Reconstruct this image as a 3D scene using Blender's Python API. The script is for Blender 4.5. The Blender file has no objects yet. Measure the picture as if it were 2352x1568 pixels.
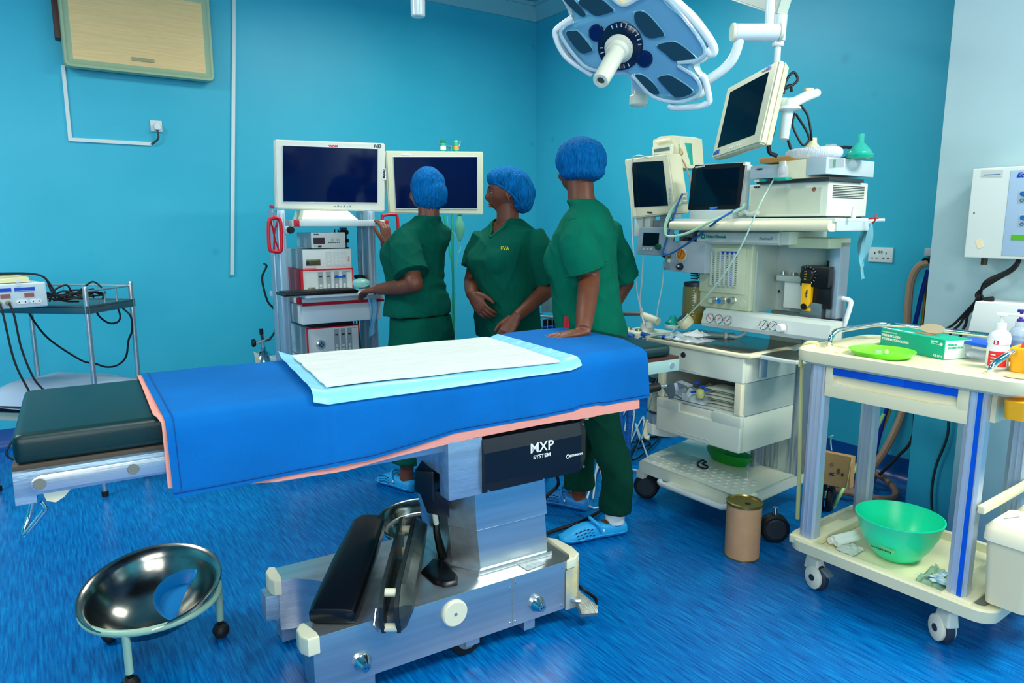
import bpy, bmesh, math, random
import numpy as np
from mathutils import Vector, Matrix, noise
random.seed(7)
C = bpy.context.scene.collection
scn = bpy.context.scene
# ---------------------------------------------------------------- camera
F_PX, CX, CY, YH, CAM_H = 1620., 1176., 784., 515., 1.36
PITCH = math.atan((CY-YH)/F_PX)
AZ = math.atan(1116/math.hypot(F_PX, CY-YH))          # camera looks this far right of the room's long axis
cam = bpy.data.cameras.new('camera'); camo = bpy.data.objects.new('camera', cam); C.objects.link(camo)
cam.sensor_width = 36; cam.lens = F_PX/2352*36; cam.clip_start = .05
camo.location = (0, 0, CAM_H); camo.rotation_euler = (math.pi/2-PITCH, 0, -AZ)
scn.camera = camo
# ---------------------------------------------------------------- light and exposure
scn.view_settings.view_transform = 'Standard'; scn.view_settings.look = 'None'
scn.view_settings.gamma = 1; scn.view_settings.exposure = 0.0; scn.view_settings.use_curve_mapping = False
wd = bpy.data.worlds.new('world'); scn.world = wd; wd.use_nodes = True
wd.node_tree.nodes['Background'].inputs[0].default_value = (.6, .8, 1, 1)
wd.node_tree.nodes['Background'].inputs[1].default_value = .3
def area(name, loc, size, power, col=(1, 1, 1), rot=(0, 0, 0), sy=None):
    l = bpy.data.lights.new(name, 'AREA'); l.energy = power; l.color = col; l.size = size
    l.shape = 'RECTANGLE'; l.size_y = sy or size
    o = bpy.data.objects.new(name, l); C.objects.link(o); o.location = loc; o.rotation_euler = rot
    return o
LT = (1, 1, .91)
area('ceiling_panel_light', (.4, .4, 3.0), 1.2, 40, LT, sy=.6)
area('ceiling_panel_light', (2.7, -.3, 3.0), 1.2, 106, LT, sy=.6)
area('ceiling_panel_light', (-1.4, 3.2, 3.0), 1.2, 80, LT, sy=.6)
area('ceiling_panel_light', (2.2, 3.5, 2.95), 1.2, 44, LT, sy=.6)
area('front_area_light', (-1.0, -1.9, 1.8), 2.6, 85, (1, 1, .95), rot=(math.radians(82), 0, math.radians(-28)), sy=1.6)  # unseen area light behind the camera; no window is modelled there
# ---------------------------------------------------------------- pixel-ray geometry of the camera (used to measure where things stand)
_fh = np.array([math.sin(AZ), math.cos(AZ), 0]); _rt = np.array([math.cos(AZ), -math.sin(AZ), 0]); _up = np.array([0, 0, 1.])
_fw = _fh*math.cos(PITCH)-_up*math.sin(PITCH); _cu = _fh*math.sin(PITCH)+_up*math.cos(PITCH)
_C = np.array([0, 0, CAM_H])
def ray(x, y): return _fw+_rt*(x-CX)/F_PX-_cu*(y-CY)/F_PX
def cam_pt(x, y, t): return _C+ray(x, y)*t
class Fr:
    """a floor frame: origin and the angle of its x axis; X/Y/Z meet a view ray with a plane of the frame"""
    def __init__(s, ox=0, oy=0, deg=0):
        a = math.radians(deg); s.a = a; s.o = np.array([ox, oy, 0.])
        s.R = np.array([[math.cos(a), math.sin(a), 0], [-math.sin(a), math.cos(a), 0], [0, 0, 1.]]); s.C = s.R@(_C-s.o)
    def _i(s, x, y, k, v): r = s.R@ray(x, y); return Vector(s.C+r*(v-s.C[k])/r[k])
    def X(s, x, y, v=0.): return s._i(x, y, 0, v)
    def Y(s, x, y, v=0.): return s._i(x, y, 1, v)
    def Z(s, x, y, v=0.): return s._i(x, y, 2, v)
    def T(s, x, y, t): return Vector(s.R@(cam_pt(x, y, t)-s.o))
    def loc(s, p): return Vector(s.R@(np.array(p, float)-s.o))
    def w(s, p): return Vector(s.R.T@np.array(p, float)+s.o)
# ---------------------------------------------------------------- mesh helpers
def perp(d):
    d = Vector(d).normalized(); u = Vector((0, 0, 1)) if abs(d.z) < .9 else Vector((1, 0, 0))
    a = d.cross(u).normalized(); return a, d.cross(a).normalized()
def catmull(pts, n=6, closed=False):
    P = [Vector(p) for p in pts]
    if len(P) < 3: return P
    out = []; N = len(P); rng = N if closed else N-1
    for i in range(rng):
        if closed: p0, p1, p2, p3 = P[i-1], P[i], P[(i+1) % N], P[(i+2) % N]
        else:
            p1, p2 = P[i], P[i+1]; p0 = P[i-1] if i else p1*2-p2; p3 = P[i+2] if i+2 < N else p2*2-p1
        for k in range(n):
            t = k/n
            out.append(.5*((2*p1)+(p2-p0)*t+(2*p0-5*p1+4*p2-p3)*t*t+(3*p1-p0-3*p2+p3)*t**3))
    if not closed: out.append(P[-1])
    return out
class B:
    def __init__(s): s.bm = bmesh.new()
    def _f(s, vs):
        try: return s.bm.faces.new(vs)
        except ValueError: return None
    def hexa(s, p, bev=0, seg=2):
        """p: 4 bottom + 4 top corners, same order"""
        vs = [s.bm.verts.new(Vector(q)) for q in p]
        fs = [s._f([vs[i] for i in f]) for f in ((3, 2, 1, 0), (4, 5, 6, 7), (0, 1, 5, 4), (1, 2, 6, 5), (2, 3, 7, 6), (3, 0, 4, 7))]
        if bev: bmesh.ops.bevel(s.bm, geom=list({e for f in fs for e in f.edges}), offset=bev, segments=seg, affect='EDGES', profile=.6)
        return s
    def box(s, a, b, bev=0, seg=2):
        x0, x1 = sorted((a[0], b[0])); y0, y1 = sorted((a[1], b[1])); z0, z1 = sorted((a[2], b[2]))
        return s.hexa([(x0, y0, z0), (x1, y0, z0), (x1, y1, z0), (x0, y1, z0), (x0, y0, z1), (x1, y0, z1), (x1, y1, z1), (x0, y1, z1)], bev, seg)
    def obox(s, c, size, ax, ay, az, bev=0):
        c = Vector(c); ax, ay, az = [Vector(v).normalized()*h/2 for v, h in zip((ax, ay, az), size)]
        return s.hexa([c+ax*i+ay*j+az*k for k in (-1, 1) for i, j in ((-1, -1), (1, -1), (1, 1), (-1, 1))], bev)
    def prism(s, poly, lo, hi, axis='z', bev=0, seg=2, taper=None):
        def m(p, h):
            return {'z': (p[0], p[1], h), 'y': (p[0], h, p[1]), 'x': (h, p[0], p[1])}[axis]
        top = taper or poly
        a = [s.bm.verts.new(m(p, lo)) for p in poly]; b = [s.bm.verts.new(m(p, hi)) for p in top]
        n = len(poly); fs = [s._f(a[::-1]), s._f(b)]+[s._f([a[i], a[(i+1) % n], b[(i+1) % n], b[i]]) for i in range(n)]
        if bev:
            es = list({e for f in fs[:2] for e in f.edges})
            bmesh.ops.bevel(s.bm, geom=es, offset=bev, segments=seg, affect='EDGES', profile=.6)
        return s
    def tube(s, pts, r, n=8, smooth=0, closed=False, caps=True):
        P = catmull(pts, smooth, closed) if smooth else [Vector(p) for p in pts]
        R = r if isinstance(r, (list, tuple)) else None
        rings = []; N = len(P); u = None
        for i, p in enumerate(P):
            d = (P[(i+1) % N]-P[i-1]) if (closed or 0 < i < N-1) else (P[1]-P[0] if i == 0 else P[-1]-P[-2])
            if d.length < 1e-9: d = Vector((0, 0, 1))
            d.normalize()
            if u is None: u, v = perp(d)
            else:
                u = (u-d*u.dot(d));
                if u.length < 1e-6: u, v = perp(d)
                u.normalize(); v = d.cross(u)
            if R: t = i/(N-1)*(len(R)-1); k = min(int(t), len(R)-2); rr = R[k]+(R[k+1]-R[k])*(t-k)
            else: rr = r
            rings.append([s.bm.verts.new(p+(u*math.cos(a)+v*math.sin(a))*rr) for a in [2*math.pi*j/n for j in range(n)]])
        for i in range(N if closed else N-1):
            A, D = rings[i], rings[(i+1) % N]
            off = 0
            if closed and i == N-1:
                off = min(range(n), key=lambda o: (A[0].co-D[o].co).length)
            for j in range(n): s._f([A[j], A[(j+1) % n], D[(j+1+off) % n], D[(j+off) % n]])
        if caps and not closed: s._f(rings[0][::-1]); s._f(rings[-1])
        return s
    def cyl(s, p0, p1, r, r2=None, n=24, bev=0):
        p0, p1 = Vector(p0), Vector(p1); r2 = r if r2 is None else r2
        if bev:
            L = (p1-p0).length
            return s.lathe([(0, 0), (r-bev, 0), (r, bev), (r2, L-bev), (r2-bev, L), (0, L)], p0, p1-p0, n)
        return s.lathe([(0, 0), (r, 0), (r2, (p1-p0).length), (0, (p1-p0).length)], p0, p1-p0, n)
    def lathe(s, prof, base=(0, 0, 0), axis=(0, 0, 1), n=32, sx=1, sy=1, u=None):
        base = Vector(base); d = Vector(axis).normalized()
        if u is None: u, v = perp(d)
        else: u = Vector(u).normalized(); v = d.cross(u)
        prev = None
        for r, h in prof:
            if r < 1e-6: cur = [s.bm.verts.new(base+d*h)]
            else: cur = [s.bm.verts.new(base+d*h+u*math.cos(a)*r*sx+v*math.sin(a)*r*sy) for a in [2*math.pi*j/n for j in range(n)]]
            if prev:
                for j in range(n):
                    k = (j+1) % n
                    if len(prev) == 1 and len(cur) == 1: break
                    if len(prev) == 1: s._f([prev[0], cur[k], cur[j]])
                    elif len(cur) == 1: s._f([prev[j], prev[k], cur[0]])
                    else: s._f([prev[j], prev[k], cur[k], cur[j]])
            prev = cur
        return s
    def ell(s, c, r, rot=None, n=20, m=12):
        c = Vector(c); rot = rot or Matrix.Identity(3); prev = None
        if not isinstance(r, (tuple, list, Vector)): r = (r, r, r)
        for i in range(m+1):
            th = math.pi*i/m
            if i in (0, m): cur = [s.bm.verts.new(c+rot@Vector((0, 0, r[2]*math.cos(th))))]
            else: cur = [s.bm.verts.new(c+rot@Vector((r[0]*math.sin(th)*math.cos(a), r[1]*math.sin(th)*math.sin(a), r[2]*math.cos(th)))) for a in [2*math.pi*j/n for j in range(n)]]
            if prev:
                for j in range(n):
                    k = (j+1) % n
                    if len(prev) == 1: s._f([prev[0], cur[j], cur[k]])
                    elif len(cur) == 1: s._f([prev[k], prev[j], cur[0]])
                    else: s._f([prev[k], prev[j], cur[j], cur[k]])
            prev = cur
        return s
    def rings(s, R, cap=True):
        V = [[s.bm.verts.new(Vector(p)) for p in r] for r in R]; n = len(V[0])
        for a, b in zip(V, V[1:]):
            for j in range(n): s._f([a[j], a[(j+1) % n], b[(j+1) % n], b[j]])
        if cap: s._f(V[0][::-1]); s._f(V[-1])
        return s
    def sheet(s, fn, nu, nv, thick=0):
        V = [[s.bm.verts.new(Vector(fn(i/nu, j/nv))) for j in range(nv+1)] for i in range(nu+1)]
        for i in range(nu):
            for j in range(nv): s._f([V[i][j], V[i+1][j], V[i+1][j+1], V[i][j+1]])
        if thick:
            s.bm.normal_update()
            bmesh.ops.solidify(s.bm, geom=list(s.bm.faces), thickness=thick)
        return s
    def mesh(s, name, mat, ang=.7, smooth=True):
        bmesh.ops.recalc_face_normals(s.bm, faces=s.bm.faces)
        me = bpy.data.meshes.new(name); s.bm.to_mesh(me); s.bm.free()
        if mat: me.materials.append(mat)
        if smooth:
            me.polygons.foreach_set('use_smooth', [True]*len(me.polygons)); me.set_sharp_from_angle(angle=ang)
        return me
    def obj(s, name, mat, parent=None, ang=.7, smooth=True, label=None, sub=0):
        o = bpy.data.objects.new(name, s.mesh(name, mat, ang, smooth)); C.objects.link(o)
        if isinstance(parent, Fr): place(o, parent)
        elif parent: o.parent = parent
        if label: o['label'] = label
        if sub: md = o.modifiers.new('subsurf', 'SUBSURF'); md.levels = sub; md.render_levels = sub
        return o
def place(o, fr): o.location = (fr.o[0], fr.o[1], 0); o.rotation_euler = (0, 0, fr.a)
def tag(o, label, cat, group=None):
    o['label'] = label; o['category'] = cat
    if group: o['group'] = group
    return o
def thing(name, label, cat, fr, group=None):
    o = bpy.data.objects.new(name, None); C.objects.link(o); o.empty_display_size = .05; place(o, fr)
    return tag(o, label, cat, group)
def struct(o): o['kind'] = 'structure'; return o
def dup(o, parent=None):
    c = o.copy(); C.objects.link(c)
    if parent: c.parent = parent
    for ch in [x for x in C.objects if x.parent == o]: dup(ch, c)
    return c
def text(parent, s, p, xd, yd, h, mat, name='lettering', al='CENTER', bold=0, label=None, shear=0, sx=1):
    cu = bpy.data.curves.new('t', 'FONT'); cu.body = s; cu.size = h*1.38; cu.align_x = al; cu.align_y = 'CENTER'; cu.extrude = .0006; cu.offset = bold; cu.shear = shear
    cu.resolution_u = 3
    o = bpy.data.objects.new('t', cu); C.objects.link(o)
    bpy.context.view_layer.update()
    me = bpy.data.meshes.new_from_object(o.evaluated_get(bpy.context.evaluated_depsgraph_get()))
    bpy.data.objects.remove(o)
    x = Vector(xd).normalized(); y = Vector(yd); y = (y-x*y.dot(x)).normalized(); z = x.cross(y)
    x = x*sx
    me.transform(Matrix(((x.x, y.x, z.x, p[0]), (x.y, y.y, z.y, p[1]), (x.z, y.z, z.z, p[2]), (0, 0, 0, 1))))
    me.materials.clear(); me.materials.append(mat); me.name = name
    o = bpy.data.objects.new(name, me); C.objects.link(o)
    if parent: o.parent = parent
    if label: o['label'] = label
    return o
# ---------------------------------------------------------------- materials
def srgb(c): return tuple((v/255/12.92 if v/255 <= .04045 else ((v/255+.055)/1.055)**2.4) for v in c)
_m = {}
def mat(name, col, rough=.5, metal=0, spec=.5, alpha=1, trans=0, emit=0, bump=0, bscale=50, var=0, vscale=6, coat=0, stretch=None, sheen=0, col2=None, sss=0, ior=1.45):
    if name in _m: return _m[name]
    m = bpy.data.materials.new(name); m.use_nodes = True; nt = m.node_tree; bs = nt.nodes['Principled BSDF']
    c = srgb(col)+(1,)
    bs.inputs['Base Color'].default_value = c; bs.inputs['Roughness'].default_value = rough; bs.inputs['Metallic'].default_value = metal
    bs.inputs['Specular IOR Level'].default_value = spec; bs.inputs['Alpha'].default_value = alpha; bs.inputs['Transmission Weight'].default_value = trans
    bs.inputs['Coat Weight'].default_value = coat; bs.inputs['Coat Roughness'].default_value = .1; bs.inputs['Sheen Weight'].default_value = sheen; bs.inputs['IOR'].default_value = ior
    if sss: bs.inputs['Subsurface Weight'].default_value = sss; bs.inputs['Subsurface Radius'].default_value = (.02, .008, .004)
    if emit: bs.inputs['Emission Color'].default_value = c; bs.inputs['Emission Strength'].default_value = emit
    def ns(scale, st=stretch, det=4):
        tc = nt.nodes.new('ShaderNodeTexCoord'); mp = nt.nodes.new('ShaderNodeMapping'); n = nt.nodes.new('ShaderNodeTexNoise')
        nt.links.new(tc.outputs['Object'], mp.inputs[0]); nt.links.new(mp.outputs[0], n.inputs['Vector'])
        if st: mp.inputs['Scale'].default_value = st
        n.inputs['Scale'].default_value = scale; n.inputs['Detail'].default_value = det; return n
    if bump:
        n = ns(bscale); b = nt.nodes.new('ShaderNodeBump'); b.inputs['Strength'].default_value = bump; b.inputs['Distance'].default_value = .01
        nt.links.new(n.outputs['Fac'], b.inputs['Height']); nt.links.new(b.outputs[0], bs.inputs['Normal'])
    if var or col2:
        n = ns(vscale); mx = nt.nodes.new('ShaderNodeMix'); mx.data_type = 'RGBA'
        rp = nt.nodes.new('ShaderNodeValToRGB'); rp.color_ramp.elements[0].position = .35; rp.color_ramp.elements[1].position = .65
        nt.links.new(n.outputs['Fac'], rp.inputs[0]); nt.links.new(rp.outputs[0], mx.inputs[0])
        c2 = srgb(col2)+(1,) if col2 else tuple(min(1, v*(1+var)) for v in c[:3])+(1,)
        mx.inputs[6].default_value = c if col2 else tuple(v*(1-var) for v in c[:3])+(1,); mx.inputs[7].default_value = c2
        nt.links.new(mx.outputs[2], bs.inputs['Base Color'])
    _m[name] = m; return m
M_cream = mat('cream plastic', (228, 228, 202), .4)
M_beige = mat('beige plastic', (226, 217, 178), .38)
M_white = mat('white plastic', (226, 232, 230), .35)
M_enamel = mat('white enamel', (222, 230, 226), .25, coat=.3)
M_grey = mat('light grey plastic', (176, 190, 196), .4)
M_mgrey = mat('mid grey plastic', (120, 135, 140), .45)
M_dgrey = mat('dark grey plastic', (42, 50, 56), .45)
M_black = mat('black plastic', (10, 11, 13), .35)
M_rubber = mat('black rubber', (12, 13, 15), .55)
M_screen = mat('dark screen glass', (4, 26, 40), .07, spec=.22)
M_bluerefl = mat('blue reflection screen glass', (2, 18, 62), .07, spec=.22)  # base colour carries the blue room reflected in the glass
M_steel = mat('brushed steel', (206, 210, 210), .30, .9, bump=.04, bscale=40, stretch=(.3, 8, 8), var=.08, vscale=5)
M_polish = mat('polished steel', (205, 210, 212), .12, 1)
M_alu = mat('anodised aluminium', (178, 190, 202), .35, .75)
M_chrome = mat('chrome', (225, 228, 230), .06, 1)
M_red = mat('red plastic', (196, 18, 38), .35)
M_blue = mat('blue plastic', (0, 84, 205), .35)
M_teal = mat('teal plastic', (0, 165, 150), .35)
M_ink = mat('dark print', (28, 34, 48), .6)
M_wink = mat('white print', (235, 238, 235), .6)
M_rink = mat('red print', (200, 30, 50), .6)
M_clear = mat('clear plastic', (225, 240, 240), .12, alpha=.28, spec=.6)
M_yellow = mat('yellow plastic', (246, 176, 24), .4)
M_wcable = mat('white cable', (205, 215, 215), .45)
# ================================================================ the room
XR, YB, ZC = 3.785, 5.2, 3.1            # right wall, back wall, ceiling
def wall_mat(name, col, colb):
    m = mat(name, col, .42, spec=.35, bump=.12, bscale=9, col2=colb, vscale=1.1)
    nt = m.node_tree; bs = nt.nodes['Principled BSDF']
    # scattered darker scuffs on the paint
    tc = nt.nodes.new('ShaderNodeTexCoord'); v = nt.nodes.new('ShaderNodeTexVoronoi'); v.inputs['Scale'].default_value = 2.6
    nt.links.new(tc.outputs['Object'], v.inputs['Vector'])
    r = nt.nodes.new('ShaderNodeValToRGB'); r.color_ramp.elements[0].position = .035; r.color_ramp.elements[1].position = .085
    r.color_ramp.elements[0].color = (.25, .25, .25, 1); r.color_ramp.elements[1].color = (0, 0, 0, 1)
    nt.links.new(v.outputs['Distance'], r.inputs[0])
    src = bs.inputs['Base Color'].links[0].from_socket
    mx = nt.nodes.new('ShaderNodeMix'); mx.data_type = 'RGBA'; mx.inputs[7].default_value = (0, .2, .34, 1)
    nt.links.new(r.outputs[0], mx.inputs[0]); nt.links.new(src, mx.inputs[6]); nt.links.new(mx.outputs[2], bs.inputs['Base Color'])
    return m
M_wall = wall_mat('teal wall paint', (48, 176, 202), (62, 184, 210))
M_pillar = wall_mat('pale blue wall paint', (176, 206, 212), (186, 212, 216))
M_ceil = mat('pale teal ceiling', (70, 170, 180), .6)
M_corn = mat('cornice paint', (130, 190, 200), .5)
def floor_mat():
    m = mat('blue sheet flooring', (0, 88, 178), .28, spec=.45); nt = m.node_tree; bs = nt.nodes['Principled BSDF']
    tc = nt.nodes.new('ShaderNodeTexCoord'); mp = nt.nodes.new('ShaderNodeMapping'); mp.inputs['Scale'].default_value = (120, 8, 1)
    nt.links.new(tc.outputs['Object'], mp.inputs[0])
    n = nt.nodes.new('ShaderNodeTexNoise'); n.inputs['Scale'].default_value = 1.0; n.inputs['Detail'].default_value = 5; n.inputs['Roughness'].default_value = .65
    nt.links.new(mp.outputs[0], n.inputs['Vector'])
    r = nt.nodes.new('ShaderNodeValToRGB'); e = r.color_ramp.elements; e[0].position = .34; e[0].color = srgb((0, 72, 142))+(1,); e[1].position = .66; e[1].color = srgb((0, 134, 200))+(1,)
    k = r.color_ramp.elements.new(.5); k.color = srgb((0, 104, 178))+(1,)
    nt.links.new(n.outputs['Fac'], r.inputs[0])
    n2 = nt.nodes.new('ShaderNodeTexNoise'); n2.inputs['Scale'].default_value = 1.6; n2.inputs['Detail'].default_value = 6
    nt.links.new(tc.outputs['Object'], n2.inputs['Vector'])
    mx = nt.nodes.new('ShaderNodeMix'); mx.data_type = 'RGBA'; mx.blend_type = 'MULTIPLY'; mx.inputs[0].default_value = .35
    r2 = nt.nodes.new('ShaderNodeValToRGB'); r2.color_ramp.elements[0].position = .3; r2.color_ramp.elements[0].color = (.55, .6, .7, 1); r2.color_ramp.elements[1].position = .7
    nt.links.new(n2.outputs['Fac'], r2.inputs[0]); nt.links.new(r.outputs[0], mx.inputs[6]); nt.links.new(r2.outputs[0], mx.inputs[7]); nt.links.new(mx.outputs[2], bs.inputs['Base Color'])
    b = nt.nodes.new('ShaderNodeBump'); b.inputs['Strength'].default_value = .15; b.inputs['Distance'].default_value = .003
    nt.links.new(n.outputs['Fac'], b.inputs['Height']); nt.links.new(b.outputs[0], bs.inputs['Normal'])
    return m
M_floor = floor_mat()
XL, YF = -3.2, -2.6
M_skirt = mat('blue coved skirting', (0, 78, 150), .35, var=.15, vscale=3)
struct(B().box((XL, YF, -.1), (XR, YB, 0)).obj('floor', M_floor))
struct(B().box((XL, YF, ZC+.1), (XR, YB, ZC+.2)).obj('ceiling', M_ceil))
struct(B().box((XL, YB, 0), (XR+.1, YB+.1, ZC+.2)).obj('wall_back', M_wall))
struct(B().box((XR, YF, 0), (XR+.1, YB, ZC+.2)).obj('wall_right', M_wall))
struct(B().box((XL-.1, YF, 0), (XL, YB+.1, ZC+.2)).obj('wall_left', M_wall))
struct(B().box((XL, YF-.1, 0), (XR, YF, ZC+.2)).obj('wall_front', M_wall))
PX = 3.3; PY = 1.56
struct(B().box((PX, YF, 0), (XR, PY, ZC+.1), .004).obj('wall_pillar', M_pillar))
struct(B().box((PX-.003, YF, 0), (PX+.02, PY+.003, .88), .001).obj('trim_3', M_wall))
# cornice: stepped profile along both walls
prof = [(0, 0), (.015, .0), (.02, .045), (.075, .1), (.09, .1), (.09, .13), (0, .13)]
struct(B().prism([(YB-a, ZC-.03+b) for a, b in prof], XL, XR, 'x').obj('trim_1', M_corn))
struct(B().prism([(XR-a, ZC-.03+b) for a, b in prof], YF, YB, 'y').obj('trim_2', M_corn))
# coved skirting of the floor covering, with its joint
sk = [(0, 0), (.05, 0), (.03, .006), (.012, .022), (.004, .05), (.004, .12), (0, .122)]
struct(B().prism([(YB-a, b) for a, b in sk], XL, XR, 'x').obj('baseboard_back', M_skirt))
struct(B().prism([(XR-a, b) for a, b in sk], PY, YB, 'y').obj('baseboard_right', M_skirt))
# ---------------------------------------------------------------- things on the walls
W0 = Fr()
M_white_pvc = mat('white trunking', (214, 226, 224), .45)
def gY(px, py, v): return W0.Y(px, py, v)
# vertical conduit
a = gY(537, 2, YB-.01); b = gY(533, 632, YB-.01)
k_ = (a.x-b.x)/(a.z-b.z); xt = a.x+k_*(ZC-a.z)
o = B().hexa([(b.x-.012, YB-.018, b.z), (b.x+.012, YB-.018, b.z), (b.x+.012, YB, b.z), (b.x-.012, YB, b.z), (xt-.012, YB-.018, ZC-.02), (xt+.012, YB-.018, ZC-.02), (xt+.012, YB, ZC-.02), (xt-.012, YB, ZC-.02)], .002).obj('wall_conduit', M_white_pvc)
tag(o, 'white vertical plastic conduit running down the teal back wall', 'conduit')
# wall screen
s0 = gY(150, 153, YB-.1); s1 = gY(494, 188, YB-.1)
x0, x1, z0, z1 = s0.x-.005, s1.x, s1.z, s1.z+.53
t = thing('wall_display', 'large wall display with beige reflective face and pale green frame', 'display', Fr(x0, YB-.1, 0))
M_gframe = mat('pale green frame', (160, 184, 148), .45)
w, h = x1-x0, z1-z0
f = B()
def rr(i, r, y, n=6):
    out = []
    for cx_, cz_, a0 in ((w-i-r, h-i-r, 0), (i+r, h-i-r, 90), (i+r, i+r, 180), (w-i-r, i+r, 270)):
        for k in range(n+1):
            a_ = math.radians(a0+90*k/n); out.append((cx_+r*math.cos(a_), y, z0+cz_+r*math.sin(a_)))
    return out
f.rings([rr(0, .03, .05), rr(0, .03, .012), rr(.005, .028, .0), rr(.018, .02, .0), rr(.03, .012, .012), rr(.05, .005, .014), rr(.05, .005, .03)], cap=False)
f.obj('frame', M_gframe, t)
m = mat('beige reflective board', (238, 202, 142), .28, spec=.4, coat=.2, var=.06, vscale=30, stretch=(.2, 1, 6))
B().box((.04, .014, z0+.04), (w-.04, .04, z0+h-.04)).obj('board', m, t)
B().box((w*.43, .008, z0+.078), (w*.58, .014, z0+.098), .001).obj('name_plate', mat('plate grey green', (160, 158, 118), .3), t)
B().box((.05, .05, z0+.03), (w-.05, .075, z0+h-.03)).obj('rear_housing', M_black, t)
B().box((-.03, .03, z0+.16), (.02, .1, z0+h+.1), .004).obj('wall_bracket', mat('brown metal', (62, 44, 40), .4, .6), t)
# trunking from the display, down and across to the socket
a = gY(150, 155, YB); b = gY(160, 318, YB); c = gY(347, 332, YB)
f = B().box((b.x-.008, YB-.014, c.z-.008), (b.x+.012, YB, z0+.02)).box((b.x+.012, YB-.014, c.z-.008), (c.x, YB, c.z+.014))
tag(f.obj('cable_trunking', M_white_pvc), 'thin white L shaped cable trunking below the wall display', 'trunking')
a = gY(344, 276, YB); b = gY(373, 304, YB)
t = thing('wall_socket', 'single white wall socket under the wall display', 'socket', Fr(a.x, YB, 0))
w = b.x-a.x
B().box((0, -.012, b.z), (w, 0, a.z), .003).obj('face_plate', M_white_pvc, t)
B().box((w*.62, -.016, a.z-.025), (w*.78, -.011, a.z-.01), .001).obj('switch', M_white, t)
p = gY(360, 291, YB-.02)
t = thing('power_plug', 'white plug with grey cord pushed into the single wall socket', 'plug', Fr(p.x, YB-.012, 0))
B().prism([(-.014, p.z-.022), (.014, p.z-.022), (.022, p.z-.005), (.012, p.z+.018), (-.004, p.z+.026), (-.02, p.z+.0)], -.035, 0, 'y', .004).obj('plug_body', M_white, t)
B().tube([(0, -.02, p.z-.02), (.004, -.02, p.z-.06), (-.006, -.015, p.z-.085), (c.x-p.x, -.005, c.z)], .006, 8, 6).obj('cord', M_dgrey, t)
# double socket on the right wall
a = W0.X(1998, 567, XR); b = W0.X(2051, 603, XR)
t = thing('wall_socket', 'white double wall socket on the right wall beyond the anaesthesia machine', 'socket', Fr(XR, a.y, -90))
w = a.y-b.y
B().box((0, -.01, b.z), (w, 0, a.z), .003).obj('face_plate', M_white_pvc, t)
for k in (.27, .73):
    f = B()
    for dx, dz, ww, hh in ((0, .012, .006, .010), (-.012, -.014, .010, .005), (.012, -.014, .010, .005)):
        cx, cz = w*k+dx, (a.z+b.z)/2+dz-.004
        f.box((cx-ww/2, -.0108, cz-hh/2), (cx+ww/2, -.0095, cz+hh/2))
    f.obj('outlet', M_ink, t)
f = B().box((w*.42, -.013, a.z-.03), (w*.48, -.009, a.z-.018)).box((w*.52, -.013, a.z-.03), (w*.58, -.009, a.z-.018)); f.obj('switch', M_mgrey, t)
# hoses coming out of the wall by the pillar
a = W0.X(2134, 578, XR)
t = thing('gas_outlet_point', 'wall gas outlet half hidden behind the pillar edge with hoses hanging below', 'outlet', Fr(XR, a.y, -90))
B().box((-.01, -.03, a.z-.02), (.05, 0, a.z+.02), .004).obj('outlet_block', M_grey, t)
B().cyl((.02, -.03, a.z-.04), (.02, -.07, a.z-.045), .018).obj('black_probe', M_black, t)
M_hose = mat('tan rubber hose', (176, 140, 112), .5)
def hose(name, lab, pts, r, m, cat='hose', group=None, n=8, sm=6, ang=.7):
    o = B().tube(pts, r, n, sm).obj(name, m, None); return tag(o, lab, cat, group)
X = W0.X
hose('gas_hose', 'thick tan gas hose dropping from the wall outlet by the pillar', [X(2131, 605, 3.72), X(2110, 612, 3.70), X(2092, 650, 3.70), X(2084, 740, 3.7), X(2084, 840, 3.7), X(2077, 930, 3.7), X(2040, 1020, 3.6), X(1990, 1095, 3.5)], .018, M_hose)
hose('gas_hose', 'dark blue gas hose behind the tan one by the pillar', [X(2132, 620, 3.74), X(2118, 670, 3.74), X(2102, 740, 3.74), X(2070, 860, 3.74), X(2035, 945, 3.72), X(2010, 1040, 3.7)], .011, mat('dark blue hose', (8, 40, 150), .45))
hose('gas_hose', 'yellow gas hose nearest the pillar edge', [X(2130, 650, 3.76), X(2120, 730, 3.76), X(2110, 800, 3.76), X(2060, 900, 3.76), X(2020, 1000, 3.74)], .010, mat('yellow hose', (206, 150, 30), .45))
hose('mains_cable', 'black cable hanging between wall hoses and the pillar', [X(2131, 640, 3.70), X(2124, 740, 3.68), X(2102, 880, 3.68), X(2097, 1000, 3.68), X(2060, 1050, 3.6), X(2020, 1090, 3.5)], .008, M_rubber, 'cable')
# coil of hoses on the floor
M_hstripe = mat('brown hose with red line', (150, 112, 96), .5)
def coil(cx, cy, r, z, m, rr, lab, name='coiled_hose', turns=1.7, ph=0, grp=None):
    pts = []
    for i in range(int(26*turns)):
        a = ph+2*math.pi*i/26; q = r*(1+.06*math.sin(3*a+ph))-.02*i/26
        pts.append((cx+q*math.cos(a)*1.0, cy+q*math.sin(a), z+.012*math.sin(a*2.3+ph)+rr*1.6*i/26))
    return hose(name, lab, pts, rr, m, 'hose', grp, 8, 2)
coil(3.42, 1.88, .20, .02, M_hstripe, .016, 'large brown hose coiled on the floor by the pillar foot')
coil(3.44, 1.93, .12, .055, mat('red hose', (170, 40, 50), .5), .005, 'thin red tube lying inside the coiled brown hose', turns=2.2, ph=1)
coil(3.40, 2.32, .13, .012, M_wcable, .008, 'white cable looped on the floor behind the coiled brown hose', 'coiled_cable', 1.5, 2.5)
coil(3.30, 2.62, .12, .012, M_rubber, .006, 'black cable looped on the floor furthest back from the coiled hose', 'coiled_cable', 1.6, 4)
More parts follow.
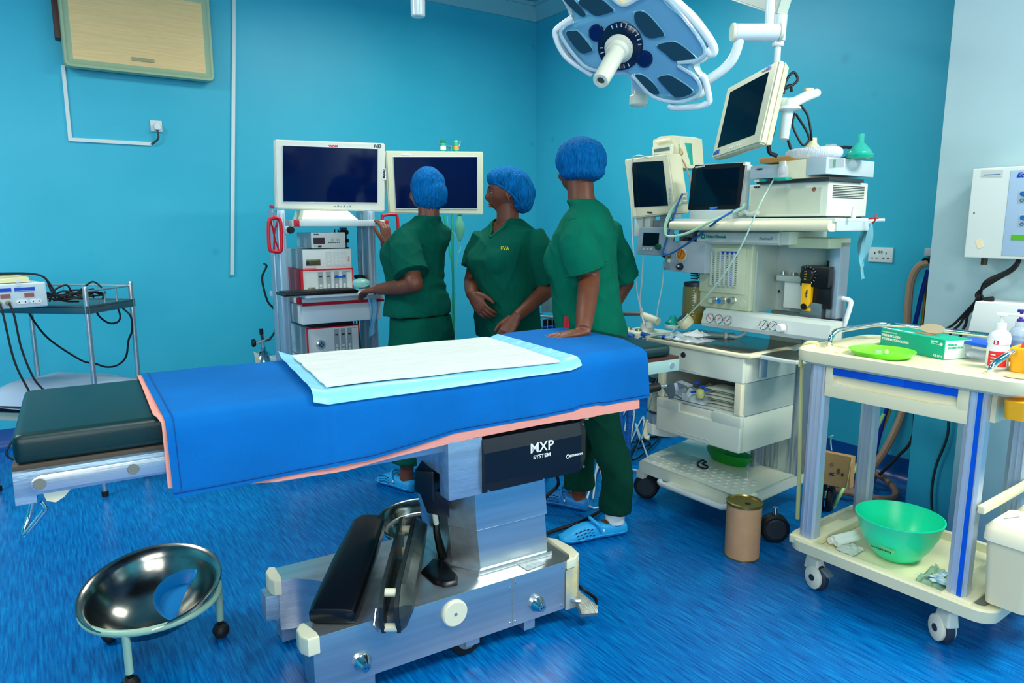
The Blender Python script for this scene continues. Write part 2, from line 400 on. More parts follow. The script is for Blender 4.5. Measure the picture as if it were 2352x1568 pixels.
# ceiling: white cylinder of a second lamp hanging into the picture
t = thing('lamp_handle_tube', 'white cylinder hanging from the ceiling at the top edge of the back wall', 'lamp handle', Fr(*W0.T(960, 20, 2.9)[:2]))
zz = W0.T(960, 38, 2.9).z
B().cyl((0, 0, zz), (0, 0, zz+.14), .029, .031, 28, .004).obj('handle', M_enamel, t)
B().cyl((0, 0, zz+.14), (0, 0, ZC+.1), .016).obj('stem', M_enamel, t)
B().cyl((0, 0, ZC+.06), (0, 0, ZC+.1), .06, n=32, bev=.005).obj('ceiling_rose', M_enamel, t)
# ================================================================ operating table
T = Fr(-.064, 1.86, -2.5)
M_vinyl = mat('dark green black vinyl', (6, 44, 46), .36, spec=.45, bump=.06, bscale=60, stretch=(1, 12, 12))
M_vinyl2 = mat('black vinyl', (6, 8, 10), .28, spec=.6)
M_painted = mat('scuffed pale metal', (150, 178, 200), .35, .55, bump=.1, bscale=30, stretch=(1, 6, 6), var=.12, vscale=7)
M_ply = mat('brown board edge', (74, 64, 54), .6)
M_bump = mat('off white bumper plastic', (228, 226, 196), .4)
M_boxblk = mat('navy black painted metal', (8, 14, 26), .38)
ZT = .905
t = thing('operating_table', 'long steel operating table with black mattress sections, in the foreground', 'operating table', T)
# base
poly = [(.615, -.05), (1.512, -.05), (1.512, .42), (.62, .42), (.612, .325), (.66, .318), (.71, .28), (.75, .225), (.765, .17), (.75, .11), (.70, .055), (.612, .04)]
base = B().prism(poly, .062, .235, 'z', .004).prism([(.617, -.048), (.79, -.048), (.79, .04), (.617, .04)], .008, .066).prism([(.615, .325), (.76, .325), (.76, .418), (.615, .418)], .02, .066)
base.box((1.31, -.046, .03), (1.352, .0, .064)).box((1.09, -.048, .045), (1.14, 0, .064)).box((1.3, .3, .02), (1.45, .41, .064))
base = base.obj('base', M_steel, t)
for x in (1.262, 1.470):
    B().box((x-.001, -.0508, .066), (x+.001, -.0495, .231)).obj('panel_seam', M_mgrey, base)
for x, z in ((1.272, .215), (1.272, .078), (1.252, .078), (1.252, .2), (1.458, .215), (1.458, .078)):
    B().lathe([(0, .003), (.003, .0025), (.004, 0)], (x, -.05, z), (0, -1, 0), 10).obj('screw', M_chrome, base)
# bumpers
def bumper(pts, lo, hi, m=M_bump, par=t): return B().prism(pts, lo, hi, 'z', .006, 3).obj('bumper', m, par)
bumper([(.60, -.056), (.632, -.056), (.632, -.03), (.616, .035), (.60, .035), (.585, .01), (.586, -.03)], .185, .24)
bumper([(.59, .345), (.6, .325), (.62, .318), (.626, .34), (.626, .42), (.606, .428), (.59, .40)], .185, .24)
bumper([(1.475, -.056), (1.51, -.056), (1.545, -.03), (1.55, .02), (1.545, .1), (1.512, .14), (1.512, -.03), (1.475, -.052)], .205, .24)
B().prism([(1.472, -.054), (1.52, -.054), (1.545, -.03), (1.545, .02), (1.512, .02), (1.512, -.045)], .055, .205, 'z', .004).obj('corner_guard', mat('flaking cream paint', (222, 200, 130), .45, col2=(110, 150, 178), vscale=9), t)
B().prism([(.572, .335), (.612, .33), (.612, .40), (.572, .40)], .10, .185, 'z', .006).obj('end_block', M_painted, t)
# white discs and knobs on the front
disc = B().lathe([(0, .012), (.038, .012), (.042, .008), (.042, 0)], (1.05, -.05, .178), (0, -1, 0), 40).obj('roller_disc', M_bump, t)
B().lathe([(0, .003), (.005, .002), (.006, 0)], (1.05, -.062, .178), (0, -1, 0), 14).obj('screw', M_steel, disc)
for x, z in ((.752, .118), (1.355, .118)):
    kb = B().lathe([(0, .038), (.013, .038), (.015, .034), (.024, .012), (.027, .009), (.027, 0)], (x, -.05, z), (0, -1, 0), 28).obj('knob', M_polish, t)
    B().cyl((x-.004, -.0885, z), (x-.004, -.0895, z), .002, n=8).cyl((x+.004, -.0885, z), (x+.004, -.0895, z), .002, n=8).obj('knob_holes', M_black, kb)
B().obox((1.36, .008, .2365), (.075, .085, .001), (1, .12, 0), (-.12, 1, 0), (0, 0, 1)).obj('rating_plate', mat('etched plate', (168, 178, 180), .4, .6, var=.2, vscale=60), t)
def castor(x, y, r, par, w=.03, name='castor'):
    c = B().cyl((x, y-w/2, r), (x, y+w/2, r), r, n=28, bev=.005).obj(name, M_rubber, par)
    B().cyl((x, y-w/2-.003, r), (x, y+w/2+.003, r), r*.62, n=24).obj('hub', M_mgrey, c)
    return c
castor(1.11, -.01, .062, t); castor(1.40, .06, .05, t); castor(.72, .36, .03, t); castor(1.42, .36, .05, t)
# pedal with cable at the right end
pd = T.Z(1338, 1395, .06)
B().tube([(1.50, .02, .1), (pd.x-.03, pd.y+.02, .09), (pd.x-.01, pd.y, .09)], .009, 8, 3).obj('pedal_arm', M_steel, t)
B().prism([(-.03, -.03), (.03, -.045), (.045, -.02), (.012, .055), (-.01, .05)], .0, .02, 'z', .004).obj('foot_pedal', mat('ribbed cast metal', (176, 178, 168), .4, .7, bump=.8, bscale=60, stretch=(4, .2, 1)), t).matrix_local = Matrix.Translation((pd.x, pd.y, .06)) @ Matrix.Rotation(.5, 4, 'X')
hose('mains_cable', 'black cable curving round behind the foot pedal at the right of the table base', [T.w((1.54, .03, .13)), T.w(T.Z(1335, 1350, .05)), T.w(T.Z(1368, 1375, .03)), T.w(T.Z(1366, 1396, .03)), T.w(T.Z(1348, 1402, .02))], .006, M_rubber, 'cable')
hose('mains_cable', 'black cable running over the floor behind the table column', [T.w((1.4, .39, .1)), T.w((1.47, .47, .02)), W0.Z(1262, 1222, .012), W0.Z(1340, 1195, .012), W0.Z(1400, 1150, .012), W0.Z(1440, 1060, .01), W0.Z(1475, 1010, .01), W0.Z(1540, 1000, .01)], .008, M_rubber, 'cable')
hose('mains_cable', 'black cable hanging down behind the steel column beside the cover box', [T.w((1.52, .2, .56)), W0.Z(1283, 1105, .2), W0.Z(1255, 1140, .12), W0.Z(1235, 1175, .012)], .008, M_rubber, 'cable')
# column in two telescoping sleeves
lo = [(1.19, .03), (1.452, .026), (1.46, .34), (1.13, .34), (1.13, .115)]
up = [(1.17, .03), (1.430, .026), (1.44, .34), (1.11, .34), (1.115, .12)]
c1 = B().prism(lo, .235, .39, 'z', .003, 1, taper=[(x-.014, y) for x, y in lo]).obj('column_lower_sleeve', M_steel, t, ang=.3)
B().prism([(x+(.004 if i in (1, 2) else -.006), y-.006 if y < .2 else y) for i, (x, y) in enumerate([(x-.012, y) for x, y in lo])], .385, .60, 'z', .003, 1, taper=[(x-.006, y-.004) for x, y in up]).obj('column_upper_sleeve', M_steel, t, ang=.3)
B().prism([(1.175, .018), (1.462, .014), (1.468, .35), (1.118, .35), (1.118, .105)], .234, .25, 'z', .003).obj('column_skirt', M_steel, t)
# saddle: pale plate, dark cover box, lettering
B().box((1.04, -.045, .538), (1.158, .02, .722), .006).obj('side_plate', M_painted, t)
B().box((1.045, .02, .60), (1.16, .40, .72), .006).obj('saddle', M_painted, t)
bx = B()
bx.prism([(.548, -.055), (.54, -.02), (.54, .32), (.715, .32), (.715, .30), (.70, -.01), (.715, -.052), (.668, -.062)], 1.155, 1.53, 'x', 0) if 0 else None
zz = [(-.048, .542), (-.06, .575), (-.06, .672), (-.045, .712)]
ring = lambda x, s=0: [(x, y+s*.02, z) for y, z in zz]+[(x, .30, .715), (x, .30, .542)]
bx.rings([ring(1.155), ring(1.525), [(1.565, y+.03, z) for y, z in zz]+[(1.565, .30, .715), (1.565, .30, .542)]])
box = bx.obj('cover_box', M_boxblk, t, ang=.25)
B().box((1.175, -.03, .7135), (1.52, .25, .7155)).obj('open_top', M_black, box)
for x, z in ((1.17, .55), (1.375, .548), (1.555, .55), (1.55, .70)):
    B().lathe([(0, .003), (.003, .0025), (.004, 0)], (x, -.058 if x < 1.53 else -.035, z), (0, -1, 0), 10).obj('screw', M_chrome, box)
text(box, 'MXP', (1.366, -.0605, .658), (1, 0, 0), (0, 0, 1), .033, M_wink, bold=.0005)
text(box, 'SYSTEM', (1.367, -.0605, .628), (1, 0, 0), (0, 0, 1), .0125, M_wink, bold=.0002, sx=1.15)
text(box, 'ESCHMANN', (1.503, -.0605, .608), (1, 0, 0), (0, 0, 1), .0072, M_wink, bold=.0003)
B().tube([(1.469+.006*math.cos(a), -.0605, .608+.006*math.sin(a)) for a in [2*math.pi*i/16 for i in range(16)]], .0012, 5, closed=True).obj('round_emblem', M_wink, box)
# lever, black strut and foot at the left of the column
B().hexa([(.99, .10, .535), (1.04, .06, .50), (1.10, .08, .46), (1.09, .20, .48), (.995, .10, .60), (1.04, .06, .60), (1.10, .07, .60), (1.10, .22, .62)], .004).obj('black_bracket', M_vinyl2, t)
B().hexa([(1.03, .09, .455), (1.09, .05, .44), (1.115, .1, .44), (1.06, .13, .46), (1.0, .09, .54), (1.08, .04, .53), (1.1, .1, .53), (1.04, .14, .54)], .004).obj('black_bracket', M_boxblk, t)
B().tube([(1.075, .12, .47), (1.085, .14, .36), (1.115, .16, .255)], [.011, .012, .016], 8).obj('gas_strut', M_vinyl2, t)
B().tube([(1.06, .10, .46), (1.068, .11, .42), (1.075, .12, .40)], .009, 10).obj('strut_joint', M_bump, t)
B().prism([(1.02, .13), (1.025, .04), (1.046, .005), (1.09, -.002), (1.112, .04), (1.12, .14), (1.10, .19)], .236, .25, 'z', .004, taper=[(1.03, .13), (1.035, .05), (1.05, .02), (1.085, .01), (1.105, .04), (1.11, .14), (1.09, .18)]).obj('black_foot', M_vinyl2, t)
# under frames
B().box((.556, -.01, .683), (1.045, .02, .716), .003).box((.556, .50, .683), (1.045, .53, .716), .003).box((.556, .0, .69), (.58, .52, .712)).obj('lower_rail', M_painted, t)
B().box((1.0, .02, .72), (1.56, .50, .775), .003).obj('cross_frame', M_painted, t)
B().hexa([(1.585, .0, .70), (1.60, 0, .70), (1.60, .05, .70), (1.585, .05, .70), (1.60, 0, .80), (1.625, 0, .80), (1.625, .05, .80), (1.60, .05, .80)]).obj('cream_stay', M_beige, t)
# leg section frame
lf = B().box((-.012, -.018, .762), (.556, .012, .818), .002).box((-.012, .505, .762), (.556, .535, .818), .002).box((-.012, -.0, .768), (.018, .52, .816)).obj('leg_frame', M_painted, t)
B().prism([(.025, .778), (.04, .771), (.30, .771), (.52, .771), (.52, .810), (.04, .810), (.025, .803), (.017, .79)], -.03, -.018, 'y', .003).obj('accessory_rail', M_steel, lf)
for x in (.037, .222):
    B().lathe([(0, .002), (.012, .002), (.013, 0)], (x, -.03, .79), (0, -1, 0), 20).obj('bolt', mat('grey bolt', (140, 140, 125), .4, .5), lf)
B().box((-.012, -.016, .744), (.028, .02, .762)).obj('end_lug', M_painted, lf)
B().prism([(.04, .762), (.095, .762), (.08, .745), (.062, .735), (.045, .742)], -.01, -.004, 'y').obj('lever_bracket', M_bump, t)
q = [T.Y(75, 1148, .02), T.Y(66, 1185, .02), T.Y(55, 1221, .01), T.Y(62, 1222, .0), T.Y(100, 1175, -.005), T.Y(102, 1165, -.005), T.Y(94, 1152, -.005)]
B().tube(q, .006, 10, 3).obj('release_lever', M_chrome, t)
B().box((-.012, .002, .818), (.56, .518, .829), .001).obj('board', M_ply, t)
B().box((.56, .0, .775), (1.56, .52, .825), .002).obj('body_frame', M_painted, t)
hf = B().box((1.56, -.008, .828), (2.012, .02, .872), .002).box((1.56, .50, .828), (2.012, .528, .872), .002).box((1.98, 0, .835), (2.01, .52, .868)).obj('head_frame', mat('pale green painted metal', (168, 200, 190), .35, .3), t)
B().lathe([(0, .003), (.010, .003), (.011, 0)], (1.975, -.008, .85), (0, -1, 0), 20).obj('bolt', M_steel, hf)
B().box((1.56, -.006, .872), (2.01, .526, .882), .001).obj('board', mat('dark brown board', (70, 44, 40), .5), t)
# mattress sections
def mattress(x0, x1, z0, z1, lab=None):
    return B().box((x0, 0, z0), (x1, .52, z1), .022, 4).obj('mattress', M_vinyl, t, label=lab)
mattress(-.008, .556, .828, ZT-.006); mattress(.56, 1.55, .825, ZT-.007); mattress(1.555, 1.978, .882, .926)
# socket fitting at the head end: black bar and bracket
B().tube([T.Y(1480, 895, .2), T.Y(1512, 888, .2)], .018, 12).obj('side_bar', M_rubber, t)
B().tube([T.Y(1512, 888, .2), T.Y(1530, 886, .2)], .007, 10).obj('side_bar_tip', M_steel, t)
# small worn spots on the leg mattress
# ---------------------------------------------------------------- cloths
def cloth_pos(x, s, off, zt=ZT, R=.03, depth=.52):
    """s: distance back from the front edge; below 0 it hangs down the front, beyond depth down the back"""
    if s > depth:
        y, z, q = depth, zt, s-depth; sg = 1
    elif s < 0: y, z, q = 0, zt, -s; sg = -1
    else: return Vector((x, s, zt+off))
    a = min(q/R, math.pi/2); rr = R+off
    yy = math.sin(a)*rr; z = zt-R+math.cos(a)*rr
    if q > R*math.pi/2: z -= q-R*math.pi/2
    return Vector((x, y+sg*yy, z))
def interp(x, tab):
    for (a, b), (c, d) in zip(tab, tab[1:]):
        if x <= c: return b+(d-b)*max(0, (x-a)/(c-a))
    return tab[-1][1]
def nz(*p): return noise.noise(Vector(p))
Rr = .03; arc = Rr*math.pi/2
hemz = [(.30, .707), (.42, .709), (.64, .713), (.80, .716), (.93, .731), (1.06, .748), (1.4, .75), (1.7, .757), (1.84, .757)]
def top_z(x): return ZT+.0+(.022*max(0, min(1, (x-1.5)/.1)))
def drape(left, right, hem, off, wr, seed, backs=.62):
    def fn(u, v):
        sfront = -(top_z(.3+u*1.5)-Rr-interp(.3+u*1.53, hem)+arc)
        s = backs+(sfront-backs)*v
        xl, xr = interp(s, left), interp(s, right)
        x = xl+(xr-xl)*u; zt = top_z(x)
        hang = max(0, -s-.02)
        p = cloth_pos(x, s, off, zt)
        fold = wr*(nz(x*3.2+seed, s*1.5, 0)+.5*nz(x*9+seed, s*3+2, 3))
        crease = .004*math.exp(-((x-.70-.02*s)/.006)**2)*(1 if s < .02 else .2)+.003*math.exp(-((x-1.24+.12*s)/.006)**2)
        n = Vector((0, -1, 0)) if s < -Rr else Vector((0, 0, 1))
        p = p+n*(max(-.001, fold*(1+7*hang))+crease)
        p.y -= hang*.06
        return p
    return B().sheet(fn, 150, 46, thick=-.0015), fn
lb = [(-.25, .302), (-.03, .297), (.0, .292), (.44, .289), (.62, .289)]
rb = [(-.2, 1.836), (-.03, 1.826), (0, 1.818), (.15, 1.876), (.37, 1.875), (.54, 1.85), (.62, 1.84)]
M_drape = mat('bright blue cotton drape', (0, 98, 172), .8, spec=.15, bump=.1, bscale=120, var=.12, vscale=3)
b_, fn_ = drape(lb, rb, hemz, .007, .0035, 1); o = b_.obj('surgical_drape', M_drape, T)
M_hem = mat('blue hem stitching', (0, 78, 150), .85, bump=.6, bscale=200)
B().tube([fn_(i/60, .985)+Vector((0, -.0022, 0)) for i in range(61)], .0016, 5).obj('bottom_hem', M_hem, o)
B().tube([fn_(.012, .02+i/60*.97)+Vector((0, 0, .0012)) for i in range(61)], .0014, 5).obj('side_hem', M_hem, o)
tag(o, 'bright blue cloth drape hanging over the operating table', 'drape')
lp = [(-.25, .291), (-.03, .289), (0, .275), (.44, .278), (.62, .278)]
rp = [(-.2, 1.79), (-.03, 1.79), (0, 1.79), (.62, 1.79)]
hemp = [(.28, .735), (.55, .70), (.75, .695), (.9, .708), (1.15, .722), (1.4, .727), (1.79, .722)]
M_pink = mat('salmon pink drape', (226, 148, 134), .75, bump=.1, bscale=120)
o = drape(lp, rp, hemp, .003, .001, 5)[0].obj('under_drape', M_pink, T)
tag(o, 'salmon pink cloth showing as a thin edge under the blue drape', 'drape')
# absorbent pad
M_pad = mat('white quilted pad', (206, 212, 208), .85, spec=.2, bump=.35, bscale=45, var=.03)
M_padb = mat('pale blue plastic film', (130, 205, 236), .35, bump=.3, bscale=30)
P4 = [Vector((.700, .54)), Vector((.650, -.040)), Vector((1.535, -.036)), Vector((1.548, .535))]
I4 = [Vector((.742, .530)), Vector((.700, .006)), Vector((1.462, -.014)), Vector((1.500, .528))]
def padfn(Q, off, amp):
    def fn(u, v):
        p = (Q[0].lerp(Q[1], v)).lerp(Q[3].lerp(Q[2], v), u)
        q = cloth_pos(p.x, p.y, off, top_z(p.x), .03)
        q.y -= .004 if p.y < 0 else 0
        w = amp*(nz(p.x*4, p.y*7, 9)+.6*nz(p.x*2, p.y*24, 4))
        return q+Vector((0, 0, abs(w)+.0005))
    return fn
t2 = thing('absorbent_pad', 'white absorbent pad with pale blue plastic border lying on the blue drape', 'absorbent pad', T)
def lift(fn, k):
    def g(u, v):
        p = fn(u, v); e = max(0, 1-u*22)*.012+max(0, u*18-17)*.004
        p.z += e+max(0, (1-u*8))*max(0, (1-v*8))*.016; return p
    return g
B().sheet(lift(padfn(P4, .012, .004), 1), 90, 50, thick=-.001).obj('plastic_border', M_padb, t2)
B().sheet(lambda u, v: padfn(I4, .0165, .005)(u, v)+Vector((0, 0, .002)), 90, 50, thick=-.003).obj('quilted_centre', M_pad, t2)
# ---------------------------------------------------------------- things lying on the base
def pad_block(name, lab, cat, c, L, W, H, yaw, pitch, m, outline=None):
    pass
a = Vector((.690, -.0, .262)); b = Vector((.93, .36, .33))
ax = (b-a).normalized(); ay = Vector((0, 0, 1)).cross(ax).normalized(); az = ax.cross(ay)
o = B()
L = (b-a).length+.08
R = []
for s, w, h in ((0, .056, .016), (.006, .066, .026), (.03, .068, .031), (L*.5, .066, .030), (L-.05, .056, .026), (L-.02, .044, .022), (L-.004, .03, .014)):
    rg = []
    for k in range(24):
        an = 2*math.pi*k/24; cx_, cz_ = math.cos(an), math.sin(an)
        e = .45; rg.append(a+ax*(s-.02)+ay*(w*math.copysign(abs(cx_)**e, cx_))+az*(h*math.copysign(abs(cz_)**e, cz_)))
    R.append(rg)
o = o.rings(R).obj('arm_pad', M_vinyl2, T)
tag(o, 'loose black upholstered arm pad with torn end lying on the table base', 'pad')
t3 = thing('folded_leg_support', 'pair of black grooved plates with white spacers leaning on the table base', 'leg support', T)
a = Vector((.825, -.115, .262)); b = Vector((1.085, .33, .30)); ax = (b-a).normalized(); ay = Vector((0, 0, 1)).cross(ax).normalized(); az = ax.cross(ay)
L = (b-a).length
def plate(off, th, s0=0, inset=0):
    out = [(s0, -.01), (s0, .035), (.06, .072), (L-.05, .068), (L, .045), (L, .01), (L-.1, -.06), (.06, -.068), (s0+.03, -.07)]
    f = B(); vs0 = []; vs1 = []
    for s, h in out:
        c = Vector((L/2, 0)); q = Vector((s, h)).lerp(Vector((L/2, 0)), inset)
        vs0.append(a+ax*q.x+az*q.y+ay*off)
        vs1.append(a+ax*q.x+az*q.y+ay*(off+th))
    f.rings([vs0, vs1]); return f
plate(.028, .012).obj('inner_plate', mat('grey black plastic', (38, 46, 46), .35, var=.2, vscale=8), t3)
plate(-.016, .012).obj('outer_plate', mat('grey black plastic', (38, 46, 46), .35), t3)
R = []
f = B()
out = [(0.004, -.008), (0.004, .033), (.062, .068), (L-.05, .064), (L, .043), (L, .012), (L-.1, -.056), (.062, -.064), (.034, -.066)]
R = [[a+ax*s+az*h+ay*(-.017) for s, h in out], [a+ax*(s+(L/2-s)*.05)+az*(h*.92)+ay*(-.03) for s, h in out], [a+ax*(s+(L/2-s)*.09)+az*(h*.35+.012)+ay*(-.052) for s, h in out]]
f.rings(R).obj('ribbed_cover', mat('worn charcoal plastic', (60, 68, 64), .3, var=.35, vscale=10, stretch=(2, 2, .5)), t3, ang=.35)
for s, h in ((.05, .05), (.03, -.05), (L-.08, .04), (L-.1, -.03)):
    B().cyl(a+ax*s+az*h+ay*(-.006), a+ax*s+az*h+ay*.03, .012, n=14).obj('spacer', M_bump, t3)
B().tube([a+ax*.02+az*.02+ay*.05, a+ax*.0+az*-.02+ay*.055, a+ax*.03+az*-.07+ay*.05], .003, 6).obj('wire_catch', M_chrome, t3)
# ---------------------------------------------------------------- kick bowls
M_mint = mat('pale green enamel paint', (150, 190, 170), .4, bump=.1, bscale=40)
M_bowl = mat('dull stainless bowl', (150, 150, 142), .2, 1, bump=.08, bscale=14, var=.25, vscale=10)
def kick_bowl(fr, ring_lab, bowl_lab, tilt, wheels, R=.195, zr=.187, M_mint=M_mint):
    t = thing('kick_bowl_stand', ring_lab, 'bowl stand', fr)
    B().tube([(R*math.cos(a), R*math.sin(a), zr) for a in [2*math.pi*i/40 for i in range(40)]], .011, 10, closed=True).obj('ring', M_mint, t)
    for wx, wy in wheels:
        d = Vector((wx, wy, 0)).normalized()
        p = d*R
        B().tube([(p.x, p.y, zr-.004), (p.x*.99, p.y*.99, .06)], .0115, 10).obj('leg', M_mint, t)
        cst = B().cyl((p.x*.99, p.y*.99, .07), (p.x*.99, p.y*.99, .04), .005, n=8).obj('castor', M_rubber, t)
        q = Vector((p.x*.99, p.y*.99, .024)); ax = Vector((-d.y, d.x, 0))
        B().cyl(q-ax*.017, q-ax*.003, .024, n=20, bev=.004).cyl(q+ax*.003, q+ax*.017, .024, n=20, bev=.004).obj('wheel', M_rubber, cst)
        B().lathe([(.012, .018), (.027, .0), (.027, -.01)], (q.x, q.y, .03), (0, 0, 1), 16).obj('hood', M_rubber, cst)
    prof = [(0, -.125), (.06, -.122), (.11, -.105), (.15, -.075), (.18, -.03), (.192, 0), (.207, .004), (.209, .001), (.194, -.006), (.183, -.035), (.153, -.079), (.112, -.109), (.06, -.126), (0, -.129)]
    prof = [(0, -.129), (.06, -.126), (.112, -.109), (.153, -.079), (.183, -.035), (.194, -.006), (.209, .001), (.207, .004), (.192, 0), (.18, -.03), (.15, -.075), (.11, -.105), (.06, -.122), (0, -.125)]
    b = B().lathe(prof, (0, 0, 0), (0, 0, 1), 56).obj('steel_bowl', M_bowl, None, ang=1.2)
    tag(b, bowl_lab, 'bowl')
    b.location = fr.w((0, 0, zr+.045)); b.rotation_euler = tilt
    return b
K1 = Fr(.222, 2.36, 0)
bw = kick_bowl(K1, 'pale green painted bowl stand on black castors at the left foreground', 'steel bowl tilted in the pale green castor stand', (math.radians(11), math.radians(-6), 0), [(-.105, .139), (.17, -.018), (-.065, -.12)])
# kidney dish lying in the bowl
kd = B()
def kid(sc, z):
    pts = []
    for i in range(40):
        a = 2*math.pi*i/40
        x = math.cos(a)*.125; y = math.sin(a)*.062
        y += .045*(1-(x/.125)**2)*-1 if y < 0 else 0
        y += .05*(x/.125)**2*-1
        pts.append((x*sc, -y*sc+.02*(1-sc), z))
    return pts
kid2 = lambda sc, z: [(.12*math.cos(a)*sc, (.068*math.sin(a)*(1 if math.sin(a) > 0 else .55)-.034*math.cos(a)**2)*sc, z) for a in [2*math.pi*i/44 for i in range(44)]]
kd.rings([kid2(.72, 0), kid2(.98, .045), kid2(1.0, .047), kid2(.975, .046), kid2(.68, .004)])
o = kd.obj('kidney_dish', mat('blue plastic dish', (0, 124, 190), .4, spec=.3), None)
tag(o, 'blue plastic kidney dish lying inside the tilted steel bowl', 'kidney dish')
o.scale = (.86, .86, .8); o.location = K1.w((.062, .0, .162)); o.rotation_euler = (math.radians(14), math.radians(-20), math.radians(58))
K2 = Fr(1.27, 2.50, 0)
kick_bowl(K2, 'second bowl stand mostly hidden behind the operating table base', 'steel bowl standing behind the operating table base', (math.radians(3), 0, 0), [(-.1, .14), (.17, 0), (-.06, -.15)], .17, .10, M_steel)
# ================================================================ steel table with the diathermy unit
A = W0.Z(200, 703, .97); K = Fr(A.x, A.y, -41)
t = thing('instrument_table', 'tall stainless steel instrument table with low gallery rail by the back wall', 'table', K)
KL, KD, KZ = .62, .36, .97
f = B().box((-KL, 0, KZ-.012), (0, KD, KZ-.006)).box((-KL, 0, KZ-.04), (0, .012, KZ), .001).box((-KL, KD-.012, KZ-.04), (0, KD, KZ), .001).box((-.012, .012, KZ-.04), (0, KD-.012, KZ), .001).box((-KL, .012, KZ-.04), (-KL+.012, KD-.012, KZ), .001)
f.obj('table_top', mat('dull steel', (110, 128, 128), .35, .9), t)
f = B().box((-KL, 0, .40), (0, KD, .412)).box((-KL, -.004, .385), (0, .008, .425), .001).box((-KL, KD-.008, .385), (0, KD+.004, .425), .001)
f.obj('lower_shelf', mat('cream steel shelf', (206, 200, 176), .4, .3), t)
for x in (-.012, -KL+.012):
    for y in (.012, KD-.012):
        B().cyl((x, y, .01), (x, y, KZ+.085), .0125, n=16).lathe([(.0125, 0), (.011, .008), (0, .011)], (x, y, KZ+.085), n=16).obj('leg', M_steel, t)
        c = B().cyl((x, y, 0), (x, y, .03), .016, n=16, bev=.003).obj('rubber_tip', M_rubber, t)
for y in (.012, KD-.012) :
    if y > .1: B().tube([(-.012, y, KZ+.07), (-KL+.012, y, KZ+.07)], .005, 8).obj('gallery_rail', M_steel, t)
B().tube([(-.012, .012, KZ+.07), (-.012, KD-.012, KZ+.07)], .005, 8).obj('gallery_rail', M_steel, t)
for x, y in ((-.012, KD*.4), (-.012, KD*.65), (-.2, KD-.012), (-.4, KD-.012)):
    B().cyl((x, y, KZ), (x, y, KZ+.07), .0035, n=8).obj('gallery_spindle', M_steel, t)
B().tube([(-.012, .012, .48), (-.012, KD-.012, .48)], .007, 8).obj('end_rail', M_steel, t)
B().tube([(-.012, KD-.012, .50), (-KL+.012, KD-.012, .50)], .005, 8).obj('rear_rail', M_steel, t)
# diathermy unit
KT = K
p = W0.Z(110, 702, KZ+.012); K = Fr(p.x, p.y, 14)
y0 = .0
a = K.Y(107, 648, y0); b = K.Y(110, 702, y0)
xr = b.x; z1 = a.z
t = thing('diathermy_unit', 'white electrosurgical unit with blue and yellow control panels on the steel table', 'electrosurgical unit', K)
w = .36; zb = KZ+.012
body = B().box((xr-w, y0+.012, zb), (xr, y0+.30, z1), .008).box((xr-w-.002, y0, zb-.002), (xr+.002, y0+.02, z1+.002), .008, 3).obj('case', mat('pale grey blue enamel', (196, 214, 218), .35), t)
for x in (xr-.03, xr-w+.03): B().cyl((x, y0+.04, KZ), (x, y0+.04, zb), .01, n=12).cyl((x, y0+.26, KZ), (x, y0+.26, zb), .01, n=12).obj('feet', M_rubber, t)
M_redled = mat('dim red display', (150, 92, 90), .3)
for k, cc in enumerate(((20, 74, 190), (20, 74, 190), (240, 190, 40), (20, 74, 190))):
    x1 = xr-.045-k*.092; x0 = x1-.08; zt = z1-.018; zl = zb+.075
    pn = B().box((x0, y0-.001, zl), (x1, y0+.001, zt)).obj('control_panel', mat('panel outline %d' % (k == 2), cc, .4), t)
    B().box((x0+.002, y0-.0016, zl+.002), (x1-.002, y0, zt-.014)).obj('panel_face', M_grey if 0 else mat('panel face', (200, 214, 220), .4), pn)
    B().box((x0+.036, y0-.0024, zt-.045), (x1-.006, y0-.001, zt-.026)).obj('led_display', M_redled, pn)
    f = B()
    for q in (.012, .045, .066): f.box((x0+q-.006, y0-.0026, zl+.006), (x0+q+.006, y0-.001, zl+.016))
    f.obj('buttons', mat('panel outline %d' % (k == 2), cc, .4), pn)
    f = B()
    for q in range(4): f.box((x0+.008, y0-.0022, zl+.024+q*.008), (x0+.024, y0-.001, zl+.029+q*.008))
    f.obj('button_column', M_white, pn)
for k, x in enumerate((xr-.045, xr-.10)):
    so = B().prism([(x-.024, zb+.026), (x-.018, zb+.017), (x+.018, zb+.017), (x+.024, zb+.026), (x+.018, zb+.035), (x-.018, zb+.035)], y0-.003, y0+.001, 'y').obj('socket', M_white, t)
    for q in (-.012, .012): B().cyl((x+q, y0-.004, zb+.026), (x+q, y0-.002, zb+.026), .003, n=8).obj('socket_hole', M_black, so)
for x in (xr-.155, xr-.19):
    B().lathe([(0, .02), (.008, .02), (.011, .01), (.011, 0)], (x, y0, zb+.026), (0, -1, 0), 16).obj('round_plug', mat('dull brass', (170, 160, 120), .35, .8), t)
def mk(fr): return lambda *p: fr.w(p)
kw = mk(K)
for i, x in enumerate((xr-.155, xr-.19)):
    hose('diathermy_cable', ('black cable hanging from the right round plug of the diathermy unit', 'black cable hanging from the left round plug of the diathermy unit')[i],
         [kw(x, y0-.02, zb+.026), kw(x+.01, y0-.035, zb-.03), kw(x+.02, y0-.05, .80), kw(x+.05, y0-.07, .66), kw(x+.10-.03*i, y0-.09, .55-.05*i), kw(x+.06, y0-.10, .44-.08*i), kw(x-.03, y0-.09, .36-.05*i)] if i == 0 else
         [kw(x, y0-.02, zb+.026), kw(x+.005, y0-.035, zb-.03), kw(x+.02, y0-.06, .75), kw(x+.06, y0-.08, .60), kw(x+.10, y0-.10, .47), kw(x+.09, y0-.11, .36), kw(x+.0, y0-.11, .30), kw(x-.06, y0-.10, .34), kw(x-.01, y0-.09, .42)], .0045, M_rubber, 'cable')
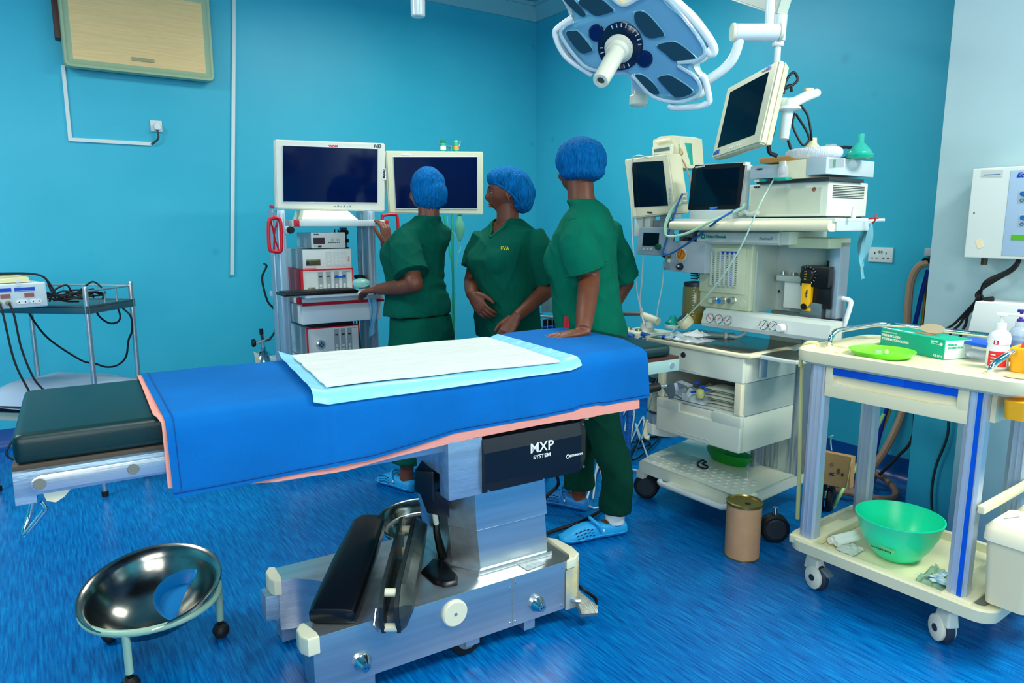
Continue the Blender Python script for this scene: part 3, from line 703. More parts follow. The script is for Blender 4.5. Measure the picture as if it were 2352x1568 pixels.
# booklet and probe leads on the unit
o = B().hexa([(xr-.35, y0+.05, z1+.003), (xr-.05, y0+.04, z1+.003), (xr-.04, y0+.22, z1+.003), (xr-.34, y0+.25, z1+.003), (xr-.35, y0+.06, z1+.012), (xr-.055, y0+.045, z1+.026), (xr-.05, y0+.22, z1+.026), (xr-.34, y0+.25, z1+.014)]).obj('paper_booklet', mat('old cream paper', (206, 204, 160), .8), K)
tag(o, 'curled cream paper booklet lying on top of the diathermy unit', 'booklet')
rnd = random.Random(3)
hose('handpiece_lead', 'black leads looping over the top of the diathermy unit', [kw(xr-.36, y0+.12, z1+.035), kw(xr-.2, y0+.11, z1+.036), kw(xr-.08, y0+.12, z1+.04), kw(xr+.02, y0+.10, z1+.02), kw(xr+.07, y0+.09, z1-.08), kw(xr+.10, y0+.08, KZ+.02), kw(xr+.16, y0+.10, KZ+.012)], .0045, M_rubber, 'cable')
hose('handpiece_lead', 'second black lead dropping from the diathermy unit to the table top', [kw(xr-.36, y0+.16, z1+.034), kw(xr-.15, y0+.15, z1+.042), kw(xr+.02, y0+.14, z1+.025), kw(xr+.055, y0+.13, z1-.05), kw(xr+.075, y0+.12, KZ+.05), kw(xr+.12, y0+.14, KZ+.02)], .0045, M_rubber, 'cable')
pts = []
for i in range(70):
    a = i*.55; r = .055+.035*math.sin(i*.37); s = 1+.5*math.sin(i*.9)
    pts.append(kw(xr+.155+r*math.cos(a)*1.5, y0+.13+r*math.sin(a)*.9, KZ+.012+.03*abs(math.sin(i*.31))+.01*math.sin(i*1.3)+.012))
hose('coiled_cable', 'tangled heap of black cables on the steel table top', pts, .0045, M_rubber, 'cable', sm=4, n=6)
hose('coiled_cable', 'black cable loop standing above the tangled heap on the steel table', [kw(xr+.04, y0+.12, KZ+.02), kw(xr+.07, y0+.14, KZ+.07), kw(xr+.12, y0+.12, KZ+.095), kw(xr+.15, y0+.13, KZ+.05), kw(xr+.2, y0+.16, KZ+.07), kw(xr+.26, y0+.18, KZ+.10), kw(xr+.30, y0+.16, KZ+.05), kw(xr+.27, y0+.1, KZ+.02)], .0045, M_rubber, 'cable')
kw = mk(KT)
hose('mains_cable', 'black wavy cable slung low between the legs of the steel table', [kw(-.5, .2, .93), kw(-.47, .22, .84), kw(-.42, .25, .75), kw(-.30, .30, .64), kw(-.24, .32, .62), kw(-.18, .33, .60), kw(-.12, .34, .61), kw(-.06, .33, .66), kw(-.03, .32, .75), kw(.0, .31, .80), kw(.01, .30, .88), kw(-.02, .28, .93)], .005, M_rubber, 'cable')
hose('mains_cable', 'short black cable loop sagging just under the steel table top', [kw(-.19, .30, .925), kw(-.17, .3, .88), kw(-.12, .3, .845), kw(-.07, .3, .85), kw(-.05, .3, .88), kw(-.06, .3, .925)], .005, M_rubber, 'cable')
K = KT; kw = mk(K)
# pillow in a white case and a black box on the lower shelf
o = B()
def pil(u, v):
    x = -.62+u*.72; y = -.04+v*.46
    e = (max(0, 1-(2*u-1)**4)*max(0, 1-(2*v-1)**4))**.5
    return (x, y, .47+.11*e*(1-.25*u)+.012*nz(x*6, y*6, 1)*e+.01*math.sin(u*18)*nz(u*4, v*5, 2)*e)
for sgn in (1, -1):
    o.sheet(lambda u, v: (pil(u, v)[0], pil(u, v)[1], pil(u, v)[2] if sgn > 0 else .47-.02*max(0, 1-(2*u-1)**2)), 40, 26)
o = o.obj('pillow', mat('crumpled white cloth', (176, 196, 216), .85, bump=.25, bscale=18), K)
tag(o, 'crumpled white cloth bundle on the lower shelf of the steel table', 'cloth bundle')
o = B().box((-.60, .0, .427), (-.14, .3, .462), .006).obj('instrument_box', M_black, K); tag(o, 'flat black box under the white cloth bundle on the lower shelf', 'box')

# ================================================================ endoscopy tower
TY = 3.8; G = Fr(0, TY, 0)
def fb(px0, py0, px1, py1, y=0.):
    a, b = G.Y(px0, py0, y), G.Y(px1, py1, y)
    return a.x, b.x, b.z, a.z
M_tow = mat('pale tower enamel', (208, 222, 224), .35)
M_alup = mat('aluminium profile', (160, 184, 200), .35, .5)
t = thing('endoscopy_tower', 'tall white equipment tower with red handles by the back wall', 'equipment tower', G)
zt = G.Y(650, 490, 0).z
xl = G.Y(655, 600, 0).x; xr_ = G.Y(858, 560, 0).x
for x, y in ((xl, .05), (xr_, .05), (xl, .15), (xr_, .15)):
    f = B().box((x-.028, y-.045, .12), (x+.016, y+.03, zt+.02), .006)
    for k in (-.018, .002): f.box((x+k, y-.048, .12), (x+k+.004, y-.044, zt))
    f.obj('post', M_alup, t)
def shelf(z, th, y0=-.04, y1=.48, red=True, name='shelf', x0=None, x1=None):
    x0 = x0 or xl+.02; x1 = x1 or xr_+.03
    s = B().box((x0, y0, z-th), (x1, y1, z), .005).obj(name, M_tow, t)
    if red:
        for x in (x0-.001, x1-.022): B().box((x, y0-.003, z-th-.001), (x+.023, y0+.03, z+.001), .003).obj('corner_cap', M_red, s)
    return s
a = fb(678, 505, 892, 520, -.04)
s1 = shelf(a[3], .034, x0=a[0], x1=a[1])
text(s1, 'WOLF', (a[1]-.055, -.0412, a[3]-.016), (1, 0, 0), (0, 0, 1), .013, M_rink, bold=.0012)
c0 = fb(693, 698, 882, 748, -.06)
dz = c0[3]
s2 = B().box((c0[0]-.02, -.06, dz), (c0[1], .48, dz+.03), .006).obj('drawer_shelf', M_tow, t)
B().box((c0[0]-.022, -.064, dz), (c0[0], -.03, dz+.032), .003).obj('corner_cap', M_red, s2)
B().tube([(c0[0], -.068, dz-.004), (c0[1], -.068, dz-.004)], .009, 10).obj('red_grip', M_red, s2)
B().box((c0[0], -.056, dz-.115), (c0[1]-.01, .45, dz-.008), .008).obj('drawer', M_tow, t)
shelf(.58, .03, name='shelf', red=False)
B().box((xl-.05, -.08, .10), (xr_+.05, .52, .17), .02).obj('base', M_tow, t)
for x in (xl, xr_):
    for y in (.0, .44): castor(x, y, .045, t)
def handle(px0, py0, px1, py1, y):
    a = G.Y(px0, py0, y); b = G.Y(px1, py1, y)
    x0, x1, z0, z1 = a.x, b.x, b.z, a.z
    return [(x0, z0+.02), (x0+.004, z1-.02), (x0+.025, z1), (x1-.02, z1+.004), (x1, z1-.02), (x1-.002, z0+.02), (x1-.02, z0), (x0+.02, z0+.004)]
for pr, y in (((615, 502, 648, 578), .0), ):
    h = B().tube([(x, y, z) for x, z in handle(*pr, y)], .0095, 10, 3, closed=True).obj('side_handle', M_red, t)
    B().tube([(G.Y(622, 505, y).x, y+.01, G.Y(622, 505, y).z), (G.Y(632, 540, y).x, y+.02, G.Y(632, 540, y).z), (G.Y(630, 575, y).x, y+.01, G.Y(630, 575, y).z)], .005, 6, 3).obj('web', M_red, h)
    B().tube([(G.Y(640, 505, y).x, y+.01, G.Y(640, 505, y).z), (G.Y(632, 540, y).x, y+.02, G.Y(632, 540, y).z), (G.Y(642, 575, y).x, y+.01, G.Y(642, 575, y).z)], .005, 6, 3).obj('web', M_red, h)
y = .1
B().tube([(x, y, z) for x, z in handle(876, 494, 915, 570, y)], .0095, 10, 3, closed=True).obj('side_handle', M_red, t)
B().box((G.Y(626, 470, 0).x-.01, .0, G.Y(626, 470, 0).z-.02), (G.Y(626, 470, 0).x+.01, .03, G.Y(626, 470, 0).z), .003).obj('top_cap', M_red, t)
k = B().lathe([(0, .03), (.014, .03), (.018, .02), (.02, 0)], (xl+.035, -.0, G.Y(670, 528, 0).z), (0, -1, 0), 20).obj('round_connector', M_black, t)
B().box((xl+.01, -.0, k.data.vertices[0].co.z-.02), (xl+.05, .03, k.data.vertices[0].co.z+.02), .003).obj('connector_plate', M_tow, k)
# power strip on the right rear post
ps = B().box((xr_-.05, .36, 1.0), (xr_-.015, .40, 1.34), .003).obj('power_strip', mat('blue grey strip', (70, 110, 130), .4), t)
for i in range(4):
    B().box((xr_-.065, .32, 1.30-i*.05), (xr_-.02, .37, 1.325-i*.05), .006).obj('black_plug', M_rubber, ps)
for i in range(4):
    z = 1.312-i*.05
    hose('mains_cable', ('topmost', 'second', 'third', 'lowest')[i]+' black cable from the power strip inside the equipment tower', [G.w((xr_-.065, .345, z)), G.w((xr_-.10-.01*i, .34, z-.02)), G.w((xr_-.14-.01*i, .33, z-.12)), G.w((xr_-.15-.012*i, .33, 1.02)), G.w((xr_-.14-.01*i, .33, .93))], .005, M_rubber, 'cable')
for i in range(3):
    x = G.Y(768+i*8, 520, .3).x
    hose('camera_cable', ('left', 'middle', 'right')[i]+' short cable between the top shelf and the small recorder', [G.w((x, .3, 1.33)), G.w((x+.004, .3, 1.30)), G.w((x+.02, .28, 1.27))], .004, M_rubber, 'cable')
hose('mains_cable', 'black cable bulging out on the left side of the equipment tower', [G.w((xl-.03, .3, 1.14)), W0.Y(612, 612, 4.0), W0.Y(602, 640, 4.0), W0.Y(614, 690, 4.0), W0.Y(632, 715, 4.0), W0.Y(633, 755, 4.0), W0.Y(620, 778, 4.3), W0.Y(610, 782, 4.45)], .006, M_rubber, 'cable')
for i in range(2): hose('mains_cable', ('left', 'right')[i]+' black cable hanging under the tower drawer on the right', [G.w((xr_-.05+i*.02, .2, .80)), G.w((xr_-.045+i*.02, .2, .70)), G.w((xr_-.03+i*.015, .2, .60)), G.w((xr_-.025+i*.02, .2, .50))], .005, M_rubber, 'cable')
# boxes in the tower
def unit(name, lab, cat, px, y, depth, case, front=None, rim=None, rimw=.01):
    x0, x1, z0, z1 = fb(*px, y)
    u = thing(name, lab, cat, G)
    B().box((x0+.004, y+.012, z0+.002), (x1-.004, y+depth, z1-.002), .003).obj('case', case, u)
    if rim:
        f = B()
        f.box((x0, y-.004, z0), (x0+rimw, y+.014, z1), .003).box((x1-rimw, y-.004, z0), (x1, y+.014, z1), .003).box((x0, y-.004, z0), (x1, y+.014, z0+rimw), .003).box((x0, y-.004, z1-rimw), (x1, y+.014, z1), .003)
        f.obj('red_rim', rim, u)
        fp = B().box((x0+rimw*.6, y, z0+rimw*.6), (x1-rimw*.6, y+.013, z1-rimw*.6)).obj('front_panel', front, u)
    else: fp = B().box((x0, y, z0), (x1, y+.013, z1), .004).obj('front_panel', front, u)
    return u, fp, x0, x1, z0, z1
M_panel = mat('pale instrument panel', (212, 218, 214), .35)
M_strip = mat('grey control strip', (150, 162, 166), .4)
def strips(fp, y, xs, z0, z1, w, lows=True):
    for x in xs:
        s = B().box((x, y-.0015, z0), (x+w, y+.001, z1)).obj('control_strip', M_strip, fp)
        for q in (.12, .28):
            B().lathe([(0, .001), (w*.28, .001), (w*.28, 0)], (x+w/2, y-.0016, z0+(z1-z0)*q), (0, -1, 0), 12).obj('button', M_panel, s)
        B().box((x+w*.2, y-.0022, z0+(z1-z0)*.72), (x+w*.8, y-.001, z0+(z1-z0)*.78)).obj('indicator', M_ink, s)
u, fp, x0, x1, z0, z1 = unit('video_recorder', 'small pale video recorder topmost in the equipment tower', 'recorder', (714, 534, 794, 569), .02, .26, M_grey, M_panel)
text(fp, 'SONY', (x0+.03, .0195, z1-.011), (1, 0, 0), (0, 0, 1), .008, M_ink, bold=.0006)
B().box((x0+.012, .0185, z1-.062), (x0+.075, .021, z1-.028)).obj('display', mat('maroon display', (70, 50, 62), .25), fp)
for k in (.62, .78): B().lathe([(0, .003), (.009, .003), (.009, 0)], (x0+(x1-x0)*k, .0195, z1-.04), (0, -1, 0), 16).obj('button', M_grey, fp)
B().cyl((x0+.02, .02, z0+.014), (x0+.02, .016, z0+.014), .006, n=12).obj('button', M_grey, fp)
B().box((x0+.035, .012, z0+.006), (x0+.055, .02, z0+.016), .003).obj('lead_plug', M_ink, fp)
f = B()
for k in range(6): f.box((x0+.095+k*.012, .0185, z0+.028), (x0+.102+k*.012, .021, z0+.033))
f.obj('small_buttons', M_ink, fp)
u, fp, x0, x1, z0, z1 = unit('camera_controller', 'white camera control unit below the small recorder in the tower', 'camera controller', (695, 573, 808, 616), .0, .36, M_grey, M_panel)
B().box((x0+.015, -.0015, z0+.022), (x0+.095, .001, z0+.055), .001).obj('socket_recess', mat('metal recess', (110, 120, 105), .35, .7), fp)
B().box((x0+.04, -.003, z0+.03), (x0+.085, .0, z0+.047)).obj('card_slot', mat('gold slot', (120, 96, 30), .3, .6), fp)
B().lathe([(0, .012), (.008, .012), (.010, 0)], (x0+.024, -.001, z0+.037), (0, -1, 0), 14).obj('round_plug', M_ink, fp)
for k in range(3):
    s = B().box((x0+.125+k*.043, -.001, z0+.018), (x0+.16+k*.043, .001, z1-.015)).obj('control_strip', mat('pale control strip', (200, 208, 206), .4), fp)
    for q in range(3): B().lathe([(0, .001), (.007, .001), (.007, 0)], (x0+.142+k*.043, -.0015, z0+.03+q*.02), (0, -1, 0), 12).obj('button', M_panel, s)
text(fp, 'WOLF', (x1-.016, -.0012, z0+.055), (0, 0, 1), (-1, 0, 0), .008, M_rink)
B().box((x0+.004, -.001, z0+.008), (x0+.07, .001, z0+.010)).obj('red_line', M_red, fp)
u, fp, x0, x1, z0, z1 = unit('insufflator', 'white insufflator with red rim standing above the tower keyboard', 'insufflator', (692, 619, 813, 673), -.01, .38, M_red, M_panel, M_red, .008)
strips(fp, -.01, [x0+.09, x0+.135, x0+.18, x0+.225][:4], z0+.022, z1-.016, .028)
for k in (.183, .215): B().box((x0+k, -.0135, z1-.052), (x0+k+.032, -.011, z1-.044)).obj('blue_tape', M_blue, fp)
B().box((x0+.03, -.018, z0+.02), (x0+.07, -.009, z0+.045), .003).obj('metal_socket', mat('pewter', (150, 148, 120), .35, .7), fp)
B().cyl((x0+.05, -.024, z0+.032), (x0+.05, -.017, z0+.032), .009, n=14).obj('socket_ring', M_steel, fp)
text(fp, 'WOLF', (x1-.03, -.0112, z1-.018), (1, 0, 0), (0, 0, 1), .007, M_rink)
u, fp, x0, x1, z0, z1 = unit('light_source', 'white light source with red rim and round steel socket below the tower drawer', 'light source', (704, 754, 827, 812), .0, .40, M_grey, M_panel, M_red, .007)
B().lathe([(0, .014), (.02, .014), (.026, .008), (.028, 0)], (x0+.075, 0, z0+.075), (0, -1, 0), 28).obj('lamp_socket', M_steel, fp)
for dx, dz_ in ((0, .009), (0, -.009), (.009, 0), (-.009, 0)): B().cyl((x0+.075+dx, -.0135, z0+.075+dz_), (x0+.075+dx, -.0155, z0+.075+dz_), .0045, n=10).obj('socket_hole', M_ink, fp)
strips(fp, 0, [x0+.155, x0+.193, x0+.231], z0+.022, z1-.016, .028)
text(fp, 'WOLF', (x1-.028, -.0012, z1-.018), (1, 0, 0), (0, 0, 1), .007, M_rink)
B().box((x0+.03, .01, z1), (x1-.03, .3, z1+.018), .003).obj('top_spacer', M_rubber, u)
zlow = z0
x0_, x1_ = x0, x1
u = thing('insufflator_unit', 'lowest red rimmed white unit of the tower, just above the table drape', 'insufflator', G)
B().box((x0, .01, zlow-.15), (x1, .4, zlow-.006), .003).obj('case', M_grey, u)
B().box((x0, -.004, zlow-.15), (x1, .012, zlow-.004), .003).obj('red_rim', M_red, u)
B().box((x0+.007, -.006, zlow-.14), (x1-.007, .01, zlow-.016)).obj('front_panel', M_panel, u)
# keyboard and items on the drawer shelf
kz = G.Y(652, 683, -.2).z
a = G.Y(652, 680, -.2); b = G.Y(826, 668, -.2)
t = thing('keyboard', 'black keyboard sticking out on the tower drawer shelf', 'keyboard', G)
B().box((a.x, -.2, a.z-.004), (a.x+.40, -.06, a.z+.012), .005).obj('body', M_black, t)
kk = B()
for i in range(20):
    for j in range(5): kk.box((a.x+.012+i*.019, -.192+j*.024, a.z+.011), (a.x+.027+i*.019, -.174+j*.024, a.z+.017))
o = kk.obj('keys', mat('key caps', (26, 30, 36), .5), t); o['kind'] = 'stuff'
B().box((c0[0]-.02, -.19, a.z-.02), (c0[1], .02, a.z-.005), .004).obj('keyboard_tray', M_tow, t)
q = G.Y(833, 655, -.1)
o = B().ell((q.x, -.08, q.z+.012), (.05, .045, .026)).obj('plastic_bag_roll', mat('clear green plastic', (150, 215, 205), .15, alpha=.6, bump=.8, bscale=25), G)
tag(o, 'crumpled clear greenish plastic wrapper on the tower shelf near the hand', 'plastic wrapper')
q = G.Y(835, 640, .1)
o = B().ell((q.x, .1, q.z), (.06, .04, .02), Matrix.Rotation(.3, 3, 'Y')).obj('endoscope_camera', M_rubber, G); tag(o, 'black camera head lying behind the plastic wrapper in the tower', 'camera head')
# blue mask hanging from the shelf
a = G.Y(853, 685, -.10)
def mask(u, v):
    return (a.x-.025+.05*u+.01*math.sin(v*5)+.014*(v)*(1-u), -.105-.012*math.sin(u*9+v*3)*.6, a.z-.22*v*(1-.12*u))
o = B().sheet(mask, 14, 24, thick=-.002).obj('face_mask', mat('pale blue mask fabric', (120, 186, 214), .7, bump=.2, bscale=30), G)
tag(o, 'pale blue disposable mask hanging down in front of the tower drawer', 'mask')
# monitors
def monitor(name, lab, px4, y, screen4, m, depth=.06, rake=0, fr=G):
    t = thing(name, lab, 'monitor', fr)
    P = [fr.Y(x_, y_, y) for x_, y_ in px4]          # TL TR BR BL
    f = B().rings([[p for p in P], [p+Vector((0, depth*.5, 0)) for p in P]])
    bmesh.ops.bevel(f.bm, geom=list(f.bm.edges), offset=.006, segments=2, affect='EDGES')
    f.obj('bezel', m, t)
    c = sum(P, Vector())/4
    B().rings([[c+(p-c)*.92+Vector((0, depth*.45, 0)) for p in P], [c+(p-c)*.75+Vector((0, depth, 0)) for p in P]]).obj('rear_housing', m, t)
    S = [fr.Y(x_, y_, y-.001) for x_, y_ in screen4]
    B().rings([[p for p in S], [p+Vector((0, .004, 0)) for p in S]]).obj('screen', M_bluerefl, t)
    S2 = [Vector((p.x, p.y-.0005, p.z)) for p in S]; cc = sum(S2, Vector())/4
    f = B()
    for i in range(4):
        a, b = S2[i], S2[(i+1) % 4]; f.tube([a, b], .002, 4)
    f.obj('screen_edge', M_grey, t)
    return t, P, S
M_mon = mat('warm white monitor plastic', (214, 218, 208), .35)
y = .06
t, P, S = monitor('endoscopy_monitor', 'large white high definition monitor on top of the equipment tower', [(631, 320), (885, 329), (884, 486), (635, 479)], y, [(649, 334), (868, 342), (867, 466), (650, 464)], M_mon, .07)
cx_ = (P[0].x+P[1].x)/2
yy = y-.0015
text(t, 'WOLF', (cx_+.004, yy, P[0].z-.018), (1, 0, .03), (0, 0, 1), .013, M_rink, bold=.0012)
text(t, 'HD', (P[1].x-.05, yy, P[1].z-.019), (1, 0, .03), (0, 0, 1), .018, M_ink, bold=.0006, shear=.25, sx=1.25)
text(t, 'Sony', (P[0].x+.05, yy, P[0].z-.014), (1, 0, .03), (0, 0, 1), .006, M_mgrey) if 0 else None
for i in range(6): B().box((cx_-.005+i*.018, yy, P[3].z+.014), (cx_+.004+i*.018, yy+.001, P[3].z+.018+.004*(i % 2))).obj('button', M_mgrey, t)
n = B().box((P[1].x-.024, yy, P[1].z-.14), (P[1].x-.001, yy+.001, P[1].z-.205)).obj('sticker', M_white, t)
text(n, 'Testing', (P[1].x-.012, yy-.0008, P[1].z-.168), (0, 0, -1), (1, 0, 0), .013, M_ink, bold=.0008, shear=.3)
z0 = fb(700, 488, 815, 503, -.0)
B().hexa([(z0[0]-.02, -.01, s1.data.vertices[0].co.z if 0 else z0[2]-.004), (z0[1]+.02, -.01, z0[2]-.004), (z0[1], .22, z0[2]-.004), (z0[0], .22, z0[2]-.004), (z0[0], .02, z0[3]+.012), (z0[1]-.03, .02, z0[3]+.012), (z0[1]-.04, .16, z0[3]+.012), (z0[0], .16, z0[3]+.012)], .005).obj('stand_foot', M_cream, t)
B().box((cx_-.06, .10, z0[3]), (cx_+.06, .15, P[3].z+.1), .01).obj('stand_neck', M_cream, t)
y = .12
t, P, S = monitor('second_monitor', 'large cream edged monitor behind the first woman, right of the tower', [(886, 346), (1111, 348), (1111, 493), (894, 490)], y, [(903, 360), (1096, 360), (1096, 480), (909, 480)], mat('aged cream plastic', (206, 212, 186), .4), .07)
B().box((P[0].x-.10, .16, (P[0].z+P[3].z)/2-.03), (P[0].x+.3, .20, (P[0].z+P[3].z)/2+.03), .01).obj('support_arm', M_tow, t)
B().box((P[0].x+.1, y-.001, P[0].z-.018), (P[0].x+.16, y, P[0].z-.010)).obj('name_strip', M_white, t)
# ---------------------------------------------------------------- drip stand behind the second monitor
a = W0.Y(1040, 600, 4.25); D_ = Fr(a.x, 4.25, 0)
t = thing('drip_stand', 'slim drip stand behind the second monitor', 'drip stand', D_)
top = W0.Y(1030, 335, 4.25).z
B().tube([(0, 0, .06), (0, 0, top)], .008, 8).obj('pole', mat('green tinted steel', (60, 176, 140), .3, .3), t)
B().tube([(-.09, 0, top+.02), (-.07, 0, top), (.05, 0, top), (.07, 0, top+.04)], .005, 8, 4).obj('hook_bar', M_steel, t)
for k in range(5):
    a = k*2*math.pi/5; B().tube([(0, 0, .08), (.22*math.cos(a), .22*math.sin(a), .05)], .011, 8).obj('foot', M_steel, t)
    B().cyl((.22*math.cos(a)-.01, .22*math.sin(a), .025), (.22*math.cos(a)+.01, .22*math.sin(a), .025), .025, n=16).obj('castor', M_rubber, t)
for (px, lab, m, cap) in ((1016, 'small green capped bottle standing above the second monitor', mat('green clear plastic', (60, 190, 150), .15, alpha=.7), mat('green cap', (0, 130, 70), .4)), (1046, 'small bottle with orange label above the second monitor', mat('green clear plastic', (60, 190, 150), .15, alpha=.7), mat('pale green cap', (90, 200, 150), .4))):
    q = W0.Y(px, 345, 4.0)
    b = Fr(q.x, 4.0-.01, 0); t = thing('small_bottle', lab, 'bottle', b)
    zb_ = W0.Y(px, 349, 3.99).z
    B().lathe([(0, 0), (.018, 0), (.018, .05), (.010, .058), (.010, .062)], (0, 0, zb_), n=18).obj('bottle', m, t)
    B().lathe([(.016, 0), (.016, .016), (0, .018)], (0, 0, zb_+.055), n=18).obj('cap', cap, t)
    B().lathe([(.0185, .012), (.0185, .036)], (0, 0, zb_), n=18).obj('paper_label', M_white if px < 1030 else mat('orange label', (214, 150, 80), .6), t)
q = W0.Y(1056, 525, 4.2)
t = thing('breathing_bag', 'pale green translucent balloon bag hanging below the second monitor', 'reservoir bag', Fr(q.x, 4.2, 0))
zt_ = W0.Y(1056, 494, 4.2).z; zb_ = W0.Y(1056, 556, 4.2).z; h = zt_-zb_
B().lathe([(0, 0), (.006, .004), (.018, h*.15), (.034, h*.45), (.032, h*.68), (.015, h*.9), (.012, h)], (0, 0, zb_), n=24).obj('bag', mat('pale green rubber', (120, 205, 165), .35, alpha=.75), t)
B().cyl((0, 0, zt_-.005), (0, 0, zt_+.02), .014).obj('green_collar', mat('green cap', (0, 130, 70), .4), t)
hose('drip_tube', 'thin clear tube looping below the balloon bag', [W0.Y(1028, 495, 4.2), W0.Y(1030, 520, 4.2), W0.Y(1048, 545, 4.2), W0.Y(1058, 570, 4.2), W0.Y(1052, 585, 4.2), W0.Y(1046, 640, 4.22), W0.Y(1048, 700, 4.22), W0.Y(1046, 780, 4.22)], .0035, mat('clear green tube', (140, 220, 200), .3, alpha=.7), 'tube')
hose('green_tube', 'bright green tube hanging straight down behind the women', [W0.Y(1020, 495, 4.3), W0.Y(1030, 560, 4.3), W0.Y(1040, 640, 4.3), W0.Y(1036, 800, 4.3)], .006, mat('bright green tube', (40, 200, 120), .35), 'tube')
# ---------------------------------------------------------------- gas cylinder
q = W0.Y(606, 830, 4.45); Q = Fr(q.x, 4.45, 0)
t = thing('gas_cylinder', 'green gas cylinder with silver shoulder and regulator left of the tower', 'gas cylinder', Q)
zs = W0.Y(606, 800, 4.45).z
sb = B().lathe([(0, 0), (.065, .005), (.07, .02), (.07, zs-.11), (.066, zs-.085)], n=32).obj('body', mat('green enamel', (20, 130, 50), .35), t)
B().lathe([(.066, zs-.087), (.055, zs-.05), (.03, zs-.018), (.016, zs-.006), (.016, zs+.012), (0, zs+.012)], n=32).obj('shoulder', M_polish, t)
B().cyl((0, 0, zs+.01), (0, 0, zs+.05), .012).obj('valve', M_steel, t)
r = B().tube([(-.055, 0, zs+.035), (.05, 0, zs+.06)], .012, 12).obj('regulator', M_steel, t)
B().lathe([(0, .02), (.022, .02), (.026, .01), (.022, 0), (0, 0)], (-.045, 0, zs+.04), (-1, 0, 0), 12).obj('hand_wheel', M_rubber, r)
B().tube([(0, 0, zs+.05), (-.004, 0, zs+.10)], .009, 10).obj('stem', M_dgrey, r)
B().tube([(-.004, 0, zs+.09), (-.005, 0, zs+.125)], .012, 10).obj('knurled_knob', M_rubber, r)
def tagf(u, v): return (-.075+.03*u+.01*v, -.07-.004*math.sin(v*6), zs-.0-.09*v-.02*u)
B().sheet(tagf, 4, 8, thick=-.001).obj('cloth_tag', M_cream, t)
# ================================================================ people
M_skin = mat('brown skin', (104, 58, 38), .48, sss=.0, bump=.12, bscale=90, var=.12, vscale=14)
M_scrub = mat('dark green scrub cloth', (0, 82, 66), .9, spec=.12, bump=.12, bscale=130, var=.1, vscale=5)
M_scrub2 = mat('faded green scrub cloth', (0, 100, 78), .9, spec=.12, bump=.12, bscale=130, var=.1, vscale=5)
M_trous = mat('green trouser cloth', (4, 56, 42), .9, spec=.12, bump=.15, bscale=130, var=.12, vscale=6)
M_cap = mat('bright blue cap fleece', (0, 100, 166), .85, spec=.12, bump=.9, bscale=42, stretch=(3.5, 3.5, .7), var=.3, vscale=38)
M_clog = mat('sky blue clog foam', (30, 160, 222), .5)
M_clogd = mat('blue clog foam', (20, 120, 190), .5)
M_ythread = mat('yellow thread', (240, 205, 30), .6)
M_hole = mat('dark clog hole', (0, 50, 90), .7)
def apply_mods(o):
    bpy.context.view_layer.update()
    me = bpy.data.meshes.new_from_object(o.evaluated_get(bpy.context.evaluated_depsgraph_get()))
    old = o.data; o.modifiers.clear(); o.data = me; bpy.data.meshes.remove(old)
    me.polygons.foreach_set('use_smooth', [True]*len(me.polygons))
def solid(b, name, m, parent, vox, smooth=3, disp=None, cut=None, relabel=None):
    o = b.obj(name, m, parent)
    r = o.modifiers.new('r', 'REMESH'); r.mode = 'VOXEL'; r.voxel_size = vox
    s = o.modifiers.new('s', 'SMOOTH'); s.factor = .5; s.iterations = smooth
    apply_mods(o)
    me = o.data
    if disp:
        bm = bmesh.new(); bm.from_mesh(me); bm.normal_update()
        for v in bm.verts: v.co += v.normal*disp(v.co)
        if cut:
            bmesh.ops.delete(bm, geom=[f for f in bm.faces if cut(f.calc_center_median())], context='FACES')
        bm.to_mesh(me); bm.free()
    return o
def V3(p): return Vector((p[0], p[1], p[2]))
class Person:
    def __init__(s, ox, oy, f, lab):
        s.fr = Fr(ox, oy, 0); s.o = Vector((ox, oy, 0)); f = Vector((f[0], f[1], 0)).normalized()
        s.f = f; s.l = Vector((-f.y, f.x, 0)); s.up = Vector((0, 0, 1))
        s.t = thing('person', lab, 'person', s.fr)
    def L(s, w): return Vector(w)-s.o
    def ring(s, c, w, d, e=.75, n=28, fwd=0):
        """superellipse ring at world centre c, half width w, half depth d"""
        c = s.L(c)+s.f*fwd; out = []
        for i in range(n):
            a = 2*math.pi*i/n; x, y = math.cos(a), math.sin(a)
            out.append(c+s.l*w*math.copysign(abs(x)**e, x)+s.f*d*math.copysign(abs(y)**e, y))
        return out
def px(x, y, Y): return W0.Y(x, y, Y)
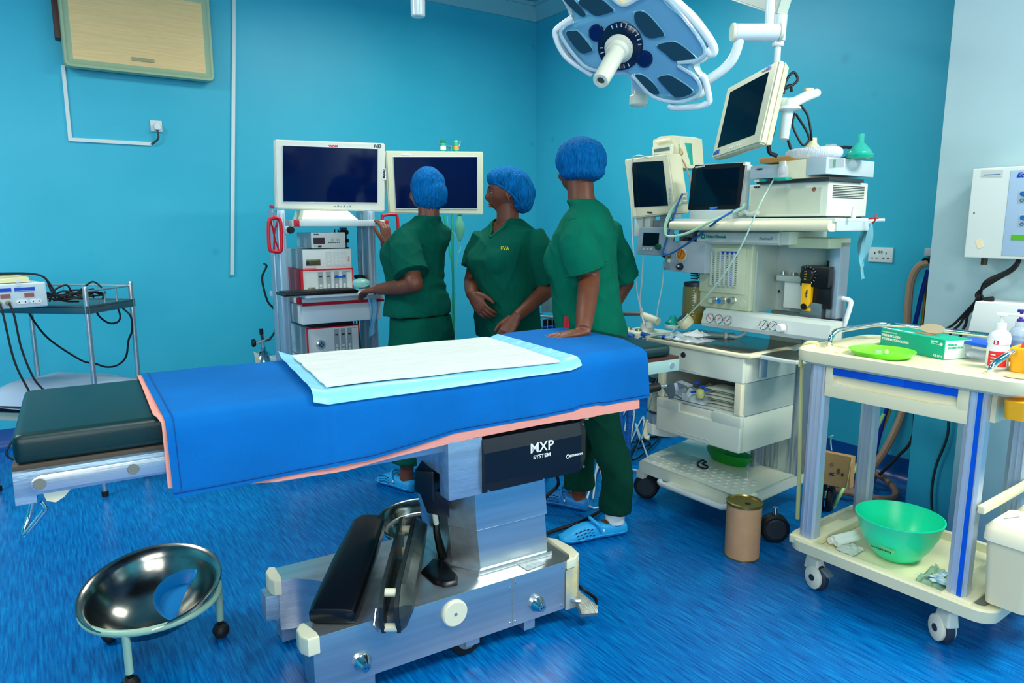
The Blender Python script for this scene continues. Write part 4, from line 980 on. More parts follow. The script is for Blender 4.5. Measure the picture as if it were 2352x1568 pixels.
def hand(b, w, d, n, side, curl, spread=.0, sc=1., thumb=1.0):
    """w wrist, d towards the fingers, n out of the palm, side towards the thumb"""
    d = Vector(d).normalized(); n = Vector(n); n = (n-d*n.dot(d)).normalized(); s_ = d.cross(n)
    if s_.dot(Vector(side)) < 0: s_ = -s_
    R = []
    for k, hw, ht in ((-.02, .026, .020), (.0, .027, .019), (.03, .037, .017), (.065, .041, .015), (.09, .039, .012), (.098, .032, .009)):
        R.append([w+(d*k+s_*hw*math.cos(a)+n*ht*math.sin(a))*sc for a in [2*math.pi*i/16 for i in range(16)]])
    b.rings(R)
    for i, (off, L, r) in enumerate(((.030, .070, .0088), (.0105, .078, .009), (-.0095, .073, .0086), (-.029, .058, .0078))):
        p = w+(d*.088+s_*off)*sc; pts = [p-d*.02*sc, p]; a = 0; sp = spread*(off/.03)
        c = curl[i] if isinstance(curl, (list, tuple)) else curl
        for q, fr_ in ((.45, 1), (.31, 1.15), (.24, .8)):
            a += c*fr_
            dd = (d*math.cos(a)+n*math.sin(a)+s_*sp).normalized()
            p = p+dd*L*q*sc; pts.append(p)
        b.tube(catmull(pts, 3), [r*1.1*sc, r*1.05*sc, r*sc, r*.93*sc, r*.8*sc], 10)
        b.ell(pts[-1], r*.82*sc, n=10, m=6)
    p = w+(d*.022+s_*.026)*sc
    t1 = p+(d*.028+s_*.022*thumb+n*.008)*sc; t2 = t1+(d*.030+s_*.012*thumb+n*.008)*sc; t3 = t2+(d*.025+s_*.002*thumb+n*.006)*sc
    b.tube(catmull([p-d*.01*sc, t1, t2, t3], 3), [.014*sc, .013*sc, .0105*sc, .0085*sc], 10)
    b.ell(t3, .0088*sc, n=10, m=6)
    return [w+(d*.09)*sc]
def head(b, c, f, up=(0, 0, 1), sc=1.):
    """c centre of the skull, f gaze"""
    f = Vector(f).normalized(); u = Vector(up); u = (u-f*u.dot(f)).normalized(); l = u.cross(f)
    n, m = 64, 48; prev = None
    g = lambda v, s_: math.exp(-(v/s_)**2)
    for i in range(m+1):
        th = math.pi*i/m; z = math.cos(th); cur = []
        for j in ([0] if i in (0, m) else range(n)):
            a = 2*math.pi*j/n; x = math.sin(th)*math.cos(a); y = math.sin(th)*math.sin(a)   # x forward, y left
            X, Y, Z = x*.094, y*.076, z*.115
            if Z < -.01:                                      # narrow the jaw, drop the back of the skull
                k = min(1, (-Z-.01)/.1); Y *= 1-.30*k
                if X < 0: X *= 1-.55*k
                else: X += .006*k
            if X > .0:
                X += .024*g(Y, .013)*g(Z+.030, .018)*(1 if X > .03 else 0)      # nose
                X += .010*g(Y, .009)*g(Z+.004, .022)*(1 if X > .03 else 0)
                X += .006*g(Y, .016)*g(Z+.046, .010)*(X > .03)
                X += .010*g(Y, .024)*g(Z+.062, .0075)*(X > .03)                   # lips
                X += .010*g(Y, .021)*g(Z+.076, .0080)*(X > .03)
                X += .009*g(Y, .025)*g(Z+.102, .014)*(X > .02)                   # chin
                X -= .009*g(abs(Y)-.031, .014)*g(Z+.002, .012)*(X > .03)          # eye sockets
                X += .005*g(Y, .05)*g(Z-.020, .010)*(X > .03)                     # brow
                Y += math.copysign(.005, Y)*g(abs(Y)-.045, .02)*g(Z+.03, .02)*(X > .02)
            cur.append(b.bm.verts.new(c+(f*X+l*Y+u*Z)*sc))
        if prev:
            for j in range(n):
                k = (j+1) % n
                if len(prev) == 1: b._f([prev[0], cur[j], cur[k]])
                elif len(cur) == 1: b._f([prev[k], prev[j], cur[0]])
                else: b._f([prev[k], prev[j], cur[j], cur[k]])
        prev = cur
    R3 = Matrix((f, l, u)).transposed()
    for sg in (-1, 1):
        e = c+(l*.073*sg+f*-.008+u*-.018)*sc
        b.ell(e, (.017*sc, .008*sc, .030*sc), R3 @ Matrix.Rotation(sg*.25, 3, 'Z'), 14, 10)
    return f, l, u
def cuff(P, c, d, r, m):
    u, v = perp(d); c = P.L(c)
    B().tube([c+(u*math.cos(a)+v*math.sin(a))*r for a in [2*math.pi*i/28 for i in range(28)]], .004, 6, closed=True).obj('sleeve_hem', m, P.t)
def cap_mesh(P, parts, seed, name='bouffant_cap'):
    b = B()
    for c, r, rot in parts: b.ell(P.L(c), r, rot, 36, 24)
    c0 = P.L(parts[0][0])
    def d(p):
        q = p-c0; a = math.atan2(q.y, q.x); z = q.z
        k = max(0, min(1, (.02-z)/.09))
        return .0035*nz(a*6+seed, z*14, seed)+.0022*math.sin(a*34+6*nz(p.x*20, p.y*20, 3+seed))*(.25+k)+.0045*nz(p.x*22, p.y*22, p.z*22+seed)
    return solid(b, name, M_cap, P.t, .006, 3, d)
def cloth_noise(seed, amp=.011, fz=9):
    def d(p):
        r1 = 1-abs(nz(p.x*6+p.z*5, p.y*6-p.z*4, seed))*3.2; r2 = 1-abs(nz(p.x*9-p.z*3, p.y*9+p.z*3, seed+9))*3.4
        return amp*(.8*nz(p.x*7+seed, p.y*7, p.z*fz)+.5*nz(p.x*16, p.y*16+seed, p.z*8+3*nz(p.x*5, p.y*5, seed))+.75*max(0, r1)**2+.55*max(0, r2)**2-.5)
    return d
def clog(P, heel, toe, m, lab=None):
    """heel and toe points on the floor"""
    h, t_ = P.L(heel), P.L(toe); h.z = t_.z = 0; L = (t_-h).length; f = (t_-h).normalized(); l = Vector((-f.y, f.x, 0))
    b = B(); R = []
    tab = [(-.01, .018, .0, .045), (.0, .032, .0, .058), (.06, .037, .0, .062), (.12, .036, .0, .070), (.16, .042, .0, .074), (.20, .046, .0, .062), (.235, .043, .002, .045), (.26, .030, .004, .030), (.268, .015, .008, .02)]
    for x, w, z0, z1 in tab:
        x = x*L/.262; rg = []
        for i in range(24):
            a = 2*math.pi*i/24; cx_, sz = math.cos(a), math.sin(a); e = .6
            zz = (z0+z1)/2+(z1-z0)/2*math.copysign(abs(sz)**e, sz)
            ww = w*math.copysign(abs(cx_)**.7, cx_)*(1-.18*max(0, sz))
            rg.append(h+f*x+l*ww+Vector((0, 0, zz+.001)))
        R.append(rg)
    b.rings(R)
    c = solid(b, 'clog', m, P.t, .004, 2)
    k = L/.262
    # sole line and strap
    B().tube([h+f*(x*k)+l*(w*s_+s_*.001)+Vector((0, 0, .022)) for s_, tb in ((1, tab[1:-1]), (-1, tab[1:-1][::-1])) for x, w, z0, z1 in tb], .003, 6, 3, closed=True).obj('sole_edge', m, c)
    st = B(); pts = [h+f*.10*k+l*.040+Vector((0, 0, .052)), h+f*.05*k+l*.041+Vector((0, 0, .070)), h+f*-.01*k+l*.02+Vector((0, 0, .078)), h+f*-.014*k-l*.02+Vector((0, 0, .078)), h+f*.05*k-l*.041+Vector((0, 0, .070)), h+f*.10*k-l*.040+Vector((0, 0, .052))]
    st = B(); pts = [h+f*.11*k+l*.040+Vector((0, 0, .040)), h+f*.125*k+l*.036+Vector((0, 0, .070)), h+f*.14*k+l*.015+Vector((0, 0, .088)), h+f*.14*k-l*.015+Vector((0, 0, .088)), h+f*.125*k-l*.036+Vector((0, 0, .070)), h+f*.11*k-l*.040+Vector((0, 0, .040))]
    st.tube(pts, .0075, 8, 5).obj('strap', m, c)
    for s_ in (1, -1):
        B().lathe([(0, .003), (.006, .002), (.007, 0)], h+f*.107*k+l*.0415*s_+Vector((0, 0, .045)), l*s_, 14).obj('rivet', M_wink, c)
        hb = B()
        for i in range(5):
            for j in range(3):
                x = .145+i*.016+j*.004; zz = .030+.013*j+.004*math.sin(i); w = interp(x, [(q[0], q[1]) for q in tab])*(1-.14*(zz/.06)**2)+.001
                p = h+f*x*k+l*w*s_*1.0+Vector((0, 0, zz))
                hb.obox(p, (.011, .004, .0035), f+Vector((0, 0, -.3)), l, Vector((0, 0, 1)))
        hb.obj('vent_holes', M_hole, c)
    return c
# ---------------------------------------------------------------- woman reaching to the tower
def woman_one():
    P = Person(1.63, 3.28, (-.30, .95), 'woman in green scrubs and blue bouffant cap seen from behind, reaching to the equipment tower'); f, l = P.f, P.l
    Yc = 3.28
    hip = px(962, 745, 3.30); wst = px(955, 655, 3.29); chs = px(955, 585, 3.28); shd = px(975, 528, 3.25); nck = px(985, 497, 3.24)
    hem = px(958, 722, 3.30)
    hd = px(984, 436, 3.26)
    # skin
    b = B()
    b.rings([P.ring(hip, .13, .10), P.ring(wst, .12, .09), P.ring(chs, .13, .10), P.ring(shd, .14, .07), P.ring(shd+Vector((0, 0, .05)), .06, .05)])
    b.tube([P.L(shd), P.L(nck), P.L(hd-Vector((0, 0, .03)))], [.062, .055, .052], 20)
    head(b, P.L(hd), (-.55, .83, -.02), sc=.97)
    sl = px(925, 548, 3.20); el = px(952, 652, 3.06); wl = px(868, 664, 3.30)
    b.tube(catmull([P.L(sl), P.L(sl.lerp(el, .5)), P.L(el)], 4), [.05, .046, .043], 16)
    b.ell(P.L(el), .042); b.tube(catmull([P.L(el), P.L(el.lerp(wl, .4))-Vector((0, 0, .004)), P.L(wl)], 4), [.041, .043, .036, .027], 16)
    hand(b, P.L(wl), wl-el+Vector((-.02, .10, -.02)), (0.1, .1, -1), (.3, .9, .3), [.25, .3, .35, .4])
    sr = px(1000, 535, 3.36); er = px(925, 600, 3.56); wr = px(890, 560, 3.70)
    b.tube(catmull([P.L(sr), P.L(er)], 4), [.05, .042], 16); b.ell(P.L(er), .041)
    b.tube([P.L(er), P.L(er.lerp(wr, .5)), P.L(wr)], [.04, .036, .026], 16)
    hand(b, P.L(wr), (-.05, .12, .9), (-.3, .9, .2), (-1, 0, .3), [.35, .4, .45, .5], .12, .95)
    la = Vector((1.515, 3.20, .09)); ra = Vector((1.70, 3.30, .09))
    for ank, s_ in ((la, 1), (ra, -1)):
        b.tube([P.L(hip+l*.08*s_-Vector((0, 0, .05))), P.L(ank+Vector((.02, 0, .40))), P.L(ank), P.L(ank)-Vector((0, 0, .05))], [.08, .055, .034, .04], 16)
        b.ell(P.L(ank+f*.05-Vector((0, 0, .045))), (.035, .035, .03))
    solid(b, 'body', M_skin, P.t, .0045, 2)
    # tunic
    b = B()
    b.rings([P.ring(hem, .185, .148, .8), P.ring(hem.lerp(wst, .4), .178, .142, .8, fwd=-.004), P.ring(wst, .158, .128, .85), P.ring(wst.lerp(chs, .5), .160, .135, .85, fwd=.015), P.ring(chs, .172, .140, .85, fwd=.02), P.ring(chs.lerp(shd, .6), .185, .12, .8, fwd=.01), P.ring(shd, .175, .085, .8), P.ring(shd+Vector((0, 0, .035)), .11, .065, .85), P.ring(nck+Vector((0, 0, .006)), .068, .060, .9)])
    se = sl.lerp(el, .80)
    b.tube(catmull([P.L(sl-l*.03+Vector((0, 0, .02))), P.L(sl.lerp(el, .3)), P.L(se)], 4), [.07, .082, .084], 20)
    b.tube(catmull([P.L(sr), P.L(sr.lerp(er, .75))], 4), [.07, .082], 20)
    cuff(P, se-(el-sl).normalized()*.004, el-sl, .083, M_scrub)
    bust = P.L(chs+f*.095+l*.065+Vector((0, 0, .0))); b.ell(bust, (.07, .07, .085)); b.ell(bust-l*.13, (.07, .07, .085))
    cn = cloth_noise(2, .006)
    def dd(p):
        w_ = p+P.o; k = math.exp(-((w_.z-wst.z)/.05)**2)
        return cn(p)+.007*k*math.sin((w_.z+.15*nz(p.x*6, p.y*6, 1))*110)*max(0, nz(p.x*3, p.y*3, 5)+.5)
    solid(b, 'tunic', M_scrub, P.t, .007, 4, dd)
    # trousers
    b = B()
    b.rings([P.ring(hip-Vector((0, 0, .14)), .178, .135, .85, fwd=-.02), P.ring(hip-Vector((0, 0, .06)), .178, .142, .85, fwd=-.02), P.ring(hip+Vector((0, 0, .05)), .165, .13, .85, fwd=-.01)])
    for ank, s_ in ((la, 1), (ra, -1)):
        b.tube(catmull([P.L(hip+l*.085*s_-Vector((0, 0, .08))), P.L(hip.lerp(ank, .5)+l*.06*s_*.3), P.L(ank+Vector((0, 0, .045)))], 5), [.105, .09, .08, .078], 20)
    solid(b, 'trousers', M_trous if 0 else M_scrub, P.t, .008, 4, cloth_noise(5, .006, 5))
    cap_mesh(P, [(px(983, 428, 3.26), (.088, .098, .098), Matrix.Rotation(-.3, 3, 'Z')), (px(988, 445, 3.24), (.086, .092, .090), Matrix.Identity(3))], 3)
    clog(P, (1.52, 3.15, 0), (1.445, 3.385, 0), M_clog); clog(P, (1.72, 3.22, 0), (1.66, 3.47, 0), M_clog)
    q = P.L(px(896, 549, 3.14)); 
    badge = P.L(chs.lerp(shd, .55)+f*.125+l*.06)
    B().obox(badge, (.03, .012, .004), f.cross(Vector((0, 0, 1))), Vector((0, 0, 1)), f).obj('yellow_name', M_ythread, P.t)
woman_one()
# ---------------------------------------------------------------- woman in profile
def woman_two():
    P = Person(2.14, 3.06, (-1, -.06), 'woman in green scrubs with blue bouffant cap in left profile, standing between two colleagues'); f, l = P.f, P.l
    hip = px(1172, 790, 3.06); wst = px(1165, 680, 3.06); chs = px(1162, 595, 3.06); shd = px(1168, 527, 3.06); nck = px(1166, 500, 3.05); hem = px(1168, 772, 3.06)
    hd = px(1165, 438, 3.05); hf = Vector((-.80, .60, -.04))
    b = B()
    b.rings([P.ring(hip, .13, .10), P.ring(wst, .12, .10), P.ring(chs, .145, .115, fwd=.012), P.ring(shd, .155, .082), P.ring(shd+Vector((0, 0, .05)), .06, .05)])
    b.tube([P.L(shd-Vector((0, 0, .02))), P.L(nck), P.L(hd-Vector((0, 0, .05)))], [.066, .057, .054], 20)
    hfr = head(b, P.L(hd), hf, sc=1.0)
    sl = px(1228, 552, 2.90); el = px(1268, 655, 2.86); wl = px(1186, 728, 2.80)
    b.tube(catmull([P.L(sl), P.L(sl.lerp(el, .5)), P.L(el)], 4), [.05, .046, .043], 16); b.ell(P.L(el), .042)
    b.tube(catmull([P.L(el), P.L(el.lerp(wl, .35)), P.L(wl)], 4), [.042, .043, .036, .028], 16)
    hand(b, P.L(wl), Vector((-.10, .0, -.11)), (.55, .5, -.65), (.1, 1, .4), [.42, .5, .52, .5], .04)
    sr = px(1108, 553, 3.20); er = px(1086, 640, 3.24); wr = px(1084, 677, 3.04)
    er = px(1083, 650, 3.20)
    b.tube(catmull([P.L(sr), P.L(er)], 4), [.05, .043], 16); b.ell(P.L(er), .042)
    b.tube(catmull([P.L(er), P.L(er.lerp(wr, .5)), P.L(wr)], 4), [.041, .038, .029], 16)
    hand(b, P.L(wr), Vector((.04, -.12, -.13)), (.9, .3, -.1), (.4, -.5, .6), [.28, .32, .38, .42], .05)
    for s_ in (1, -1):
        ank = Vector((2.16, 3.06, .09))+l*.10*s_
        b.tube([P.L(hip+l*.08*s_-Vector((0, 0, .05))), P.L(ank+Vector((.0, 0, .40))), P.L(ank), P.L(ank)-Vector((0, 0, .05))], [.08, .055, .034, .04], 16)
        b.ell(P.L(ank+f*.05-Vector((0, 0, .045))), (.035, .035, .03))
    body = solid(b, 'body', M_skin, P.t, .004, 1)
    F_, L_, U_ = hfr
    for sg in (1, -1):
        e = P.L(hd)+F_*.083+L_*.031*sg+U_*-.003
        eb = B().ell(e-F_*.0115, .0115, n=18, m=12).obj('eye', mat('eye white', (170, 160, 148), .25), P.t)
        B().ell(e-F_*.0026, (.0048, .0048, .0048), n=12, m=8).obj('iris', mat('dark iris', (24, 14, 10), .15), eb)
        B().tube([e+F_*-.002+L_*sg*-.012+U_*.003, e+F_*.0015+U_*.0055, e+F_*-.005+L_*sg*.013+U_*.001], .0036, 6, 4).obj('eyelid', mat('dark skin fold', (84, 46, 32), .5), P.t)
        B().tube([e+F_*.008+L_*sg*-.014+U_*.019, e+F_*.009+U_*.024, e+F_*.0+L_*sg*.016+U_*.020], .0022, 6, 4).obj('eyebrow', mat('black hair', (14, 10, 9), .7), P.t)
    m_lip = mat('lip skin', (92, 44, 38), .45)
    for zz, rr_ in ((-.0635, .0032), (-.0745, .0038)):
        B().tube([P.L(hd)+F_*.079+L_*.022+U_*(zz-.001), P.L(hd)+F_*.0925+L_*.010+U_*zz, P.L(hd)+F_*.0945+U_*zz, P.L(hd)+F_*.0925-L_*.010+U_*zz, P.L(hd)+F_*.079-L_*.022+U_*(zz-.001)], rr_, 8, 4).obj('lip', m_lip, P.t)
    ear = P.L(hd)+L_*.080+F_*-.008+U_*-.018
    B().tube([ear+F_*.010+U_*.022, ear+F_*.0+U_*.030, ear-F_*.014+U_*.018, ear-F_*.013-U_*.006, ear-F_*.002-U_*.026], .0035, 6, 4).obj('ear_rim', M_skin, P.t)
    B().ell(ear+L_*.003-U_*.031-F_*.001, .003, n=8, m=6).obj('ear_stud', M_chrome, P.t)
    # tunic with V neck
    b = B()
    b.rings([P.ring(hem, .190, .150, .8), P.ring(hem.lerp(wst, .5), .188, .150, .8, fwd=.005), P.ring(wst, .180, .148, .82, fwd=.01), P.ring(wst.lerp(chs, .5), .178, .145, .82, fwd=.018), P.ring(chs, .186, .150, .82, fwd=.03), P.ring(chs.lerp(shd, .6), .195, .122, .8, fwd=.018), P.ring(shd, .185, .088, .8), P.ring(shd+Vector((0, 0, .035)), .115, .070, .85), P.ring(nck+Vector((0, 0, -.002)), .075, .066, .9)])
    b.tube(catmull([P.L(sl-l*.04+Vector((0, 0, .025))), P.L(sl.lerp(el, .4)), P.L(sl.lerp(el, .92))], 4), [.075, .088, .088], 20)
    b.tube(catmull([P.L(sr+l*.04+Vector((0, 0, .025))), P.L(sr.lerp(er, .3)), P.L(sr.lerp(er, .66))], 4), [.072, .078, .080], 20)
    bust = P.L(chs+f*.10+l*.08+Vector((0, 0, -.01))); b.ell(bust, (.075, .08, .085)); b.ell(bust-l*.16, (.075, .08, .085))
    top = P.L(nck).z+.02; vb = P.L(px(1142, 545, 2.95)).z
    def cut(p):
        if p.z < vb: return False
        q = p-P.L(nck); fx = q.dot(f); lx = q.dot(l)
        if fx < .015: return False
        return abs(lx+.0) < .006+(p.z-vb)/(top-vb)*.074
    tu = solid(b, 'tunic', M_scrub, P.t, .007, 4, cloth_noise(8, .006), cut)
    # neckband
    pts = []
    bm = bmesh.new(); bm.from_mesh(tu.data)
    from mathutils.bvhtree import BVHTree
    bv = BVHTree.FromBMesh(bm)
    def onf(lx, z):
        o_ = P.L(nck)+l*lx; o_ = Vector((o_.x, o_.y, z))+f*.5
        h = bv.ray_cast(o_, -f)
        return (h[0] if h[0] is not None else o_-f*.4)
    for i in range(9):
        k = i/8; pts.append(onf(.064-.058*k+.004, top-.045+(vb-top+.045)*k)+f*.003)
    for i in range(1, 9):
        k = i/8; pts.append(onf(-.006-.058*k, vb+(top-.045-vb)*k)+f*.003)
    nb = B().tube(pts, .007, 8, 2); nb = nb.obj('neckband', M_scrub2, P.t)
    xx = -l*-1
    tp = onf(.105, P.L(px(1160, 571, 2.95)).z)+f*.004
    n_ = (f+l*.35).normalized(); xd = Vector((0, 0, 1)).cross(n_)
    hit = bv.ray_cast(P.L(px(1160, 571, 2.6)), (px(1160, 571, 3.2)-px(1160, 571, 2.6)).normalized())
    if hit[0] is not None: tp = hit[0]; n_ = hit[1]; xd = Vector((0, 0, 1)).cross(n_)
    text(tu, 'EVA', tp+n_*.0025, xd, (0, 0, 1), .018, M_ythread, 'embroidered_name', bold=.0004)
    bm.free()
    b = B()
    b.rings([P.ring(hip-Vector((0, 0, .14)), .178, .135, .85), P.ring(hip-Vector((0, 0, .06)), .178, .142, .85), P.ring(hip+Vector((0, 0, .06)), .165, .13, .85)])
    for s_ in (1, -1):
        ank = Vector((2.16, 3.06, .09))+l*.10*s_
        b.tube(catmull([P.L(hip+l*.085*s_-Vector((0, 0, .08))), P.L(hip.lerp(ank, .5)), P.L(ank+Vector((0, 0, .04)))], 5), [.105, .09, .08, .078], 20)
    solid(b, 'trousers', M_scrub, P.t, .008, 4, cloth_noise(6, .006, 5))
    CR = Matrix((F_, L_, U_)).transposed(); CC = lambda x, z: P.L(hd)+F_*x+U_*z
    cap_mesh(P, [(P.o+CC(.004, .062), (.098, .090, .060), CR), (P.o+CC(-.035, .028), (.088, .096, .082), CR), (P.o+CC(-.075, -.02), (.066, .082, .095), CR)], 9)
    band = [P.L(hd)+F_*x+L_*y+U_*z for x, y, z in ((.092, 0, .050), (.074, .050, .044), (.03, .083, .022), (-.02, .088, -.015), (-.055, .080, -.06), (-.085, .03, -.10), (-.085, -.03, -.10), (-.055, -.080, -.06), (-.02, -.088, -.015), (.03, -.083, .022), (.074, -.050, .044))]
    B().tube(band, .006, 8, 5, closed=True).obj('cap_elastic', M_cap, P.t)
    for s_ in (1, -1):
        h_ = Vector((2.22, 3.06, 0))+l*.10*s_; clog(P, h_, h_+f*.26, M_clogd)
woman_two()
# ---------------------------------------------------------------- woman leaning on the table
def woman_three():
    P = Person(2.08, 2.43, (-.62, .78), 'tall woman in green scrubs and round blue cap, leaning one hand on the table'); f, l = P.f, P.l
    hip = px(1366, 815, 2.42); wst = px(1352, 690, 2.42); chs = px(1348, 590, 2.42); shd = px(1352, 500, 2.42); nck = px(1335, 458, 2.43); hem = px(1362, 800, 2.42)
    hd = px(1332, 385, 2.46); hf = Vector((-.30, .95, -.03))
    b = B()
    b.rings([P.ring(hip, .14, .11), P.ring(wst, .13, .10), P.ring(chs, .13, .10), P.ring(shd, .12, .06), P.ring(shd+Vector((0, 0, .05)), .06, .05)])
    b.tube([P.L(shd), P.L(nck), P.L(hd-Vector((0, 0, .03)))], [.066, .060, .057], 20)
    F_, L_, U_ = head(b, P.L(hd), hf, sc=1.0)
    hw = T.w(T.Z(1340, 757, .955)); hw = Vector(hw)
    sl = px(1318, 525, 2.30); el = px(1354, 640, 2.27); wl = Vector((hw.x, hw.y, .952))
    b.tube(catmull([P.L(sl-l*.05-Vector((0, 0, .03))), P.L(sl.lerp(el, .5)), P.L(el)], 4), [.038, .048, .046], 16); b.ell(P.L(el), .046)
    b.tube(catmull([P.L(el), P.L(el.lerp(wl, .3)), P.L(el.lerp(wl, .8)), P.L(wl)], 4), [.046, .045, .036, .030], 16)
    hand(b, P.L(wl)-Vector((0, 0, .006)), Vector((-.16, .03, -.012)), (0, 0, -1), (.3, 1, 0), [.05, .05, .08, .1], .12)
    sr = px(1398, 528, 2.56); er = px(1436, 648, 2.62); wr = px(1400, 720, 2.66)
    b.tube(catmull([P.L(sr), P.L(er)], 4), [.045, .044], 16); b.ell(P.L(er), .045)
    b.tube([P.L(er), P.L(wr)], [.044, .03], 16); hand(b, P.L(wr), (-.2, .1, -.7), (-.6, -.5, 0), (-.5, .5, 0), .4)
    la = Vector((2.045, 2.195, .09)); ra = Vector((2.09, 2.50, .09))
    for ank, s_ in ((la, 1), (ra, -1)):
        b.tube(catmull([P.L(hip+l*.08*s_-Vector((0, 0, .05))), P.L(hip.lerp(ank, .45)+l*.02*s_), P.L(ank+Vector((0, 0, .2))), P.L(ank), P.L(ank)-Vector((0, 0, .05))], 4), [.07, .05, .042, .034, .034], 16)
        b.ell(P.L(ank+(Vector((-.05, .01, -.045)) if s_ > 0 else Vector((-.015, .045, -.045)))), (.030, .030, .028))
    solid(b, 'body', M_skin, P.t, .0045, 2)
    b = B()
    b.rings([P.ring(hem, .190, .155, .8), P.ring(hem.lerp(wst, .5), .185, .155, .8), P.ring(wst, .175, .148, .85, fwd=.008), P.ring(wst.lerp(chs, .5), .178, .150, .85, fwd=.018), P.ring(chs, .188, .155, .85, fwd=.022), P.ring(chs.lerp(shd, .6), .200, .135, .8, fwd=.01), P.ring(shd, .190, .098, .8, fwd=-.004), P.ring(shd+Vector((0, 0, .045)), .125, .075, .85), P.ring(nck+Vector((0, 0, .0)), .072, .068, .9)])
    b.tube(catmull([P.L(sl-l*.05+Vector((0, 0, .01))), P.L(sl.lerp(el, .35)), P.L(sl.lerp(el, .82))], 4), [.070, .082, .088], 20)
    b.tube(catmull([P.L(sr+l*.05+Vector((0, 0, .0))), P.L(sr.lerp(er, .5)), P.L(sr.lerp(er, .9))], 4), [.066, .078, .082], 20)
    cuff(P, sl.lerp(el, .805), el-sl, .087, M_scrub2)
    bust = P.L(chs+f*.095+l*.07-Vector((0, 0, .02))); b.ell(bust, (.085, .085, .11)); b.ell(bust-l*.14, (.085, .085, .11))
    solid(b, 'tunic', M_scrub2, P.t, .007, 4, cloth_noise(14, .006))
    b = B()
    b.rings([P.ring(hip-Vector((0, 0, .14)), .182, .14, .85), P.ring(hip-Vector((0, 0, .06)), .182, .145, .85), P.ring(hip+Vector((0, 0, .05)), .17, .13, .85)])
    for ank, s_ in ((la, 1), (ra, -1)):
        b.tube(catmull([P.L(hip+l*.09*s_-Vector((0, 0, .08))), P.L(hip.lerp(ank, .45)+l*.02*s_), P.L(ank+Vector((.0, 0, .20))), P.L(ank+Vector((.0, 0, .02)))], 5), [.104, .084, .072, .076], 20)
    solid(b, 'trousers', M_trous, P.t, .008, 4, cloth_noise(16, .007, 5))
    cap_mesh(P, [(px(1335, 366, 2.46), (.112, .112, .096), Matrix.Identity(3)), (px(1338, 395, 2.44), (.098, .098, .045), Matrix.Identity(3))], 21)
    c1 = clog(P, W0.Z(1432, 1222, 0), W0.Z(1290, 1247, 0), M_clog)
    c2 = clog(P, W0.Z(1345, 1172, 0), W0.Z(1246, 1150, 0), M_clogd)
    B().tube([P.L(la)+Vector((.0, .0, -.035)), P.L(la)+Vector((0, 0, .03))], .043, 20).obj('sock', M_white, P.t)
    q = P.L(px(1303, 737, 2.30))
    B().hexa([q+Vector(v) for v in ((-.012, 0, -.03), (.012, 0, -.03), (.012, .01, -.03), (-.012, .01, -.03), (-.006, 0, .02), (.004, 0, .02), (.004, .01, .02), (-.006, .01, .02))]).obj('red_tag', M_red, P.t)
    badge = P.L(chs.lerp(shd, .45)+f*.140+l*.07)
    B().obox(badge, (.03, .014, .004), f.cross(Vector((0, 0, 1))), Vector((0, 0, 1)), f).obj('yellow_name', M_ythread, P.t)
woman_three()
# ================================================================ anaesthesia machine
M = Fr(2.445, 2.445, -87.5)
def fm(px0, py0, px1, py1, y): a, b = M.Y(px0, py0, y), M.Y(px1, py1, y); return min(a.x, b.x), max(a.x, b.x), min(a.z, b.z), max(a.z, b.z)
M_am = mat('cream grey enamel', (218, 224, 204), .35)
M_am2 = mat('pale grey machine plastic', (204, 214, 208), .35)
M_amy = mat('yellowed cream plastic', (236, 228, 192), .38)
M_inner = mat('grey green metal', (184, 198, 188), .4, .2)
M_tray = mat('dull tray steel', (120, 122, 112), .22, .9, bump=.03, bscale=30)
t = AM = thing('anaesthesia_machine', 'big cream anaesthesia machine with flow tubes and drawers against the right wall', 'anaesthesia machine', M)
# base tray with moulded dimples
bt = B()
out = [(.02, -.035), (.56, -.035), (.60, -.05), (.63, -.03), (.63, .06), (.60, .08), (.60, .56), (-.06, .56), (-.06, .42), (0, .05)]
bt.prism([(x, y) for x, y in out], .145, .205, 'z', .012, 3)
b_ = bt.obj('base_tray', M_am, t)
dm = B()
for i in range(13):
    for j in range(5):
        x = .035+i*.042+(j % 2)*.02; y = .01+j*.038
        if x < .57: dm.lathe([(0, .0035), (.008, .003), (.012, 0)], (x, y, .205), (0, 0, 1), 10)
o = dm.obj('moulded_dimples', M_am2, b_); o['kind'] = 'stuff'
B().prism([(.0, -.03), (.04, -.03), (.04, .04), (.01, .05)], .11, .15, 'z', .004).obj('tray_corner', M_am, t)
fbx = fm(1517, 1095, 1672, 1165, -.07)
B().tube([(fbx[0], -.075, .155), (fbx[0]+.02, -.085, .15), (fbx[1]-.02, -.085, .15), (fbx[1], -.075, .155)], .014, 12).obj('foot_rail', M_am2, t)
B().prism([(fbx[0]+.03, -.075), (fbx[1]-.03, -.075), (fbx[1]-.03, -.03), (fbx[0]+.03, -.03)], .145, .155, 'z').obj('foot_rail_bracket', M_am2, t)
def big_castor(x, y, yaw, par):
    r = .062; ax = Vector((math.cos(yaw), math.sin(yaw), 0)); c = Vector((x, y, r))
    w = B().cyl(c-ax*.026, c-ax*.004, r, n=32, bev=.008).cyl(c+ax*.004, c+ax*.026, r, n=32, bev=.008).obj('castor', M_rubber, par)
    B().lathe([(0, .003), (.042, .003), (.045, 0)], c+ax*.026, ax, 28).lathe([(0, .003), (.042, .003), (.045, 0)], c-ax*.026, -ax, 28).obj('wheel_disc', M_dgrey, w)
    B().cyl(c-ax*.003, c+ax*.003, r*.9, n=24).cyl(c, c+Vector((0, 0, r+.03)), .012, n=12).obj('steel_fork', M_chrome, w)
big_castor(.025, .02, -1.05, t); big_castor(.70, .09, -.7, t); big_castor(.655, .60, .3, t); big_castor(-.02, .50, .3, t)
